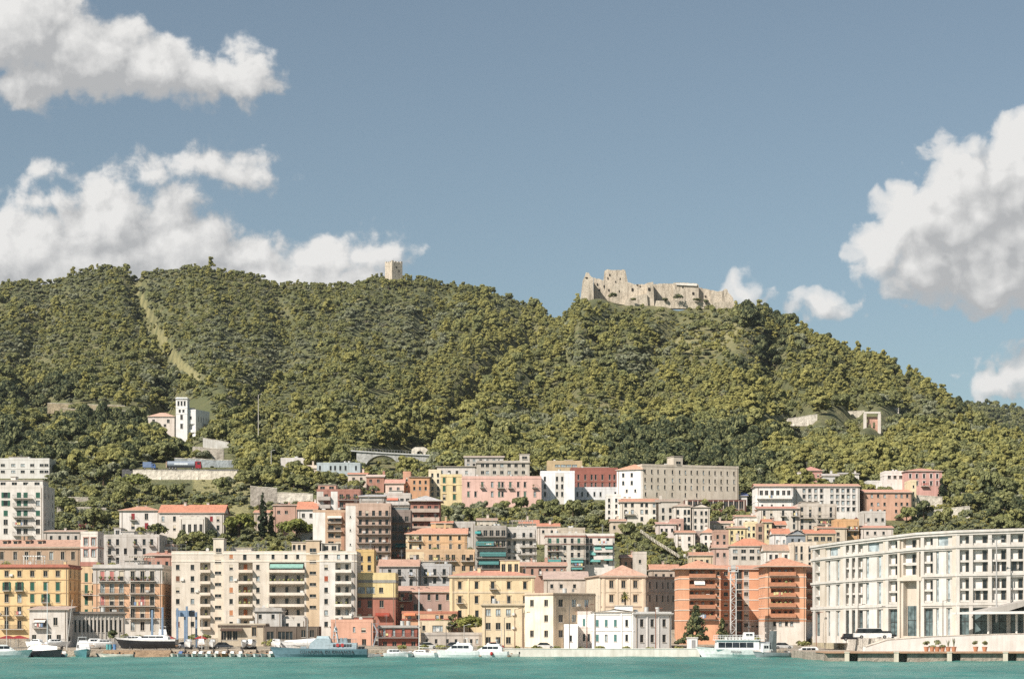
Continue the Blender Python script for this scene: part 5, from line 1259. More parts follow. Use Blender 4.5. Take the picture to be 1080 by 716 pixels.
build_white()

# ================================================================ quay, promenade, walls
STONEQ = masonry((170, 156, 138), .8, .8, 'quay_stone'); CONC = masonry((160, 148, 134), .8, .8, 'stained_concrete'); WHITEW = plaster((224, 219, 210), stain=.4)
GREYW = masonry((168, 160, 148), .5, .7, 'terrace_stone'); PALEW = masonry((206, 198, 184), .5, .6, 'pale_stone'); CASTLE = masonry((188, 177, 160), .7, .9, 'castle_stone')
mb = MB(); mb.box(-140, wx(869, 452), 452.4, 492, -2, 1.42, STONEQ); tag(mb.obj('quay'), kind='structure')
mb = MB(); mb.box(wx(869, 397), 125, 397, 530, -2, 1.5, CONC); tag(mb.obj('pier_ground'), kind='structure')
mb = MB(); mb.box(wx(869, 396), 122, 394.5, 407, 1.52, 1.75, paint((176, 140, 112), .9, name='timber_edge')); tag(mb.obj('pier_deck'), kind='structure')
mb = MB(); xs = [(893,.75),(945,.7),(1001,.75),(1060,.75),(1116,.75)]
x0 = wx(869, 396)
for px, w in xs:
    x1 = wx(px, 396) - .3; mb.box(x0, x1, 395.2, 396.9, -1.5, 1.48, CONC); x0 = x1 + 2.3
mb.box(x0 - .8, 122, 395.2, 396.9, -1.5, 1.48, CONC)
tag(mb.obj('pier_face'), kind='structure')
for px, w in xs[:4]:
    t = thing('mooring_post', 'pale square concrete post on the face of the right hand pier', 'post', (wx(px, 394.6), 394.3, -1), 0, 'mooring posts of the pier')
    mb = MB(); mb.box(-.4, .4, -.3, .3, 0, 2.62, plaster((222, 206, 176))); mb.obj('shaft', t)
    mb = MB(); mb.box(-.48, .48, -.38, .38, 2.62, 2.85, plaster((214, 196, 166))); mb.obj('cap', t)
pts = [(912,688.5),(913,682),(936,674.6),(985,671),(1040,669),(1130,667),(1130,688.5)]
t = thing('retaining_wall', 'long smooth white sloping wall between pier and white waterfront building', 'wall', (wx(1000, 408), 408, 1.5))
mb = MB(); mb.prism([(wx(p, 408) - wx(1000, 408), wz(q, 408) - 1.5) for p, q in pts], WHITEW, 'y', 0, 3.0); mb.obj('wall_body', t)
mb = MB()
for (p, q), (p2, q2) in zip(pts[1:5], pts[2:6]):
    a, b, c, d = wx(p, 408) - wx(1000, 408), wz(q, 408) - 1.5, wx(p2, 408) - wx(1000, 408), wz(q2, 408) - 1.5
    mb.poly([(a, -.08, b + .12), (c, -.08, d + .12), (c, 3.1, d + .12), (a, 3.1, b + .12)], PALEW); mb.poly([(a, -.08, b), (c, -.08, d), (c, -.08, d + .12), (a, -.08, b + .12)], PALEW)
mb.obj('coping', t)
mb = MB(); mb.box(wx(898, 440), 130, 411.2, 500, -1, 4.15, masonry((196, 188, 176), .8, .3, 'promenade_paving')); tag(mb.obj('promenade'), kind='structure')
mb = MB(); mb.box(wx(858, 500), wx(898, 440) - .01, 450, 545, -1, 3.6, masonry((176, 166, 140), .8, .3, 'yard_ground')); tag(mb.obj('yard'), kind='structure')
t = thing('sea_wall', 'bright white sea wall along the quay in front of the cream blocks and white villa', 'wall', (wx(640, 452), 452, 0))
mb = MB(); mb.box(wx(532, 452) - wx(640, 452), wx(738, 452) - wx(640, 452), -.25, .35, -1, 1.62, plaster((226, 216, 200), stain=.5)); mb.obj('wall_body', t)
mb = MB(); mb.box(wx(531, 452) - wx(640, 452), wx(739, 452) - wx(640, 452), -.33, .42, 1.62, 1.78, plaster((232, 224, 210), stain=.3)); mb.obj('coping', t)
def retaining(label, pa, pb, ya, yb_, base, Y=None, mat=None, name='retaining_wall', depth=1.2, steps=0):
    """a stretch of wall whose top runs from row ya (left) to row yb_ (right)"""
    Y = Y or y_at((pa+pb)/2, base)
    x0, x1 = wx(pa, Y), wx(pb, Y); zb = wz(base, Y) - 1.5
    t = thing(name, label, 'wall', ((x0+x1)/2, Y, zb)); c = (x0+x1)/2
    mb = MB(); n = max(2, int((x1-x0)/3)); 
    prof = []
    for i in range(n + 1):
        u = i/n; prof.append((x0 + (x1-x0)*u - c, wz(ya + (yb_-ya)*u, Y) - zb + R.uniform(-.12, .12)))
    mb.prism([(x0 - c, 0)] + prof + [(x1 - c, 0)], mat or GREYW, 'y', 0, depth); mb.obj('wall_body', t)
    mb = MB()
    for (a, b), (d, e) in zip(prof, prof[1:]): mb.prism([(a, b + .002), (d, e + .002), (d, e + .22), (a, b + .22)], PALEW, 'y', -.08, depth + .08)
    mb.obj('coping', t)
    for i in range(int((x1-x0)/7)):
        mb = MB(); u = x0 + 3.5 + i*7 - c; mb.prism([(-.55, 0), (0, 0), (0, 2.8)], mat or GREYW, 'x', u - .35, u + .35); mb.obj('buttress', t)
    return t
retaining('tall stained road wall carrying the tanker truck, on the wooded left slope', 140, 250, 495.6, 497.2, 506, mat=PALEW)
retaining('grey concrete wall behind the tanker truck road', 184, 246, 483, 485.5, 493, mat=masonry((150,156,158), .5, .8, 'grey_concrete'))
retaining('stepped pale terrace wall above the truck road', 203, 236, 471, 474, 486, mat=GREYW)
retaining('white garden wall just right of the towered white villa', 214, 241, 462, 466.5, 474, mat=plaster((206,202,194), stain=.6))
retaining('ruined grey wall corner behind the black cypress', 264, 292, 513, 515, 534, mat=masonry((158,150,140), .5, .8, 'old_wall'))
retaining('long pale wall running right from the ruined grey wall', 284, 330, 519, 521, 532, mat=PALEW)
retaining('grey stone wall below the pink villa at the upper right', 962, 994, 522, 524, 534, mat=PALEW)
retaining('pale broken wall low on the right hand slope', 978, 1023, 539, 534, 547, mat=PALEW)
retaining('thin pale wall beside the dark cypress of the pink villa', 996, 1030, 513, 516, 522, mat=GREYW)
retaining('long light road wall high on the castle hill above the ruin', 858, 948, 436.5, 430.5, 441, mat=PALEW)
retaining('lower left stretch of light road wall on the castle hill', 800, 862, 446, 437, 446, mat=PALEW)
retaining('narrow terrace wall on the shaded far left slope', 50, 132, 425, 428, 433, mat=masonry((160,146,120), .5, .5, 'terrace_wall'))
retaining('second terrace wall under the narrow one on the far left slope', 66, 150, 431, 434, 439, mat=masonry((160,146,120), .5, .5, 'terrace_wall'))
retaining('garden terrace wall between the bushes right of the green shuttered block', 50, 106, 524, 525, 531, mat=GREYW)
retaining('low grey terrace wall above the greenhouse roofs at the left', 60, 112, 534, 536, 543, mat=GREYW)
retaining('pale wall at the curve of the road right of the towered villa', 240, 300, 459, 464, 468, mat=PALEW)
# road under the truck
Yr_ = y_at(195, 506)
mb = MB(); zr = wz(494.2, Yr_) ; mb.box(wx(128, Yr_), wx(252, Yr_), Yr_ + 1.21, Yr_ + 9.5, zr - 3, zr - .1, masonry((92, 92, 92), 1, .2, 'asphalt')); mb.box(wx(128, Yr_), wx(252, Yr_), Yr_ + 5.3, Yr_ + 5.45, zr - .1, zr - .095, paint((220,220,214), .8)); tag(mb.obj('road'), kind='structure')
def wheel(t, x, y, z, r=.5):
    mb = MB(); mb.tube((0, -.15, 0), (0, .15, 0), r, r, paint((28,28,28), .9, name='rubber'), 14); o = mb.obj('wheel', t, (x, y, z))
    mb = MB(); mb.tube((0, -.17, 0), (0, .17, 0), r*.5, r*.5, GALV, 10); mb.obj('rim', o)
t = thing('tanker_truck', 'grey blue tanker truck with a dark red cab on the walled road', 'truck', (wx(194, Yr_ + 3), Yr_ + 3.2, zr - .1))
mb = MB(); mb.tube((-6.2, 0, 2.1), (4.2, 0, 2.1), 1.15, 1.15, paint((138,148,160), .4, name='tank_paint'), 18); mb.obj('tank', t)
mb = MB(); mb.box(-3.6, 1.6, -1.172, -1.155, 1.75, 2.5, paint((206,212,216), .5)); mb.obj('stripe', t)
mb = MB(); mb.box(-6.4, 6.4, -.9, .9, .72, .95, IRON); mb.obj('chassis', t)
mb = MB(); mb.prism([(4.5,.5),(6.6,.5),(6.6,1.9),(6.35,3.1),(4.5,3.1)], paint((150,38,48), .4, name='cab_paint'), 'y', -1.15, 1.15); c = mb.obj('cab', t)
mb = MB(); mb.box(5.2, 6.2, -1.175, -1.152, 1.9, 2.8, DARKG); mb.obj('window', c)
mb = MB(); mb.box(-6.75, -6.4, -1.1, 1.1, .7, 3.0, plaster((190,150,120))); mb.obj('rear_panel', t)
for x in (-5.4, -4.2, -3.0, 3.4, 5.6): wheel(t, x, -.95, .5)
t = thing('box_truck', 'small blue box truck behind the tanker on the walled road', 'truck', (wx(157, Yr_ + 3), Yr_ + 3.2, zr - .1))
mb = MB(); mb.box(-2.2, 1.1, -1, 1, .8, 2.9, paint((108,126,156), .5)); mb.obj('cargo_box', t)
mb = MB(); mb.prism([(1.15,.5),(2.6,.5),(2.6,1.4),(2.3,2.2),(1.15,2.2)], paint((80,108,160), .4), 'y', -.95, .95); c = mb.obj('cab', t)
mb = MB(); mb.box(1.5, 2.2, -.975, -.952, 1.35, 2.0, DARKG); mb.obj('window', c)
for x in (-1.4, 1.8): wheel(t, x, -.85, .45, .45)

# viaduct with its arch, tunnel mouth
Yv = 815.0
t = thing('viaduct', 'grey concrete road viaduct with one big arch, on the slope above the pink gabled house', 'bridge', (wx(410, Yv), Yv, wz(500, Yv)))
def vq(p, q): return (wx(p, Yv) - wx(410, Yv), wz(q, Yv) - wz(500, Yv))
VM = masonry((170,170,166), .5, .6, 'viaduct_concrete')
arch = [vq(403 + 19.5*math.cos(a), 499 - 19.0*math.sin(a)) for a in np.linspace(math.pi, 0, 22)]
mb = MB(); ol = [vq(370, 500.5), vq(370, 474.5), vq(410, 477.5), vq(446, 479.5), vq(462, 480.5), vq(462, 503), vq(424, 503)]
mb.prism([vq(376,503)] + [vq(376,476)] + [vq(410,478.6), vq(462,481.2), vq(462,503), vq(424,503)] + arch[::-1] + [vq(383.5,503)], VM, 'y', 0, 7); mb.obj('arch_body', t)
mb = MB(); mb.prism([vq(370,474.6), vq(410,477.2), vq(462,479.8), vq(462,481.1), vq(410,478.5), vq(370,475.9)], paint((190,190,186), .8), 'y', -.5, 7.5); mb.obj('deck', t)
mb = MB()
for i in range(30):
    p = 371 + i*3; q = np.interp(p, [370,410,462], [474.6,477.2,479.8]); a = vq(p, q); mb.box(a[0] - .05, a[0] + .05, -.4, -.3, a[1], a[1] + 1.0, GALV)
for p, p2 in ((370,410),(410,462)):
    a, b = vq(p, np.interp(p, [370,410,462], [474.6,477.2,479.8])), vq(p2, np.interp(p2, [370,410,462], [474.6,477.2,479.8])); mb.tube((a[0], -.35, a[1] + 1), (b[0], -.35, b[1] + 1), .05, .05, GALV, 5)
mb.obj('railing', t)
Yt = y_at(443, 486)
t = thing('tunnel_portal', 'pale round arched tunnel mouth at the right end of the viaduct', 'tunnel', (wx(443, Yt), Yt - 3, wz(487, Yt)))
def tq(p, q): return (wx(p, Yt) - wx(443, Yt), wz(q, Yt) - wz(487, Yt))
inner = [tq(443 + 3.6*math.cos(a), 480.5 - 4.6*math.sin(a)) for a in np.linspace(0, math.pi, 14)]
mb = MB(); mb.prism([tq(434.5,490), tq(434.5,474.5), tq(438,472), tq(448,472), tq(452,475), tq(452,490), tq(446.6,490)] + inner + [tq(439.4,490)], PALEW, 'y', 0, 3); mb.obj('portal_wall', t)
mb = MB(); mb.prism([tq(446.6,490)] + inner + [tq(439.4,490)], paint((14,14,14), 1.0), 'y', 2.6, 2.9); mb.obj('tunnel_bore', t)  # black panel: darkness inside the tunnel done as paint

# ================================================================ castle, watch tower, ruin, towered villa
Yc = 1412.0
castle = thing('castle', 'ruined stone castle with a square keep and long broken walls on the hilltop', 'castle', (wx(695, Yc), Yc, wz(324, Yc)))
def ruin(nm, pts, dy, depth, mat=CASTLE, rag=.5, batter=0.0, parent=None):
    """a block of ruined wall: outline in the photograph's pixels, dy metres behind the castle's front line"""
    Yq = Yc + dy; mb = MB(); o = []
    for i, (p, q) in enumerate(pts):
        p2, q2 = pts[(i+1) % len(pts)]
        o.append((p, q))
        n = int(abs(p2 - p) / 2.2) if (q + q2)/2 < 312 and abs(p2-p) > 3 else 0
        for k in range(1, n):
            u = k/n; o.append((p + (p2-p)*u, q + (q2-q)*u + R.uniform(-rag, rag)))
    f = [(wx(p, Yq) - wx(695, Yc), wz(q, Yq) - wz(324, Yc)) for p, q in o]
    zm = min(v for _, v in f); 
    n = len(f); cx_ = sum(u for u, _ in f)/n
    fr = [(u, dy - batter*(1 - (v - zm)/12), v) for u, v in f]; bk = [(cx_ + (u - cx_)*.92, dy + depth, v) for u, v in f]
    b = len(mb.v); mb.v += fr + bk; k = mb.mi(mat)
    mb.f.append(tuple(range(b + n - 1, b - 1, -1))); mb.m.append(k); mb.f.append(tuple(range(b + n, b + 2*n))); mb.m.append(k)
    for i in range(n): j = (i+1) % n; mb.f.append((b+i, b+j, b+n+j, b+n+i)); mb.m.append(k)
    return mb.obj(nm, parent or castle)
def slot(parent, p, q, w, h, dy):
    Yq = Yc + dy; mb = MB(); x, z = wx(p, Yq) - wx(695, Yc), wz(q, Yq) - wz(324, Yc); s = Yq/F
    mb.box(x - w*s/2, x + w*s/2, -.12, .1, z - h*s/2, z + h*s/2, paint((44,38,34), 1.0, name='dark_opening')); o = mb.obj('window', parent, (0, dy - .1, 0)); return o  # solid dark box; its paint stands in for shade inside the slot
k = ruin('keep', [(635.5,304),(637.5,285.6),(641,284),(643,284.6),(655,285),(657,284.2),(659.5,285),(663.5,304)], 22, 18, rag=.3)
slot(k, 643, 290, 1.2, 2.2, 21.8); slot(k, 641, 293.5, 1, 2, 21.8); slot(k, 654, 294, 1, 1.6, 21.8); slot(k, 649, 297, 1, 1.4, 21.8)
w = ruin('bastion', [(611,326),(614.5,296),(616.6,291.5),(618,287.4),(621,287.8),(623,291.5),(625.6,293),(626.4,326)], 4, 16, rag=.6)
slot(w, 618.5, 293, 2.4, 1.2, 3.8)
k = ruin('curtain_wall', [(626,326),(626,292.5),(632,294),(637,296),(646,299),(648,326),(636,326)], 16, 5, rag=.8)
for p, q in ((630,300),(632,306),(637,302),(642,306)): slot(k, p, q, 1.2, 2.4, 15.8)
k = ruin('curtain_wall', [(645,328),(645,300),(655,297.5),(664,298),(668,299.6),(679,300),(683,298.5),(688,298.5),(688,328),(660,328)], 8, 6, rag=.4)
for p, q, a, b in ((667,305.5,2,3),(653,307,1,2),(675,302,1.4,1),(672,300.5,1.6,1)): slot(k, p, q, a, b, 7.8)
k = ruin('gatehouse', [(682,323),(682.5,298.4),(689,297.2),(690,323)], 2, 12, rag=.2); slot(k, 684.6, 305, 2.4, 3, 1.8)
ruin('curtain_wall', [(656,330),(660,316),(672,311.5),(682.4,310),(684,330)], 0, 9, rag=.3)
k = ruin('curtain_wall', [(688,322),(689,299.8),(700,299),(712,299.2),(713,322)], 12, 6, rag=.3)
k = ruin('hall', [(710,320),(710,298.6),(714,298),(735,299),(737,301),(737,320)], 10, 14, rag=.2); slot(k, 720, 303, 1, 1.4, 9.8); slot(k, 731, 309.5, 2, 2.6, 9.8)
o = ruin('roof_terrace', [(713,300.4),(713,299),(735,299.4),(735,301.6)], 9, 10, plaster((232,226,214)), rag=0)
k = ruin('curtain_wall', [(733,322),(733,301.4),(742,304.6),(752,306),(757,307.4),(757,322)], 14, 6, rag=.5); slot(k, 744, 312.6, 1.6, 1.6, 13.8)
k = ruin('bastion', [(749,325),(750,309.5),(752,307.6),(762,307),(764.5,304.6),(767,305),(768,308.4),(773,314),(776,325)], 4, 12, rag=.4)
ruin('outer_wall', [(690,325),(692,317),(720,317.6),(750,318.6),(752,325.6)], -2, 5, rag=.4); ruin('outer_wall', [(752,326.5),(752,319),(766,318),(777,321),(783,326.5)], -4, 6, rag=.5)
s = MB(); s.box(-.08, .08, -.08, .08, 0, 7, GALV); s.obj('flagpole', castle, (wx(636, Yc) - wx(695, Yc), 14, wz(298, Yc) - wz(324, Yc)))
# watch tower on the left ridge
Yw = 1655.0
t = thing('watch_tower', 'small square stone watch tower with battlements on the middle ridge', 'tower', (wx(415.2, Yw), Yw, wz(292, Yw)), math.radians(38))
s = Yw/F; hw = 5.0
mb = MB(); mb.prism([(-hw,-hw),(hw,-hw),(hw,hw),(-hw,hw)], CASTLE, 'z', -4, 14.2*s); body = mb.obj('tower_body', t)
mb = MB()
for a in (-hw, hw - 1.2):
    for i in range(4):
        u = -hw + i*(2*hw - 1.6)/3; hh = 14.2*s + R.uniform(.7, 1.5); mb.box(u, u + 1.6, a, a + 1.2, 14.2*s + .003, hh, CASTLE); mb.box(a, a + 1.2, u + .002, u + 1.598, 14.2*s + .004, hh, CASTLE)
mb.obj('battlement', t)
for x, z in ((-1, 6), (1.6, 3.4)): mb = MB(); mb.box(x - .5, x + .5, -hw - .06, -hw + .1, z, z + 1.6, paint((44,38,34), 1.0, name='dark_opening')); mb.obj('window', t)  # no holes here: shade of the tower openings is dark paint
mb = MB(); mb.tube((0,0,14.2*s), (0,0,14.2*s + 4), .12, .06, GALV, 6); mb.obj('flagpole', t)
# roofless ruin on the castle hill
Yq_ = y_at(920, 452)
t = thing('ruin', 'small roofless pinkish brick ruin with pale pillars in the scrub of the castle hill', 'ruin', (wx(920, Yq_), Yq_, wz(453, Yq_)))
s = Yq_/F; BRK = masonry((190,150,132), .5, .4, 'brick_ruin')
for p in (-7.6, 7.6): mb = MB(); mb.box(p*s - .7, p*s + .7, 0, 1.2, -2, 17*s, plaster((220,206,190))); mb.obj('pillar', t)
mb = MB(); mb.box(-8.6*s, 8.6*s, -.1, 1.3, 17*s + .003, 19*s, plaster((224,212,196))); mb.obj('lintel', t)
mb = MB(); facade(mb, lambda u, d, z: (u, 2 + d, z), -7*s, 7*s, -2, 14*s, [(-3.4*s, -.4*s, 0, 6*s, .6, None), (1.2*s, 4*s, 2*s, 8*s, .6, None), (-5.6*s, -3.8*s, 8*s, 11.5*s, .6, None)], lambda u, z: BRK); mb.obj('brick_wall', t)
# towered white villa and its neighbour
Yv2 = y_at(205, 462)
vt = bld('villa', 'white hillside villa with a tall square tower and open loggias', 185.5, 197.5, 420, 464, Yv2, D=7, wall=(236,234,230), sets=[([191.5],[440,449.5],2.2,4.4,'d'),([188.2,191.5,194.8],[425.5],1.7,4.2,'d'),([189.6,193.4],[433.5],1.8,2.6,'d')], strings=[421,429.6,436], corn=(232,228,222), par=.5, ant=0, stain=.3, trim=(214,206,196))
bld('villa', '', 197.5, 206.5, 433.5, 466, Yv2 + 1.5, D=9, wall=(232,229,224), rec=[(199,205.5,447,453,1.5),(199,205.5,456,462,1.5)], sets=[([201],[440.5],2.2,3,'d')], into=vt, ant=0, side=None, top=[('hut',198,204,430,(230,226,220),(2,6),0)], stain=.3)
bld('villa', '', 206.5, 221, 433.2, 466, Yv2 + 1.5, Yv2 + 13, D=7, wall=(230,228,226), sets=[([209.5,212.2,214.8,217.4,219.6],[441.5],1.1,4.6,'d'),([210,214,218],[453],1.5,4,'d')], bal=[(213,220,448)], into=vt, ant=0, side=None, stain=.3)
bld(HS, 'low tan house with a hipped tile roof beside the towered white villa', 156, 184, 439.5, 458, Yv2 + 12, D=10, wall=(222,206,190), roof='hip', rh=5, rc=(210,150,118), sets=[([162,177.5],[444],2.6,3.4,'d'),([174],[448.6],2.6,2.6,'d')], ant=0)
# garden stairway
Ys_ = 618.0
t = thing('stairway', 'long diagonal white balustraded stairway climbing through the green slope', 'stairs', (wx(695, Ys_), Ys_, wz(575, Ys_)))
def sq(p, q): return (wx(p, Ys_) - wx(695, Ys_), wz(q, Ys_) - wz(575, Ys_))
line = [(676,560),(684,566),(692,571.5),(702,577.5),(716,586.5)]
mb = MB()
mb.prism([sq(a, b + .5) for a, b in line] + [sq(a, b + 2.0) for a, b in line[::-1]], masonry((128,122,100), .6, .7, 'mossy_stone'), 'y', 0, 2.2); mb.obj('flight', t)
mb = MB()
for (a, b), (c, d) in zip(line, line[1:]):
    p, q = sq(a, b - 1.8), sq(c, d - 1.8); mb.tube((p[0], 0, p[1]), (q[0], 0, q[1]), .07, .07, PALEW, 6)
for i in range(26):
    p = 676 + i*1.6; q = np.interp(p, [a for a, b in line], [b for a, b in line]); u = sq(p, q); mb.box(u[0] - .12, u[0] + .12, -.12, .12, u[1] - .4, u[1] + .5, PALEW)
mb.obj('balustrade', t)
t = thing('garden_wall', 'short white pillared garden terrace under the round tree', 'wall', (wx(730, 622), 622, wz(592, 622)))
mb = MB(); s = 622/F; mb.box(-9*s, 8*s, 0, .8, -2, 3*s, PALEW); mb.obj('wall_body', t)
for i in range(5): mb = MB(); mb.box((-8 + i*3.7)*s - .3, (-8 + i*3.7)*s + .3, -.3, .3, 3*s + .002, 8*s, WHITEW); mb.obj('pillar', t)

# ================================================================ canopy, lamps, lattice tower, pots, van
t = thing('terminal_canopy', 'grey folded canopy with a thin white edge slab at the right end of the promenade', 'canopy', (wx(1060, 413), 413, 4.2))
def cq(p, q): return (wx(p, 413) - wx(1060, 413), wz(q, 413) - 4.2)
mb = MB(); mb.prism([cq(1010,645.4), cq(1034,644.6), cq(1130,643.6), cq(1130,646.6), cq(1010,647.4)], plaster((224,220,212), stain=.2), 'y', 0, 7); mb.obj('edge_slab', t)
mb = MB(); sh_ = plaster((176,168,158), stain=.4)
a, b, c = cq(1032, 644.7), cq(1130, 622), cq(1130, 643.7)
mb.prism([a, b, (b[0], b[1] - .5), cq(1110, 630), cq(1064, 643.9)], sh_, 'y', .3, 9); mb.obj('roof_shell', t)
for p in (1046, 1076): mb = MB(); u = cq(p, 646); mb.tube((u[0], 3, 0), (u[0], 3, u[1] + .05), .22, .22, WHITEW, 10); mb.obj('column', t)
def lamp(label, px, yt, yb_, Y, arms=1, col=(120,112,104), r=.07):
    z0 = wz(yb_, Y); h = wz(yt, Y) - z0; m = paint(col, .6, name='lamp_paint')
    t = thing('street_lamp', label, 'street lamp', (wx(px, Y), Y, z0))
    mb = MB(); mb.tube((0,0,-1.5), (0,0,h), r*1.6, r, m, 8); mb.obj('pole', t)
    for s in ((1,) if arms == 1 else (1, -1)):
        mb = MB(); mb.tube((0,0,h - .1), (s*1.1,0,h + .15), .04, .04, m, 6); mb.box(min(s*.8, s*1.5), max(s*.8, s*1.5), -.13, .13, h + .12, h + .26, m); mb.obj('lamp_head', t)
lamp('tall floodlight mast rising in front of the right end of the white waterfront building', 1051, 569, 648, 416, 2, (170,168,164), .12)
lamp('street lamp before the panelled bay right of the tall tan portal', 994.5, 633, 671, 412)
lamp('street lamp in front of the three sided loggias near the bend of the white building', 905, 638, 672, 425)
lamp('street lamp before the blank panel left of the tall tan portal', 926, 640, 671, 425)
lamp('street lamp standing at the left end of the white waterfront building', 870, 640, 688, 452)
lamp('street lamp in front of the shaded face of the tall cream corner block', 600.6, 638, 686, 456)
lamp('brown street lamp at the seam of the two cream blocks', 552, 646, 686, 456, 1, (120,80,60))
lamp('street lamp before the plain cream three storey block, nearer its middle', 532, 651, 687, 456)
lamp('street lamp before the plain cream three storey block, at its windowless end', 543, 642, 687, 457, 1, (120,80,60))
lamp('thin brown street lamp at the first step of the white quayside villa', 619, 638, 686, 456, 1, (110,70,56))
lamp('street lamp before the flat right wing of the white quayside villa', 691.5, 642, 686, 456, 1, (140,90,70))
lamp('street lamp between the long low grey quay building and the pine clump', 470.5, 660, 688, 456)
lamp('slim street lamp in front of the pine clump', 489.5, 659, 688, 456, 1, (190,184,176))
lamp('street lamp between the orange apartments and the ferry pier', 861, 646, 690, 450, 1, (140,100,84))
lamp('pale tall pole right of the travelling boat hoist', 272.5, 416, 470, 880, 1, (200,192,180), .12)  # antenna mast, built with the lamp form
lamp('thin white pole above the whitewashed house of the upper road', 286, 475, 500, 800, 1, (206,202,196), .09)
t = thing('lattice_tower', 'white steel lattice tower standing against the recess of the orange apartments', 'tower', (wx(773.3, 486), 486, 2))
h = wz(603, 486) - 2; mb = MB(); m = paint((206,204,200), .5)
for x in (-.62, .62):
    for y in (-.62, .62): mb.box(x - .09, x + .09, y - .09, y + .09, 0, h, m)
mb.obj('mast', t)
mb = MB(); z = 0; sg = 1
while z < h - 1.3:
    for y in (-.62, .62): mb.tube((-.62*sg, y, z), (.62*sg, y, z + 1.3), .05, .05, m, 4)
    for x in (-.62, .62): mb.tube((x, -.62*sg, z), (x, .62*sg, z + 1.3), .05, .05, m, 4)
    mb.box(-.64, .64, -.64, .64, z + 1.26, z + 1.33, m)
    z += 1.3; sg = -sg
mb.obj('bracing_lattice', t)
mb = MB(); mb.box(-1.1, 1.1, -1, 1, h + .003, h + .2, m)
for x in (-1.05, 1.05): mb.box(x - .04, x + .04, -1, 1, h + .2, h + 1.2, m)
mb.box(-1.05, 1.05, -1, -.93, h + 1.1, h + 1.2, m); mb.obj('platform', t)
mb = MB(); mb.box(-.5, .5, -.5, .5, h + .2, h + 1.6, paint((180,178,174), .5)); mb.obj('floodlight', t)
def pot(label, px, hpx, kind, group=None, base=688, Y=404.0, w=1.0):
    z0 = 1.75; t = thing('potted_plant', label, 'plant', (wx(px, Y), Y, z0), 0, group)
    mb = MB(); mb.loft([[(r_*w*math.cos(a), r_*w*math.sin(a), z) for a in np.linspace(0, 6.283, 13)[:-1]] for r_, z in ((.34, 0), (.44, .45), (.5, .8), (.54, .8), (.54, .92))], paint((186,132,100), .9, name='terracotta')); mb.obj('pot', t)
    h = hpx*Y/F - .9
    if kind == 'agave':
        mb = MB(); rr = random.Random(int(px))
        for i in range(16):
            a = rr.uniform(0, 6.28); tl = rr.uniform(.5, .95); d = (math.cos(a)*tl*.55, math.sin(a)*tl*.55, h*tl)
            mb.prism([(-.06, 0), (.06, 0), (0, .01)], OLIVE2, 'z', 0, .01)
            mb.loft([[(-.07*math.sin(a), .07*math.cos(a), .9), (.07*math.sin(a), -.07*math.cos(a), .9), (.05*math.cos(a), .05*math.sin(a), .86)], [(d[0]*.6 - .06*math.sin(a), d[1]*.6 + .06*math.cos(a), .9 + d[2]*.7), (d[0]*.6 + .06*math.sin(a), d[1]*.6 - .06*math.cos(a), .9 + d[2]*.7), (d[0]*.62, d[1]*.62, .86 + d[2]*.7)], [(d[0], d[1], .9 + d[2]), (d[0] + .01, d[1], .9 + d[2]), (d[0], d[1] + .01, .9 + d[2])]], OLIVE2)
        mb.obj('foliage', t)
    else: put('foliage', crown_data('foliage', 'broad' if kind == 'bush' else 'shrub', int(px), .75*w, h*1.1, 240, .16, [OAK, OLIVE2] if kind == 'bush' else [OLIVE, OAK]), t, (0, 0, .75))
pot('clipped round bush in a terracotta pot, first from the white railing on the pier', 977, 12, 'bush'); pot('terracotta pot with a low bush, between the clipped round bush and the tallest pots', 983, 7, 'shrub')
pot('broad bushy green plant in a terracotta pot, in the middle of the pot row', 988.5, 13, 'bush', w=1.1); pot('low plant in a terracotta pot, next to the broad bushy one', 994, 8, 'shrub')
pot('spiky tall agave in a terracotta pot, towards the end of the pot row', 1000, 14, 'agave'); pot('tallest spiky agave in a terracotta pot, last of the row', 1006, 16, 'agave')
pot('feathery grey green plant in a pot standing apart, nearer the pot row', 1029, 12, 'bush'); pot('feathery grey green plant in a pot standing apart, nearer the canopy', 1038.5, 12, 'bush')
t = thing('railing', 'short white tubular railing on the pier in front of the sloping white wall', 'railing', (wx(943, 402), 402, 1.75))
for i in range(3): mb = MB(); mb.box(-1.4, 1.4, -.03, .03, .4 + i*.35, .47 + i*.35, WHITEW); mb.obj('rail', t)
for x in (-1.4, 0, 1.35): mb = MB(); mb.box(x, x + .06, -.035, .035, 0, 1.2, WHITEW); mb.obj('post', t)
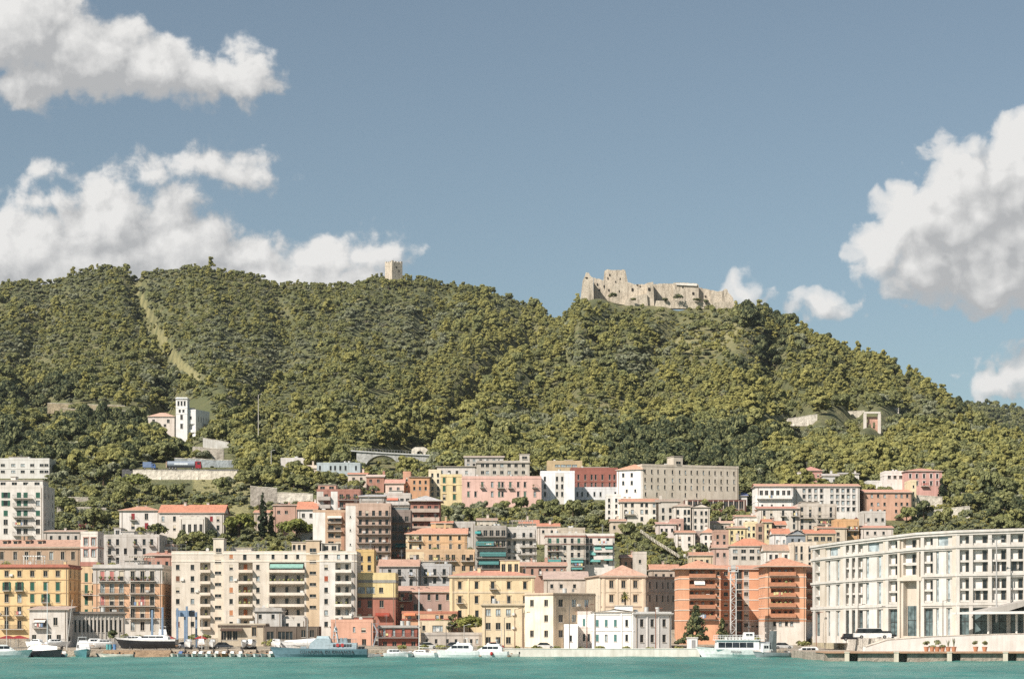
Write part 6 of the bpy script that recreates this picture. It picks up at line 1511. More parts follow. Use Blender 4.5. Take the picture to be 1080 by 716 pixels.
for lb, px, Y, L_, H_, bc in (('white minibus with a long dark window band, parked at the foot of the sloping wall', 920, 416, 7.4, 2.0, (226,224,220)), ('dark parked car half hidden behind the white minibus', 898, 432, 4.2, 1.4, (40,40,44)), ('black parked car on the promenade beyond the white minibus', 934, 430, 4.2, 1.4, (30,30,34))):
    zb_ = 4.15 if px > 898.5 else 3.6
    t = thing('minibus' if L_ > 6 else 'parked_car', lb, 'van' if L_ > 6 else 'car', (wx(px, Y), Y, zb_ if L_ < 6 else 4.15))
    cm_ = paint(bc, .25, name='car_paint'); hl = L_/2
    mb = MB(); mb.prism([(-hl,.3),(hl,.3),(hl,H_*.5),(hl*.93,H_*.55),(-hl*.96,H_*.55),(-hl,H_*.5)], cm_, 'y', -.9, .9); mb.obj('body', t)
    mb = MB(); mb.prism([(-hl*.9,H_*.55),(hl*.62,H_*.55),(hl*.42,H_),(-hl*.78,H_)], DARKG, 'y', -.8, .8); c = mb.obj('glasshouse', t)
    mb = MB(); mb.prism([(-hl*.8,H_),(hl*.44,H_),(hl*.4,H_+.08),(-hl*.76,H_+.08)], cm_, 'y', -.78, .78); mb.obj('roof', t)
    for x in (-hl*.62, hl*.62): wheel(t, x, -.85, .34, .34)
t = thing('kiosk', 'small white rectangular kiosk with a flat roof, between the big conifer and the ferry', 'kiosk', (wx(730, 462), 462, 1.42))
mb = MB(); mb.box(-1.1, 1.1, -1, 1, 0, 2.5, plaster((222,222,222), stain=.3)); mb.obj('wall', t); mb = MB(); mb.box(-1.25, 1.25, -1.15, 1.15, 2.503, 2.7, WHITEW); mb.obj('roof', t)
mb = MB(); mb.box(-.2, .6, -1.06, -1.002, .05, 2.1, paint((150,150,150), .5)); mb.obj('door', t)
mb = MB()
# ================================================================ boats
WB = paint((232, 232, 230), .3, name='gelcoat'); DKB = paint((34, 36, 40), .35, name='dark_gelcoat'); TEK = paint((170, 130, 96), .8, name='teak'); BLUEGREY = paint((98, 126, 136), .5, name='hull_grey')
def hull_mesh(L, B, Hh, mat, deck, stripe=None, rake=.12, full=2.6, sheer=.3):
    mb = MB(); rings = []; n = 13
    for i in range(n):
        t = i/(n-1); x = -L/2 + L*t
        b = B/2 * max(.02, (1 - max(0, (t - .35)/.65)**full)) * (1 if t > .08 else .9)
        h = Hh * (1 + sheer * max(0, t - .3)**2 / .49)
        xo = rake * L * max(0, t - .55) / .45
        rings.append([(x - xo*.2, 0, -.35), (x - xo*.1, b*.62, -.2), (x + xo*.15, b*.88, h*.35), (x + xo*.55, b*.97, h*.78), (x + xo, b, h), (x + xo, -b, h), (x + xo*.55, -b*.97, h*.78), (x + xo*.15, -b*.88, h*.35), (x - xo*.1, -b*.62, -.2)])
    m2 = stripe or mat
    b0 = len(mb.v)
    for r in rings: mb.v += r
    k = len(rings[0])
    for a in range(n - 1):
        for i in range(k):
            j = (i+1) % k
            mm = deck if i == 4 else (m2 if i in (3, 5) else mat)
            mb.f.append((b0 + a*k + i, b0 + a*k + j, b0 + (a+1)*k + j, b0 + (a+1)*k + i)); mb.m.append(mb.mi(mm))
    mb.f.append(tuple(b0 + i for i in range(k))); mb.m.append(mb.mi(mat)); mb.f.append(tuple(b0 + (n-1)*k + i for i in range(k))); mb.m.append(mb.mi(mat))
    return mb
def cabin(t, prof, wd, mat, band=None, name='cabin'):
    """superstructure from its side profile; band = (x0, x1, z0, z1, panes) of dark side windows"""
    mb = MB(); n = len(prof); zm = min(p[1] for p in prof); zx = max(p[1] for p in prof)
    def y(z): return wd/2 * (1 - .14*(z - zm)/max(.1, zx - zm))
    mb.v += [(p[0], -y(p[1]), p[1]) for p in prof] + [(p[0], y(p[1]), p[1]) for p in prof]; k = mb.mi(mat)
    mb.f += [tuple(range(n-1, -1, -1)), tuple(range(n, 2*n))]; mb.m += [k, k]
    for i in range(n): j = (i+1) % n; mb.f.append((i, j, n+j, n+i)); mb.m.append(k)
    c = mb.obj(name, t)
    if band:
        x0, x1, z0, z1, np_ = band
        for i in range(np_):
            a = x0 + (x1-x0)*i/np_ + .04; b = x0 + (x1-x0)*(i+1)/np_ - .04
            for sg in (-1, 1): 
                s = MB(); ya, yb_ = sg*(y(z0) + .02), sg*(y(z1) + .02); s.poly([(a, ya, z0), (b, ya, z0), (b, yb_, z1), (a, yb_, z1)], DARKG); s.poly([(a, ya - sg*.05, z0), (b, ya - sg*.05, z0), (b, yb_ - sg*.05, z1), (a, yb_ - sg*.05, z1)], DARKG)
                s.obj('window', c)
    return c
def pulpit(t, L, B, h, x0=.1, x1=.52):
    mb = MB(); P0 = None
    for i in range(9):
        u = x0 + (x1 - x0)*i/8; x = L*u; b = B/2*max(.03, 1 - max(0, (u + .5 - .35)/.65)**2.6)*.95
        for sg in (-1, 1): mb.tube((x, sg*b, h), (x, sg*b, h + .6), .02, .02, GALV, 4)
        if P0:
            for sg in (-1, 1): mb.tube((P0[0], sg*P0[1], h + .6), (x, sg*b, h + .6), .022, .022, GALV, 4)
        P0 = (x, b)
    mb.obj('railing', t)
def outboard(t, x, z, parent=None):
    mb = MB(); mb.box(x - .28, x + .02, -.16, .16, z - .05, z + .4, DKB); mb.box(x - .16, x - .04, -.06, .06, z - .75, z - .05, DKB); mb.obj('outboard_motor', t)
def motor_yacht(label, px, Y, L_, rot, z=0.0, hull=None, stripe=None, fly=True, name='motor_yacht', ck=1.0):
    B = L_*.3; Hh = L_*.115 + .2; hull = hull or WB
    t = thing(name, label, 'boat', (wx(px, Y), Y, z), math.radians(rot))
    hull_mesh(L_, B, Hh, hull, WB, stripe).obj('hull', t, smooth=False)
    f = L_/10
    cabin(t, [(-3.6*f, Hh), (2.6*f, Hh), (1.5*f, Hh + .75*f*ck), (.4*f, Hh + 1.45*f*ck), (-3.0*f, Hh + 1.5*f*ck), (-3.6*f, Hh + .9*f*ck)], B*.74, WB, (-2.8*f, 1.1*f, Hh + .55*f*ck, Hh + 1.15*f*ck, 3))
    if fly:
        cabin(t, [(-3.1*f, Hh + 1.5*f), (.1*f, Hh + 1.5*f), (-.2*f, Hh + 2.0*f), (-.5*f, Hh + 2.05*f), (-.6*f, Hh + 1.7*f), (-3.0*f, Hh + 1.75*f)], B*.62, WB, None, 'flybridge')
        mb = MB(); 
        for sg in (-1, 1): mb.tube((-2.6*f, sg*B*.28, Hh + 1.6*f), (-2.2*f, sg*B*.26, Hh + 2.7*f), .06*f, .05*f, WB, 6)
        mb.box(-2.5*f, -1.9*f, -B*.28, B*.28, Hh + 2.66*f, Hh + 2.76*f, WB); mb.tube((-2.2*f, 0, Hh + 2.76*f), (-2.2*f, 0, Hh + 3.6*f), .03, .02, GALV, 5); mb.obj('radar_arch', t)
    pulpit(t, L_, B, Hh*1.12)
    mb = MB(); mb.box(-L_/2 - .55, -L_/2 + .02, -B*.4, B*.4, .22, .34, TEK); mb.obj('swim_platform', t)
    return t
motor_yacht('white cabin cruiser with a dark porthole, moored at the left edge of the water', 5, 443, 9.5, 12, fly=False)
t = motor_yacht('bow on motor yacht with a teal hull and domed white cabin, left marina', 88, 446, 10.5, -72, hull=paint((88,134,140), .35, name='teal_gelcoat'), fly=True)
motor_yacht('small white cabin boat on trestles, right beside the teal hulled yacht', 104, 470, 6.5, 10, z=1.9, fly=False)
motor_yacht('white flybridge yacht standing ashore bow first, behind the black hulled cruiser', 171.5, 484, 9.5, -80, z=2.6)
t = motor_yacht('long black hulled sports cruiser with a white deck, propped up on the quay', 157, 462, 12.6, 176, z=2.0, hull=DKB, stripe=WB, fly=False, name='sports_cruiser', ck=.5)
for x in (-4, -1.5, 1.5, 4):
    for y in (-1, 1): mb = MB(); mb.tube((x, y*1.3, -.78), (x, y*.9, .1), .1, .08, IRON, 6); mb.obj('stand', t)
motor_yacht('white cabin boat at the quay edge in front of the brick red building', 418, 447, 5.6, 8, hull=WB, stripe=WB, fly=False, name='cabin_boat')
motor_yacht('white motor yacht moored off the low grey building, left of the red fendered one', 482, 446, 9.8, 172)
t = motor_yacht('white motor yacht with a red fender, moored in front of the plain cream block', 514, 445, 9.0, 170)
mb = MB(); mb.ball((0, 0, 0), .34, paint((176,50,48), .5), 8, 6, 1.3); mb.obj('fender', t, (-1.2, 1.55, .75))
# covered sailing boat
t = thing('sailing_boat', 'sailing boat under a white winter cover with a tall mast, left marina', 'boat', (wx(48, 446), 446, 0), math.radians(-40))
hull_mesh(9.6, 3.4, 1.35, DKB, WB).obj('hull', t)
mb = MB(); rings = []
for i in range(8):
    x = -4.2 + 8.2*i/7; b = 1.6*(1 - max(0, (i/7 - .4)/.6)**2.4); rings.append([(x, b*math.cos(a), 1.35 + 1.35*math.sin(a)*(1 - .3*abs(i - 3)/4)) for a in np.linspace(0, math.pi, 9)])
mb.loft(rings, paint((226,226,222), .8, name='tarpaulin'), closed=False, caps=False); mb.poly(rings[0], paint((226,226,222), .8, name='tarpaulin')); mb.obj('cover', t)
mb = MB(); mb.tube((.6, 0, 1.2), (.6, 0, 15.8), .09, .06, WB, 8); mb.tube((.6, -.9, 8), (.6, .9, 8), .03, .03, WB, 5); mb.tube((.6, 0, 3.0), (-3.6, 0, 2.9), .07, .06, WB, 6); mb.obj('mast', t)
mb = MB()
for a, b in (((.6, 0, 15.7), (4.4, 0, 1.4)), ((.6, 0, 15.7), (-4.3, 0, 1.4)), ((.6, -.9, 8), (.4, -1.35, 1.3)), ((.6, .9, 8), (.4, 1.35, 1.3))): mb.tube(a, b, .012, .012, GALV, 3)
mb.obj('rigging_wire', t)
t = thing('sailing_boat', 'slim white sailing boat with a very tall bare mast, in front of the mauve row', 'boat', (wx(444, 448), 448, 0), math.radians(150))
hull_mesh(8, 2.4, 1.0, WB, TEK).obj('hull', t); cabin(t, [(-1.6, 1), (1.6, 1), (1.2, 1.4), (-1.5, 1.5)], 1.5, WB, (-1.2, 1.0, 1.1, 1.3, 3))
mb = MB(); mb.tube((.5, 0, 1), (.5, 0, 14.6), .09, .06, WB, 8); mb.tube((.5, 0, 2), (-3, 0, 1.9), .07, .06, WB, 6); mb.obj('mast', t)
mb = MB()
for a, b in (((.5, 0, 14.5), (3.9, 0, 1.2)), ((.5, 0, 14.5), (-3.9, 0, 1.2))): mb.tube(a, b, .012, .012, GALV, 3)
mb.obj('rigging_wire', t)
def text_mesh(cu):
    o = bpy.data.objects.new('lettering', cu); COL.objects.link(o)
    dg = bpy.context.evaluated_depsgraph_get(); me = bpy.data.meshes.new_from_object(o.evaluated_get(dg)); bpy.data.objects.remove(o)
    return put('lettering', me)
# patrol ship
t = thing('patrol_boat', 'grey blue patrol boat with black lettering along its hull', 'boat', (wx(339, 444), 444, 0), math.pi)
hull_mesh(19.6, 5.0, 1.75, BLUEGREY, paint((150,160,162), .6), None, .06, 3.2, .25).obj('hull', t)
c = cabin(t, [(-7.6, 1.75), (2.6, 1.75), (2.2, 3.0), (1.2, 3.9), (-2.0, 3.95), (-2.2, 3.1), (-7.6, 3.05)], 3.6, paint((158,172,178), .5), (-6.6, -2.6, 2.2, 2.8, 7), 'superstructure')
for x, w_ in ((-5.6, .5), (-4.6, .35)): mb = MB(); mb.prism([(x, 3.05), (x + w_*2, 3.05), (x + w_*1.7, 4.1), (x + w_*.3, 4.1)], paint((140,154,160), .5), 'y', -.6, .6); mb.obj('funnel', t)
mb = MB(); mb.box(3.2, 4.4, -.5, .5, 1.75, 2.3, paint((140,154,160), .5)); mb.tube((4.2, 0, 2.2), (6.0, 0, 2.5), .09, .06, DKB, 6); mb.obj('deck_gun', t)
mb = MB()
for i in range(9):
    for sg in (-1, 1): mb.tube((-7.4 + i*.66, sg*1.7, 3.06), (-7.4 + i*.66, sg*1.7, 3.9), .025, .025, GALV, 4)
for sg in (-1, 1): mb.tube((-7.4, sg*1.7, 3.9), (-2.1, sg*1.7, 3.9), .03, .03, GALV, 4)
mb.obj('upper_railing', t)
mb = MB(); mb.prism([(1.25, 3.0), (2.25, 3.0), (1.3, 3.8), (1.0, 3.8)], DARKG, 'y', -1.3, 1.3); mb.obj('windscreen', c)
cabin(t, [(-1.8, 3.95), (1.0, 3.95), (.8, 4.5), (-1.6, 4.5)], 2.6, paint((170,188,194), .5), None, 'bridge_top')
mb = MB(); m = paint((176,186,190), .5)
for sg in (-1, 1): mb.tube((-3.6, sg*.9, 3.1), (-3.0, 0, 6.6), .16, .12, m, 6)
for z_ in (3.9, 4.6): mb.box(-3.5, -2.6, -.5, .5, z_, z_ + .08, m)
mb.tube((-2.4, 0, 3.9), (-3.0, 0, 6.6), .08, .06, m, 6); mb.box(-3.5, -2.5, -.8, .8, 5.4, 5.5, m); mb.box(-3.2, -2.8, -1.0, 1.0, 6.2, 6.35, m); mb.tube((-3, 0, 6.6), (-3, 0, 8.0), .04, .03, m, 5); mb.obj('mast', t)
mb = MB(); mb.ball((-3.0, -.5, 5.85), .4, WB, 10, 6); mb.obj('radar_dome', t)
for x in (-3.6, -4.6): mb = MB(); mb.tube((x, 1.84, 2.6), (x, 1.92, 2.6), .36, .36, paint((186,48,44), .6), 14); mb.obj('life_ring', t)
pulpit(t, 19.6, 5.0, 2.0, .14, .5)
mb = MB()
for i in range(12):
    x = -9.4 + i*.75
    for sg in (-1, 1): mb.tube((x, sg*2.3, 1.75), (x, sg*2.3, 2.6), .02, .02, GALV, 4)
for sg in (-1, 1): mb.tube((-9.4, sg*2.3, 2.6), (-1.2, sg*2.3, 2.6), .025, .025, GALV, 4)
mb.obj('railing', t)
mb = MB(); mb.box(-9.2, -7.9, -1.2, 1.2, 1.75, 2.3, DKB); mb.obj('rubber_dinghy', t)
fc_ = bpy.data.curves.new('lettering', 'FONT'); fc_.body = 'GUARDIA DI FINANZA'; fc_.size = .98; fc_.align_x = 'CENTER'; fc_.extrude = .01; fc_.space_character = 1.18
fc_.materials.append(paint((24,30,34), .6, name='letter_paint'))
fo = text_mesh(fc_); fo.parent = t; fo.location = (-1.4, 2.535, .78); fo.rotation_euler = (math.pi/2 - .12, 0, math.pi)
# big laid up boat behind it
t = thing('laid_up_boat', 'large boat wrapped in white tarpaulin, standing ashore behind the patrol boat', 'boat', (wx(316, 468), 468, 1.9), math.radians(184))
hull_mesh(7.6, 2.6, 1.1, WB, WB).obj('hull', t)
mb = MB(); rings = [[(-3.6 + 7*i/7, 1.25*(1 - max(0, (i/7 - .4)/.6)**2.4)*math.cos(a), 1.1 + (.9 - .08*i)*math.sin(a)) for a in np.linspace(0, math.pi, 9)] for i in range(8)]
mb.loft(rings, paint((226,226,222), .8, name='tarpaulin'), closed=False, caps=False); mb.poly(rings[0], paint((226,226,222), .8, name='tarpaulin')); mb.obj('cover', t)
for x in (-2, 2): mb = MB(); mb.box(x - .15, x + .15, -1.0, 1.0, -.55, -.2, IRON); mb.obj('stand', t)
# ferry
t = thing('passenger_ferry', 'white passenger ferry with five big dark saloon windows, at the quay before the orange apartments', 'boat', (wx(777, 444), 444, 0), math.pi)
hull_mesh(14.8, 4.6, 1.7, WB, paint((190,190,186), .6), None, .1, 2.8, .35).obj('hull', t)
c = cabin(t, [(-4.6, 1.7), (4.6, 1.7), (4.4, 3.6), (-4.6, 3.6)], 4.0, WB, (-3.4, 4.1, 2.05, 3.15, 5), 'saloon')
mb = MB(); mb.box(-5.6, 4.9, -2.1, 2.1, 3.603, 3.75, WB); mb.obj('roof_deck', t)
mb = MB()
for i in range(15):
    x = -5.4 + i*.72
    for sg in (-1, 1): mb.box(x, x + .05, sg*1.95 - .025, sg*1.95 + .025, 3.75, 4.7, WB)
for sg in (-1, 1):
    for z in (4.25, 4.66): mb.box(-5.4, 4.72, sg*1.95 - .02, sg*1.95 + .02, z, z + .05, WB)
mb.obj('railing', t)
cabin(t, [(-3.6, 3.76), (-1.2, 3.76), (-1.5, 5.3), (-3.6, 5.3)], 2.6, WB, (-3.3, -1.8, 4.5, 5.0, 2), 'wheelhouse')
mb = MB(); mb.box(-6.9, -4.8, -1.7, 1.7, 1.72, 3.3, paint((150,154,156), .5)); mb.obj('stern_house', t)
for i in range(6): mb = MB(); mb.box(-.2 + i*.7 - 1.2, .2 + i*.7 - 1.2, -.9, .9, 3.76, 4.3, paint((196,196,192), .6)); mb.obj('bench', t)
mb = MB(); mb.tube((-2.6, 0, 5.3), (-2.6, 0, 7.6), .06, .04, GALV, 6); mb.box(-2.9, -2.3, -.5, .5, 6.4, 6.5, GALV); mb.obj('mast', t)
fc2 = bpy.data.curves.new('lettering', 'FONT'); fc2.body = 'Alicost'; fc2.size = .8; fc2.align_x = 'CENTER'; fc2.extrude = .01; fc2.materials.append(paint((24,30,34), .6, name='letter_paint'))
fo = text_mesh(fc2); fo.parent = t; fo.location = (.4, 2.36, .95); fo.rotation_euler = (math.pi/2 - .12, 0, math.pi)
# work boat with a raised ramp, and the cabin boat right of it
t = thing('work_boat', 'grey work boat with a tall dark raised ramp, between ferry and pier', 'boat', (wx(815, 443), 443, 0), math.radians(200))
hull_mesh(7.6, 2.8, 1.0, paint((150,158,160), .5), TEK).obj('hull', t)
mb = MB(); mb.prism([(-.4, 1.0), (.9, 1.0), (.2, 5.6), (-.5, 5.6)], paint((98,106,106), .6), 'y', -.9, .9); mb.obj('ramp', t)
cabin(t, [(1.2, 1), (2.9, 1), (2.6, 2.9), (1.2, 2.9)], 1.8, WB, (1.4, 2.5, 1.9, 2.5, 2))
mb = MB()
for x in (-3.0, -2.2, -1.4): mb.tube((x, -1, 1), (x, -1, 2), .03, .03, GALV, 4); mb.tube((x, 1, 1), (x, 1, 2), .03, .03, GALV, 4)
mb.tube((-3, -1, 2), (-1.4, -1, 2), .03, .03, GALV, 4); mb.obj('railing', t)
motor_yacht('white cabin boat with a square wheelhouse, between the work boat and the pier', 849, 446, 7.6, 186, fly=False, name='cabin_boat')
# boats ashore and afloat by the dozen
SM = [(184,451.2,4.4,-88,'white open boat with an outboard, next to the black hulled cruiser'),(191.5,450.6,4.8,-96,'white boat with a blue cover, second from the hoist'),(199,451,4.2,-84,'grey rubber dinghy moored before the bushes under the cream building'),
      (206,450.4,4.6,-92,'white fishing dinghy with a tiny cuddy, before the bushes'),(213,451,4.4,-100,'white motor dinghy with a red covered seat'),(221,450.6,5.0,-90,'white centre console boat in front of the boathouse edge'),
      (229,451,4.4,-86,'white dinghy moored before the boathouse doorways, left of the tan one'),(237,450.6,4.6,-94,'tan wooden dinghy before the boathouse doorways'),(245.5,451,4.6,-90,'white dinghy with a dark motor, right of the tan one'),(254,450.5,4.8,-82,'white speedboat with a low windscreen before the boathouse wall'),
      (262.5,451,4.4,-95,'small white dinghy under the boathouse arch window'),(271,450.6,4.8,-90,'white dinghy third from the patrol boat bow'),(279,451,4.2,-98,'white dinghy second from the patrol boat bow'),(286,450.4,4.4,-85,'white dinghy touching the patrol boat bow'),
      (126,447,6.4,178,'long flat white launch tied below the black hulled cruiser'),(115,449,4.8,170,'pale tender lying left of the flat white launch'),(68,449,4.6,-70,'little white tender between covered sailing boat and teal yacht'),(433,450,4.4,-100,'white dinghy left of the tall bare mast'),(452,450.6,4.2,-85,'dark rubber dinghy right of the tall bare mast'),
      (536,450,4.6,175,'white dinghy astern of the motor yacht with the red fender'),(30,449,4.6,-95,'white dinghy between cabin cruiser and covered sailing boat'),(400,450,5.2,160,'low dark dinghy at the stern of the patrol boat')]
for i, (px, Y, L_, rot, lb) in enumerate(SM):
    rr = random.Random(i*5 + 1)
    hm_ = paint((150,152,152), .6, name='hypalon') if 'rubber' in lb or 'dark dinghy' in lb else TEK if 'wooden' in lb else paint((222,216,204), .4, name='old_gelcoat') if rr.random() < .4 else WB
    t = thing('dinghy', lb, 'boat', (wx(px, Y - 1), Y - 1.6, 0), math.radians(rot), 'small boats tied along the quay')
    hull_mesh(L_, L_*.38, .62, hm_, paint((176,170,160), .8, name='dinghy_floor')).obj('hull', t)
    mb = MB(); mb.box(-.9, -.6, -L_*.15, L_*.15, .62, .8, TEK); mb.box(.3, .6, -L_*.15, L_*.15, .62, .8, TEK); mb.obj('thwart', t)
    outboard(t, -L_/2, .7)
    if rr.random() < .45 or 'cover' in lb or 'cuddy' in lb or 'console' in lb or 'windscreen' in lb:
        cabin(t, [(-.4, .62), (.9, .62), (.6, 1.1), (-.3, 1.25)], .8, WB if 'blue' not in lb else paint((80,110,160), .7), None, 'console')
# boats laid up along the yard, cars and masts behind the moored rows
YARD = [(112,468,5.6,20,2.0,'white sports boat laid up left of the teal drums'),(139,474,6.4,170,2.6,'white cabin boat laid up behind the black hulled cruiser bow'),(149,476,5.4,-60,2.6,'small white boat laid up bow first, next to the bright red canopy'),
 (199,463,5.2,-75,2.2,'white boat on a trailer under the left side of the cream apartments'),(212,463,5.6,100,2.2,'boat with red bottom paint laid up beside the bushes'),(224,464,5.0,-80,2.2,'white boat laid up beside the boathouse pergola'),
 (258,463,4.8,-95,2.2,'white boat laid up before the boathouse doorways, nearest the arch window'),(266,465,5.0,80,2.2,'pale boat laid up in front of the boathouse arch window'),(292,466,5.4,-70,2.2,'white boat laid up ashore near the patrol boat bow'),(60,470,5.2,30,2.2,'white boat ashore in front of the quayside house door'),(37,472,5.0,150,2.2,'white boat ashore below the boxed bay window')]
for px, Y, L_, rot, z, lb in YARD:
    t = motor_yacht(lb, px, Y, L_, rot, z=z, fly=False, name='laid_up_boat', stripe=paint((150,60,54), .6) if 'red bottom' in lb else None, ck=.9)
    for x in (-L_*.25, L_*.22): mb = MB(); mb.box(x - .12, x + .12, -.7, .7, 1.42 - z, -.12, IRON); mb.obj('stand', t)
for px, yt_, Y, lb in ((7,640,458,'bare mast at the left edge, before the dark red awning'),(70,632,456,'leaning thin mast beside the quayside house corner'),(213,652,456,'short thin mast among the dinghies under the cream apartments'),(324,650,457,'thin mast behind the patrol boat bow'),(529,660,456,'thin mast behind the red fendered motor yacht')):
    t = thing('mast', lb, 'mast', (wx(px, Y), Y, 1.3)); h = wz(yt_, Y) - 1.3; mb = MB(); mb.tube((0,0,0), (.12*h if 'leaning' in lb else 0, 0, h), .07, .05, paint((206,204,198), .5), 6); mb.obj('spar', t); mb = MB(); mb.box(-.5, .5, -.02, .02, h*.6, h*.6 + .05, GALV); mb.obj('crosstree', t)
for i, (px, Y, c, lb) in enumerate(((196,476,(200,200,200),'silver car parked before the cream apartments, by the hoist'),(236,475,(60,64,70),'dark car parked by the boathouse'),(300,478,(210,206,200),'white car parked by the vaulted shed'),(452,474,(196,196,192),'pale car parked before the low grey quay building'),(480,474,(84,88,96),'dark blue car parked before the low grey quay building'),(522,474,(150,52,48),'red car parked before the plain cream block'),(575,472,(214,212,208),'white car parked before the tall cream corner block'),(826,470,(190,190,188),'silver car parked in front of the right orange block'))):
    t = thing('parked_car', lb, 'car', (wx(px, Y), Y, 1.46 if Y < 476 else 1.56)); cm_ = paint(c, .25, name='car_paint')
    mb = MB(); mb.prism([(-2.1,.28),(2.1,.28),(2.12,.7),(1.3,.85),(-2.0,.88),(-2.12,.6)], cm_, 'y', -.86, .86); mb.obj('body', t)
    mb = MB(); mb.prism([(-1.8,.882),(1.25,.852),(.5,1.38),(-1.2,1.4)], DARKG, 'y', -.76, .76); mb.obj('glasshouse', t)
    mb = MB(); mb.prism([(-1.22,1.402),(.5,1.382),(.45,1.46),(-1.15,1.48)], cm_, 'y', -.74, .74); mb.obj('roof', t)
    for x in (-1.3, 1.35): wheel(t, x, -.8, .32, .32)
tg = thing('pontoon', 'low brown floating pontoon that the row of small boats is tied to', 'pontoon', (wx(238, 451.6), 451.9, 0))
mb = MB(); mb.box(-12.5, 10.5, -.4, .4, -.3, .42, TEK); mb.obj('deck', tg)
for i in range(8): mb = MB(); mb.tube((-12 + i*3.1, .28, -1), (-12 + i*3.1, .28, 1.9), .11, .11, IRON, 7); mb.obj('pile', tg)
tg = thing('slipway', 'brown stony slipway sloping into the water before the black hulled cruiser', 'slipway', (wx(150, 451), 451, 0))
mb = MB(); mb.prism([(-4.2, -.6), (1.4, -.6), (1.4, 1.43), (.2, 1.3)], masonry((150,126,100), 1.2, .8, 'slip_stone'), 'x', -8.4, 6.2); mb.obj('ramp', tg)
# blue travelling boat hoist
t = thing('boat_hoist', 'blue steel travelling boat hoist with tall legs, behind the black hulled cruiser', 'hoist', (wx(182, 474), 474, 1.42))
BL = paint((118,140,164), .5, name='hoist_blue'); s = 474/F
for px, yt_, dy in ((160.5,643,0),(167.5,640,5),(187,641,0),(191.5,645,5),(197,639,0),(203.5,645,5)):
    hgt = wz(yt_, 474) - 1.42; x = (px - 182)*s; mb = MB(); mb.box(x - .22, x + .22, dy - .22, dy + .22, 0, hgt, BL); mb.box(x - .4, x + .4, dy - .6, dy + .6, 0, .3, IRON); mb.obj('leg', t)
mb = MB(); z = wz(650, 474) - 1.42
mb.box((186 - 182)*s, (204.5 - 182)*s, 1, 1.5, z, z + 1.4, BL); mb.box((186-182)*s, (204.5-182)*s, 4.2, 4.69, z, z + .8, BL); mb.obj('cross_beam', t)
mb = MB(); mb.box((199-182)*s, (204-182)*s, .2, .9, z + .2, z + 1.3, DKB); mb.obj('winch', t)
for x in (194, 200): mb = MB(); mb.tube(((x-182)*s, 2.6, z), ((x-182)*s, 2.6, 1), .05, .05, IRON, 5); mb.obj('sling', t)
# blue barrels, umbrellas and crates on the quay
for i, (px, lb, c) in enumerate(((113.5,'teal plastic drum standing on the quay, nearer the dark bush',(86,150,150)),(116.5,'teal plastic drum in the middle of the trio on the quay',(80,140,146)),(121,'blue plastic drum on the quay, last of the trio',(92,132,176)))):
    t = thing('drum', lb, 'drum', (wx(px, 459), 459, 1.42)); mb = MB(); mb.tube((0,0,0), (0,0,1.15), .36, .36, paint(c, .5), 14); mb.obj('drum_body', t); mb = MB(); mb.tube((0,0,1.153), (0,0,1.2), .38, .38, paint(c, .5), 14); mb.obj('lid', t)
for px, Y, lb, c in ((8, 478, 'dark red market awning at the foot of the yellow ochre block', (150,52,56)), (20, 480, 'red awning beside the dark red one under the yellow ochre block', (164,60,62)), (178, 478, 'small red canopy right of the flybridge yacht', (176,70,66)), (212, 470, 'red and white canopy boat cover near the bushes', (170,60,54)), (148, 484, 'bright red canopy behind the black hulled cruiser', (186,66,60))):
    t = thing('canopy', lb, 'canopy', (wx(px, Y), Y, 1.42)); w = 1.5 if px > 30 else 2.3
    mb = MB(); mb.prism([(-w, 2.3), (w, 2.3), (0, 3.0)], paint(c, .85, name='awning_cloth'), 'y', -1.2, 1.2); mb.obj('cover', t)
    for x in (-w + .1, w - .1):
        for y in (-1.1, 1.1): mb = MB(); mb.box(x - .04, x + .04, y - .04, y + .04, 0, 2.3, GALV); mb.obj('leg', t)
# metal stair between the salmon and the red quay buildings
t = thing('fire_stair', 'grey steel outside stair in the gap between salmon and brick red quay buildings', 'stairs', (wx(396, 490.5), 489.6, 1.4))
mb = MB(); m = paint((150,158,164), .5)
for i in range(3):
    z = 1.9*(i + 1)
    if z > 5.9: break
    mb.box(-.75, .75, -.9, .2, z, z + .08, m)
mb.obj('landing', t)
mb = MB(); mb.prism([(-.7, 0), (-.4, 0), (.7, 3.8), (.4, 3.8)], m, 'y', -.9, -.82); mb.prism([(.7, 3.8), (.4, 3.8), (-.6, 5.8), (-.3, 5.8)], m, 'y', -.8, -.72); mb.obj('flight', t)
for x in (-.75, .7): mb = MB(); mb.box(x, x + .06, -.9, -.84, 0, 6.6, m); mb.obj('post', t)
# ---------------------------------------------------------------- the wood on the hill
def in_poly(px, py, poly):
    inside = np.zeros(np.shape(px), bool); n = len(poly)
    for i in range(n):
        x0, y0 = poly[i]; x1, y1 = poly[(i + 1) % n]
        c = ((y0 > py) != (y1 > py)) & (px < (x1 - x0) * (py - y0) / ((y1 - y0) or 1e-9) + x0)
        inside ^= c
    return inside
BARE_GROUND = [  # open ground on the hill, as seen from the sea
    [(612,322),(616,296),(700,300),(776,318),(780,327),(700,330),(660,328)],
    [(150,456),(150,434),(184,434),(186,414),(222,427),(226,462),(205,467),(186,464)],
    [(138,513),(138,490),(252,485),(252,510)], [(200,486),(202,470),(246,470),(246,486)],
    [(384,506),(384,474),(430,474),(460,474),(460,488),(426,506)],
    [(906,480),(904,440),(935,440),(933,480)], [(800,449),(862,438),(950,431),(950,444),(862,453),(800,460)], [(50,424),(150,430),(150,445),(50,438)]]
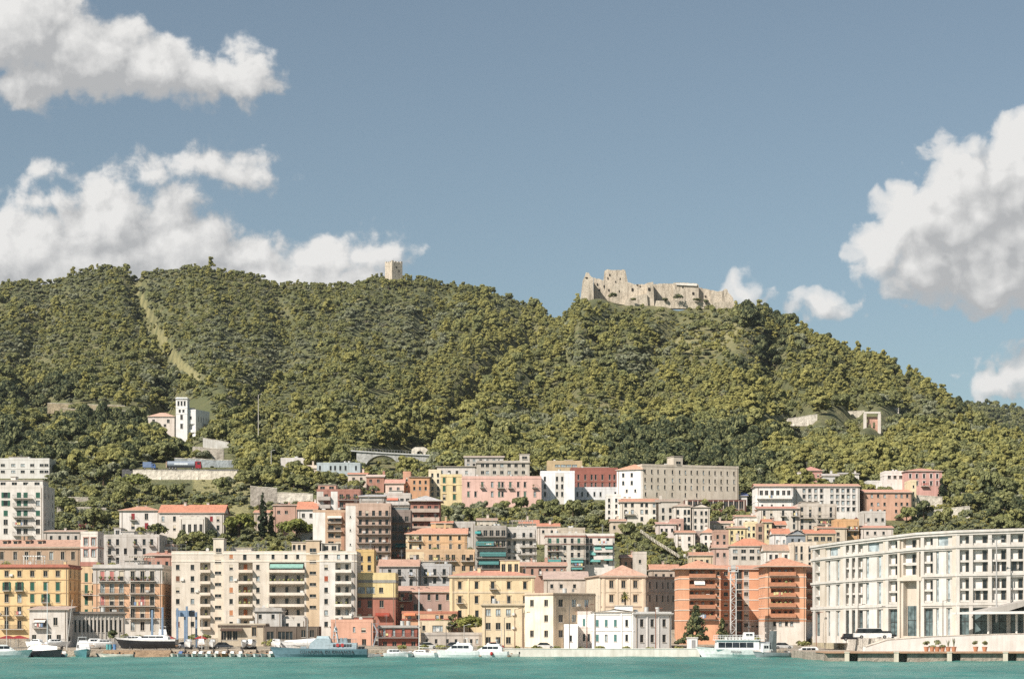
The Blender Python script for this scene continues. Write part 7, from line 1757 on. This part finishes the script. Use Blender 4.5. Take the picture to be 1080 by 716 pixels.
def clear_of_houses(x, Y, m=1.2, front=9.0):
    ok = np.ones(len(x), bool)
    for (xa, Ya, ca, sa, Wd, D, zt) in REGISTER:
        dx, dy = x - xa, Y - Ya; u = dx*ca + dy*sa; v = -dx*sa + dy*ca
        ok &= ~((u > -m) & (u < Wd + m) & (v > -(front if Ya < 690 else 17)) & (v < D + m))
    ok &= np.hypot(x - wx(415.2, 1655), Y - 1655) > 8.5
    return ok
rs = np.random.RandomState(3)
sp = 5.4
gx, gy = np.meshgrid(np.arange(-520, 520, sp), np.arange(775, 1800, sp))
gx = gx + rs.uniform(-.45, .45, gx.shape) * sp; gy = gy + rs.uniform(-.45, .45, gy.shape) * sp
X_, Y_ = gx.ravel(), gy.ravel()
P_ = CX + F * X_ / Y_
k = (P_ > -120) & (P_ < 1200); X_, Y_, P_ = X_[k], Y_[k], P_[k]
yr = np.interp(P_, [a for a, b in YRID], [b for a, b in YRID])
Z_ = ground(P_, Y_); Q_ = HY - (Z_ - CH) / Y_ * F
k = (Y_ < yr + 45) & (Q_ < 503) & ~on_path(P_, Q_) & clear_of_houses(X_, Y_)
for pl in BARE_GROUND: k &= ~in_poly(P_, Q_, pl)
scrub = in_poly(P_, Q_, [(690,322),(800,330),(812,372),(770,392),(700,372)])
k &= ~(scrub & (rs.rand(len(P_)) < .12))
k &= ~(in_poly(P_, Q_, [(196,392),(216,392),(262,428),(248,440),(226,426)]) & (rs.rand(len(P_)) < .55))
gap = fbm(X_ / 26 + 80, Y_ / 40 + 3, 2)
k &= ~((gap > .50) & (P_ > 470) & (rs.rand(len(P_)) < .45))
X_, Y_, P_, Z_, Q_ = X_[k], Y_[k], P_[k], Z_[k], Q_[k]; scrub, yr = scrub[k], yr[k]
n = len(X_); u = rs.rand(n)
patch = fbm(X_ / 70 + 50, Y_ / 110 + 7, 3)
castle = (P_ > 470 + (Q_ - 330) * -0.5) & (Y_ < yr + 50)
low = (Q_ > 440)
form = np.where(castle, np.where(u < .62, rs.randint(0, 4, n), np.where(u < .9, rs.randint(4, 7, n), 9 + rs.randint(0, 3, n))),
                np.where(u < .16, rs.randint(0, 4, n), np.where(u < .55, rs.randint(4, 7, n), np.where(u < .75, rs.randint(7, 9, n), rs.randint(9, 12, n)))))
grey = (patch > .56) & (u < .65) | ((Q_ > 420) & (P_ > 540) & (P_ < 660) & (patch > .47)) | ((P_ > 840) & (Q_ > 438) & (patch > .45) & (u < .7))
form = np.where(grey, rs.randint(7, 9, n), form)
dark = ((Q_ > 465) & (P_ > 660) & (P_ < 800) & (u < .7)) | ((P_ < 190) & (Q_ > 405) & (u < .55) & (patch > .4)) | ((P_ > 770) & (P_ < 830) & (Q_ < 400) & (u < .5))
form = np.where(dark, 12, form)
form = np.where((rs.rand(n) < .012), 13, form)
pk = in_poly(P_, Q_, [(340,345),(420,340),(425,375),(350,385)]) & (rs.rand(n) < .15)
form = np.where(pk, 13, form)
form = np.where(scrub & (rs.rand(n) < .8), 9 + rs.randint(0, 3, n), form)
size = np.where(castle, .80*np.exp(rs.normal(0, .28, n)), .76*np.exp(rs.normal(0, .25, n))) * (0.7 + 0.65 * patch)
size = np.where((P_ < 200) & (Q_ > 400), size * 1.35, size)
size = np.where((Q_ > 440) & (P_ >= 200), size * 1.2 + .12, size)
# the crest lines carry their own rows of trees
PR_ = rs.uniform(-40, 1110, 1500); YR_ = np.interp(PR_, [a for a, b in YRID], [b for a, b in YRID]) - rs.uniform(-12, 30, 1500); XR_ = (PR_ - CX) / F * YR_; ZR_ = ground(PR_, YR_); QR_ = HY - (ZR_ - CH) / YR_ * F
kr = clear_of_houses(XR_, YR_)
for pl in BARE_GROUND: kr &= ~in_poly(PR_, QR_, pl)
kr &= ~((PR_ > 612) & (PR_ < 776))
XR_, YR_, ZR_, PR_ = XR_[kr], YR_[kr], ZR_[kr], PR_[kr]; nR = len(XR_)
fR = np.where(PR_ > 560, rs.choice([0, 1, 2, 3, 12, 4], nR), rs.choice([4, 5, 6, 9, 10, 8, 3], nR)); sR = np.where(PR_ > 560, rs.uniform(.6, 1.1, nR), rs.uniform(.5, .8, nR))
# a second, taller layer where the wood meets the town
gx, gy = np.meshgrid(np.arange(-260, 260, 5.2), np.arange(690, 960, 6.5)); gx = gx + rs.uniform(-2.4, 2.4, gx.shape); gy = gy + rs.uniform(-3, 3, gy.shape)
X2_, Y2_ = gx.ravel(), gy.ravel(); P2_ = CX + F * X2_ / Y2_; Z2_ = ground(P2_, Y2_); Q2_ = HY - (Z2_ - CH) / Y2_ * F
k = (P2_ > -30) & (P2_ < 1110) & (Q2_ > 452) & (Q2_ < np.where(P2_ > 770, 536, np.where((P2_ > 240) & (P2_ < 470), 516, 505))) & clear_of_houses(X2_, Y2_) & ~on_path(P2_, Q2_)
for pl in BARE_GROUND: k &= ~in_poly(P2_, Q2_, pl)
X2_, Y2_, Z2_, P2_ = X2_[k], Y2_[k], Z2_[k], P2_[k]; n2 = len(X2_)
f2_ = np.where((P2_ > 640) & (P2_ < 820), rs.choice([12, 12, 6, 4, 7], n2), np.where(P2_ < 240, rs.choice([12, 7, 4, 5, 2], n2), rs.choice([4, 5, 6, 7, 8, 0, 2], n2)))
size = np.where((P_ > 782) & (P_ < 845) & (Q_ < 350), size * 1.45, size)
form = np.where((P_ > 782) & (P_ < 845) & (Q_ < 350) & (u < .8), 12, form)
foot = (P_ > 640) & (P_ < 786) & (Q_ < 340)
form = np.where(foot, rs.choice([4, 5, 9, 10, 3], n), form); size = np.where(foot, np.clip(size, .5, .95), size)
fine_ = ((P_ > 830) & (Q_ > 438)) | ((P_ > 540) & (P_ < 660) & (Q_ > 425)); size = np.where(fine_, size * .74, size)
size = np.where(Y_ > yr - 60, size * .9, size); size = np.clip(size, .3, 1.9)
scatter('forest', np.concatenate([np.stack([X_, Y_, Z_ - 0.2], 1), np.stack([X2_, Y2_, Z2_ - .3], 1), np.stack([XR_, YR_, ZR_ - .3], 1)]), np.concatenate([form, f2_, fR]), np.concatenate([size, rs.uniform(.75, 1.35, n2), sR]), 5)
# the far hill's own wood
gx, gy = np.meshgrid(np.arange(480, 1000, 9.0), np.arange(2480, 3000, 11.0))
gx = gx + rs.uniform(-4, 4, gx.shape); gy = gy + rs.uniform(-4, 4, gy.shape); X_, Y_ = gx.ravel(), gy.ravel(); P_ = CX + F * X_ / Y_
k = (P_ > 985) & (P_ < 1120); X_, Y_, P_ = X_[k], Y_[k], P_[k]
rr2 = np.interp(P_, px2, r2)
Z_ = (CH + (HY - rr2) / F * 2900) * np.interp(Y_ - 2900, yoff, prof)
scatter('distant_woods', np.stack([X_, Y_, Z_ - 1], 1), rs.choice([4, 5, 6, 7, 12], len(X_)), rs.uniform(.9, 1.6, len(X_)), 8)
# ================================================================ trees and bushes of the town
PN1, PN2 = leafmat((142, 146, 78), (156, 156, 84)), leafmat((122, 130, 72), (138, 140, 78))
_tree_cache = {}
def tree(name, label, px, yb, hpx, wpx, style, mats, group=None, Y=None, seed=0, leaf=None, cat='tree', trunk=True):
    Y = Y or y_at(px, yb); m_ = Y / F; h, r = hpx*m_, wpx*m_/2
    z = wz(yb, Y) if Y < 530 else gz(px, Y)
    t = thing(name, label, cat, (wx(px, Y), Y, z - .15), 0, group)
    lf = leaf or max(.22, min(.5, h*.055)); n = int(min(3600, max(300, 2.2*(2*r*h)/(lf*lf))))
    put('crown', crown_data('crown', style, seed + int(px*7), r/1.0, h*.94, n, lf, mats, .5), t)
    if trunk: put('trunk', trunk_data('trunk', r, h, seed + 1, 3 if style in ('cypress', 'shrub') else 5), t)
    return t
tree('pine_tree', 'big round bright green pine left of the black cypress, behind the cream apartments', 252.5, 571, 40, 36, 'dome', [PN1, PN2], seed=2)
tree('cypress_tree', 'tall black green cypress between the two round pines', 277, 570, 55, 15, 'cypress', [DARK])
tree('cypress_tree', 'shorter dark cypress leaning against the right side of the tall black one', 286, 568, 32, 13, 'cypress', [DARK, OAK2], seed=4)
tree('pine_tree', 'big round bright green pine right of the black cypress, behind the cream apartments', 312, 575, 37, 42, 'dome', [PN1, PN2], seed=5)
tree('broadleaf_tree', 'dark tree in front of the pale villa, at its middle', 166, 572, 27, 24, 'dome', [OAK, DARK], seed=1)
tree('broadleaf_tree', 'bright bushy tree before the loggia of the pale villa', 203, 577, 20, 34, 'broad', [OAK, PINE2], seed=1)
tree('broadleaf_tree', 'yellow green tree at the left wing of the pale villa', 148, 573, 22, 16, 'broad', [PINE, OAK], seed=2)
tree('broadleaf_tree', 'round dark evergreen right beside the green shuttered block', 68, 572, 26, 20, 'broad', [DARK, OAK2], seed=3)
tree('flowering_shrub', 'pink flowering bougainvillea above the grey stucco house at the left', 88, 559, 8, 24, 'shrub', [PINK, OAK], cat='shrub')
tree('flowering_shrub', 'magenta bougainvillea beside the bright orange ochre cube house', 904, 553, 9, 10, 'shrub', [PINK, OAK2], cat='shrub', Y=688)
tree('pine_tree', 'wide flat topped light green pine on the left terraces under the truck road', 139, 520, 24, 44, 'dome', [PN1, OAK], seed=6)
tree('conifer_tree', 'big dark conifer on the quay in front of the orange apartments', 734, 680, 46, 38, 'conifer', [OAK2, DARK], Y=480, seed=1, leaf=.34)
tree('conifer_tree', 'smaller conifer between the big dark one and the lattice tower', 762, 680, 32, 20, 'conifer', [OAK2, DARK], Y=484, seed=2, leaf=.3)
tree('pine_tree', 'spreading bright pine behind the long low grey quay building, nearer the cream blocks', 496, 671, 28, 40, 'dome', [PN1, PN2], Y=503, seed=7, leaf=.34)
tree('pine_tree', 'dark narrow pine left of the spreading bright one', 477, 671, 26, 17, 'pine', [DARK, OAK2], Y=505, seed=8, leaf=.32)
tree('broadleaf_tree', 'round dark tree beside the garden terrace pillars, above the orange apartments', 738, 592, 26, 25, 'dome', [OAK2, DARK], seed=9)
tree('cypress_tree', 'solitary dark cypress beside the pink villa at the right', 993, 530, 28, 10, 'cypress', [DARK])
tree('conifer_tree', 'small black conifer between two red roofed cottages in mid town', 571, 562, 20, 11, 'cypress', [DARK])
tree('broadleaf_tree', 'pale willowy tree on the far left terraces above the greenhouse', 62, 512, 20, 22, 'broad', [OLIVE, OLIVE2], seed=3)
for px, dy, h, w, st in ((404,-12,12,10,'broad'),(410,-16,15,11,'broad'),(416,-17,14,10,'pine'),(422,-15,15,10,'broad'),(428,-11,12,10,'broad')):
    tree('broadleaf_tree', 'small tree in the clump at the foot of the watch tower', px, 296, h, w, st, [OAK, PINE], group='trees at the foot of the watch tower', Y=1655 + dy, seed=int(px), leaf=.5)
t = thing('palm_tree', 'shaggy palm rising behind the flat roof of the white quayside villa', 'tree', (wx(659.5, 488), 488, 2.0))
h = wz(628, 488) - 2.0; mb = MB(); mb.tube((0,0,0), (0,0,h), .28, .2, BARK, 8); mb.obj('trunk', t)
rr = random.Random(4); mb = MB()
for i in range(46):
    a = rr.uniform(0, 6.28); el = rr.uniform(-.9, 1.1); L_ = rr.uniform(1.2, 1.9); d = Vector((math.cos(a)*math.cos(el), math.sin(a)*math.cos(el), math.sin(el))); s = Vector((-math.sin(a), math.cos(a), 0))*.16
    p1 = Vector((0,0,h)) + d*L_*.55; p2 = Vector((0,0,h)) + d*L_ - Vector((0,0,.45*L_*.5))
    mb.poly([Vector((0,0,h)) - s*.3, Vector((0,0,h)) + s*.3, p1 + s, p1 - s], YEL if el < -.3 else OAK); mb.poly([p1 - s, p1 + s, p2 + s*.1, p2 - s*.1], YEL if el < -.3 else OAK)
mb.obj('crown', t)
# bushes along the quay, each by itself
for px, yb_, h, w, Y, lb in ((117, 675, 19, 15, 478, 'black green clipped bush in front of the long pilastered hall'), (130, 674, 9, 14, 483, 'light green bush at the foot of the orange palazzo'), (147, 675, 10, 12, 483, 'small green bush left of the flybridge yacht'),
        (203, 676, 16, 17, 484, 'tall leafy bush at the foot of the cream apartments, beside the blue hoist'), (217, 676, 14, 14, 485, 'leafy bush between the hoist bush and the boathouse'), (283, 681, 11, 15, 472, 'yellow green bush at the bow of the patrol boat'),
        (425, 684, 7, 12, 470, 'yellowish bush in front of the brick red quay building'), (447, 684, 6, 16, 470, 'low bush at the left end of the long low grey quay building'), (466, 684, 6, 18, 470, 'low spreading bush before the middle of the long low grey quay building'),
        (509, 685, 9, 12, 468, 'palm like bush at the right end of the long low grey quay building'), (546, 686, 9, 10, 466, 'spiky bush at the seam of the cream blocks'), (566, 686, 9, 14, 464, 'dry looking shrub under the sunny face of the tall cream block'),
        (587, 686, 8, 13, 463, 'green shrub under the shaded face of the tall cream block'), (613, 686, 7, 10, 461, 'green shrub before the first step of the white villa'), (632, 686, 8, 16, 461, 'widest green shrub before the middle of the white villa'),
        (661, 686, 6, 16, 461, 'low shrub under the last teal shutters of the white villa'), (687, 686, 6, 14, 461, 'low shrub before the flat wing of the white villa'), (716, 686, 7, 12, 460, 'grassy shrub beside the white kiosk'),
        (718, 682, 22, 16, 479, 'tall dark shrub tucked left under the big conifer'), (798, 678, 12, 10, 488, 'small tree like shrub behind the ferry wheelhouse'), (846, 681, 9, 18, 478, 'hedge like shrub behind the cabin boat near the pier')):
    tree('shrub', lb, px, yb_, h, w, 'shrub', [OAK, PINE2] if h < 15 and px != 117 else [DARK, OAK2] if px in (117, 718) else [OAK, OAK2], Y=Y, leaf=.24, cat='shrub', trunk=False, seed=int(px))

def blocked(x, Y, m=.6):
    for (xa, Ya, ca, sa, Wd, D, zt) in REGISTER:
        dx, dy = x - xa, Y - Ya; u = dx*ca + dy*sa; v = -dx*sa + dy*ca
        if -m < u < Wd + m and -m < v < D + m: return True
    return False
def form_tree(i):
    """prototype of form i with its own trunk, copied for every tree of that form"""
    if i in _tree_cache: return _tree_cache[i]
    st, r_, h_, n_, lf, ms = forms[i]
    _tree_cache[i] = (PROTO.objects['crown_%s' % chr(97 + i)].data, trunk_data('trunk', r_, h_, i, 4)); return _tree_cache[i]
REGIONS = [  # outline in the photograph, how many trees, forms, size, what to call them
 ([(50,510),(138,519),(205,521),(250,520),(262,532),(236,535),(172,531),(128,537),(124,560),(86,566),(52,566)], 62, [4,5,6,7,8,9,10], (.7,1.15), 'bushy tree on the left terraces below the truck road', 'trees on the left terraces'),
 ([(0,490),(54,507),(54,512),(150,512),(146,496),(60,490)], 14, [7,8,12,6], (.9,1.4), 'tree in the belt behind the low white block', 'trees behind the low white block'),
 ([(246,500),(300,500),(334,506),(372,512),(402,500),(410,512),(400,522),(336,522),(282,517),(258,510)], 44, [7,8,7,6,5], (.75,1.2), 'grey green olive like tree on the slope below the viaduct', 'trees below the viaduct'),
 ([(232,560),(330,552),(334,590),(232,590)], 22, [4,5,9,10], (.5,.9), 'garden tree around the round pines behind the cream apartments', 'garden trees behind the cream apartments'),
 ([(262,536),(334,530),(330,556),(300,556),(262,560)], 10, [9,10,8], (.5,.8), 'shrubby tree among the ruined walls above the round pines', 'trees among the ruined walls'),
 ([(470,537),(570,540),(640,538),(652,562),(600,557),(548,552),(472,558)], 62, [4,5,6,9,10,8,7], (.6,1.05), 'leafy tree on the green slope under the pink palazzo', 'trees under the pink palazzo'),
 ([(648,556),(692,558),(706,572),(728,594),(690,602),(660,588),(648,572)], 40, [4,5,9,10,11], (.5,.9), 'tree or bush beside the white garden stairway', 'trees by the garden stairway'),
 ([(740,542),(800,543),(798,552),(745,552)], 14, [5,9,10,4], (.6,.9), 'garden tree below the dark red colonnade', 'garden trees below the colonnade'),
 ([(790,500),(826,503),(800,514),(790,530)], 8, [4,6,5], (.7,1.0), 'tree between monastery end and arcaded white palazzo', 'trees at the monastery end'),
 ([(966,550),(1000,532),(1030,524),(1090,520),(1090,590),(930,580),(936,560)], 58, [4,5,6,10,12,9,8], (.7,1.2), 'tree behind the roof line of the white waterfront building', 'trees behind the white waterfront building'),
 ([(120,572),(236,570),(236,590),(120,586)], 18, [4,5,9,12], (.55,.9), 'tree in the garden in front of the pale villa', 'garden trees of the pale villa'),
 ([(404,520),(470,530),(470,545),(436,545),(404,530)], 8, [9,10,11], (.5,.8), 'bush between the apartment roofs under the yellow upper house', 'bushes between the mid town roofs'),
]
rs = np.random.RandomState(21); n_tree = 0; under = []
for pl, cnt, fm, (s0, s1), lb, gr in REGIONS:
    xs_, ys_ = [p[0] for p in pl], [p[1] for p in pl]; made = 0; tries = 0; spots = []
    while made < cnt and tries < 4000:
        tries += 1
        px, py = rs.uniform(min(xs_), max(xs_)), rs.uniform(min(ys_), max(ys_))
        if not in_poly(np.array(px), np.array(py), pl): continue
        Y = y_at(px, py); x = wx(px, Y)
        if blocked(x, Y, 1.2) or any((x-a)**2 + (Y-b)**2 < 10 for a, b in spots): continue
        spots.append((x, Y)); i = int(rs.choice(fm)); cr, tk = form_tree(i); s = rs.uniform(s0, s1)
        nm = 'shrub' if i in (9, 10, 11) else 'olive_tree' if i in (7, 8) else 'broadleaf_tree'
        t = thing(nm, {'shrub': 'low rounded ', 'olive_tree': 'pale grey green ', 'broadleaf_tree': 'dense green '}[nm] + lb.replace('bushy tree', 'tree').replace('leafy tree', 'tree').replace('grey green olive like tree', 'tree').replace('tree or bush', 'tree').replace('shrubby tree', 'tree').replace('tree', 'bush' if nm == 'shrub' else 'tree', 1), 'shrub' if nm == 'shrub' else 'tree', (x, Y, gz(px, Y) - .15), rs.uniform(0, 6.28), gr)
        t.scale = (s, s, s*rs.uniform(.85, 1.2))
        put('crown', cr, t); 
        if nm != 'shrub': put('trunk', tk, t)
        made += 1; n_tree += 1
    # ground cover between them
    k = 0; tries = 0
    area = (max(xs_) - min(xs_)) * (max(ys_) - min(ys_))
    while k < area * .10 and tries < 6000:
        tries += 1; px, py = rs.uniform(min(xs_) - 4, max(xs_) + 4), rs.uniform(min(ys_) - 2, max(ys_) + 3)
        if not in_poly(np.array(px), np.array(py), pl): continue
        Y = y_at(px, py); x = wx(px, Y)
        if blocked(x, Y, .8): continue
        under.append((x, Y, gz(px, Y) - .1)); k += 1
# scrub in the gaps of the whole town slope
for _ in range(2600):
    Y = rs.uniform(545, 850); px = rs.uniform(-10, 1090); x = wx(px, Y)

    if blocked(x, Y, 1.0): continue
    under.append((x, Y, gz(px, Y) - .1))
under = np.array(under); und_px = CX + F*under[:, 0]/under[:, 1]; nU = len(under)
scatter('undergrowth', under, rs.choice([9, 10, 11, 11, 8], nU), np.where((und_px > 136) & (und_px < 254) & (under[:, 1] > 745), rs.uniform(.2, .36, nU), rs.uniform(.3, .62, nU)), 9)

for px, py, w, h, lb in ((716,313.5,15,7,'dark bush growing in the middle of the castle wall'),(735,315,9,4,'small bush right of the dark one in the castle wall'),(702,314.5,6,4,'small bush left of the dark one in the castle wall'),(646,311,11,6,'green bush at the foot of the castle keep'),(668,314,6,3.5,'little bush on the castle bastion ledge'),(745,316,7,4,'little bush under the east end of the castle')):
    Y = Yc - 3.5; s = Y/F; t = thing('shrub', lb, 'shrub', (wx(px, Y), Y, wz(py + 2.5, Y) - .5)); put('crown', crown_data('crown', 'shrub', int(px), w*s/2, h*s*1.2, 260, .5, [OAK2, DARK], .5), t)
# ================================================================ sea air
mb = MB(); mb.box(-950, 1550, -80, 3800, -5, 360, paint((200, 200, 200)))
hz = mb.obj('haze'); hz.data.materials.clear(); hm_ = bpy.data.materials.new('sea_haze'); hm_.use_nodes = True; hn = hm_.node_tree
hn.nodes.remove(hn.nodes['Principled BSDF']); pv_ = hn.nodes.new('ShaderNodeVolumePrincipled'); pv_.inputs['Color'].default_value = (.80, .86, .92, 1); pv_.inputs['Density'].default_value = 0.00003; pv_.inputs['Anisotropy'].default_value = 0.2
hn.links.new(pv_.outputs[0], hn.nodes['Material Output'].inputs['Volume']); hz.data.materials.append(hm_); tag(hz, kind='stuff')
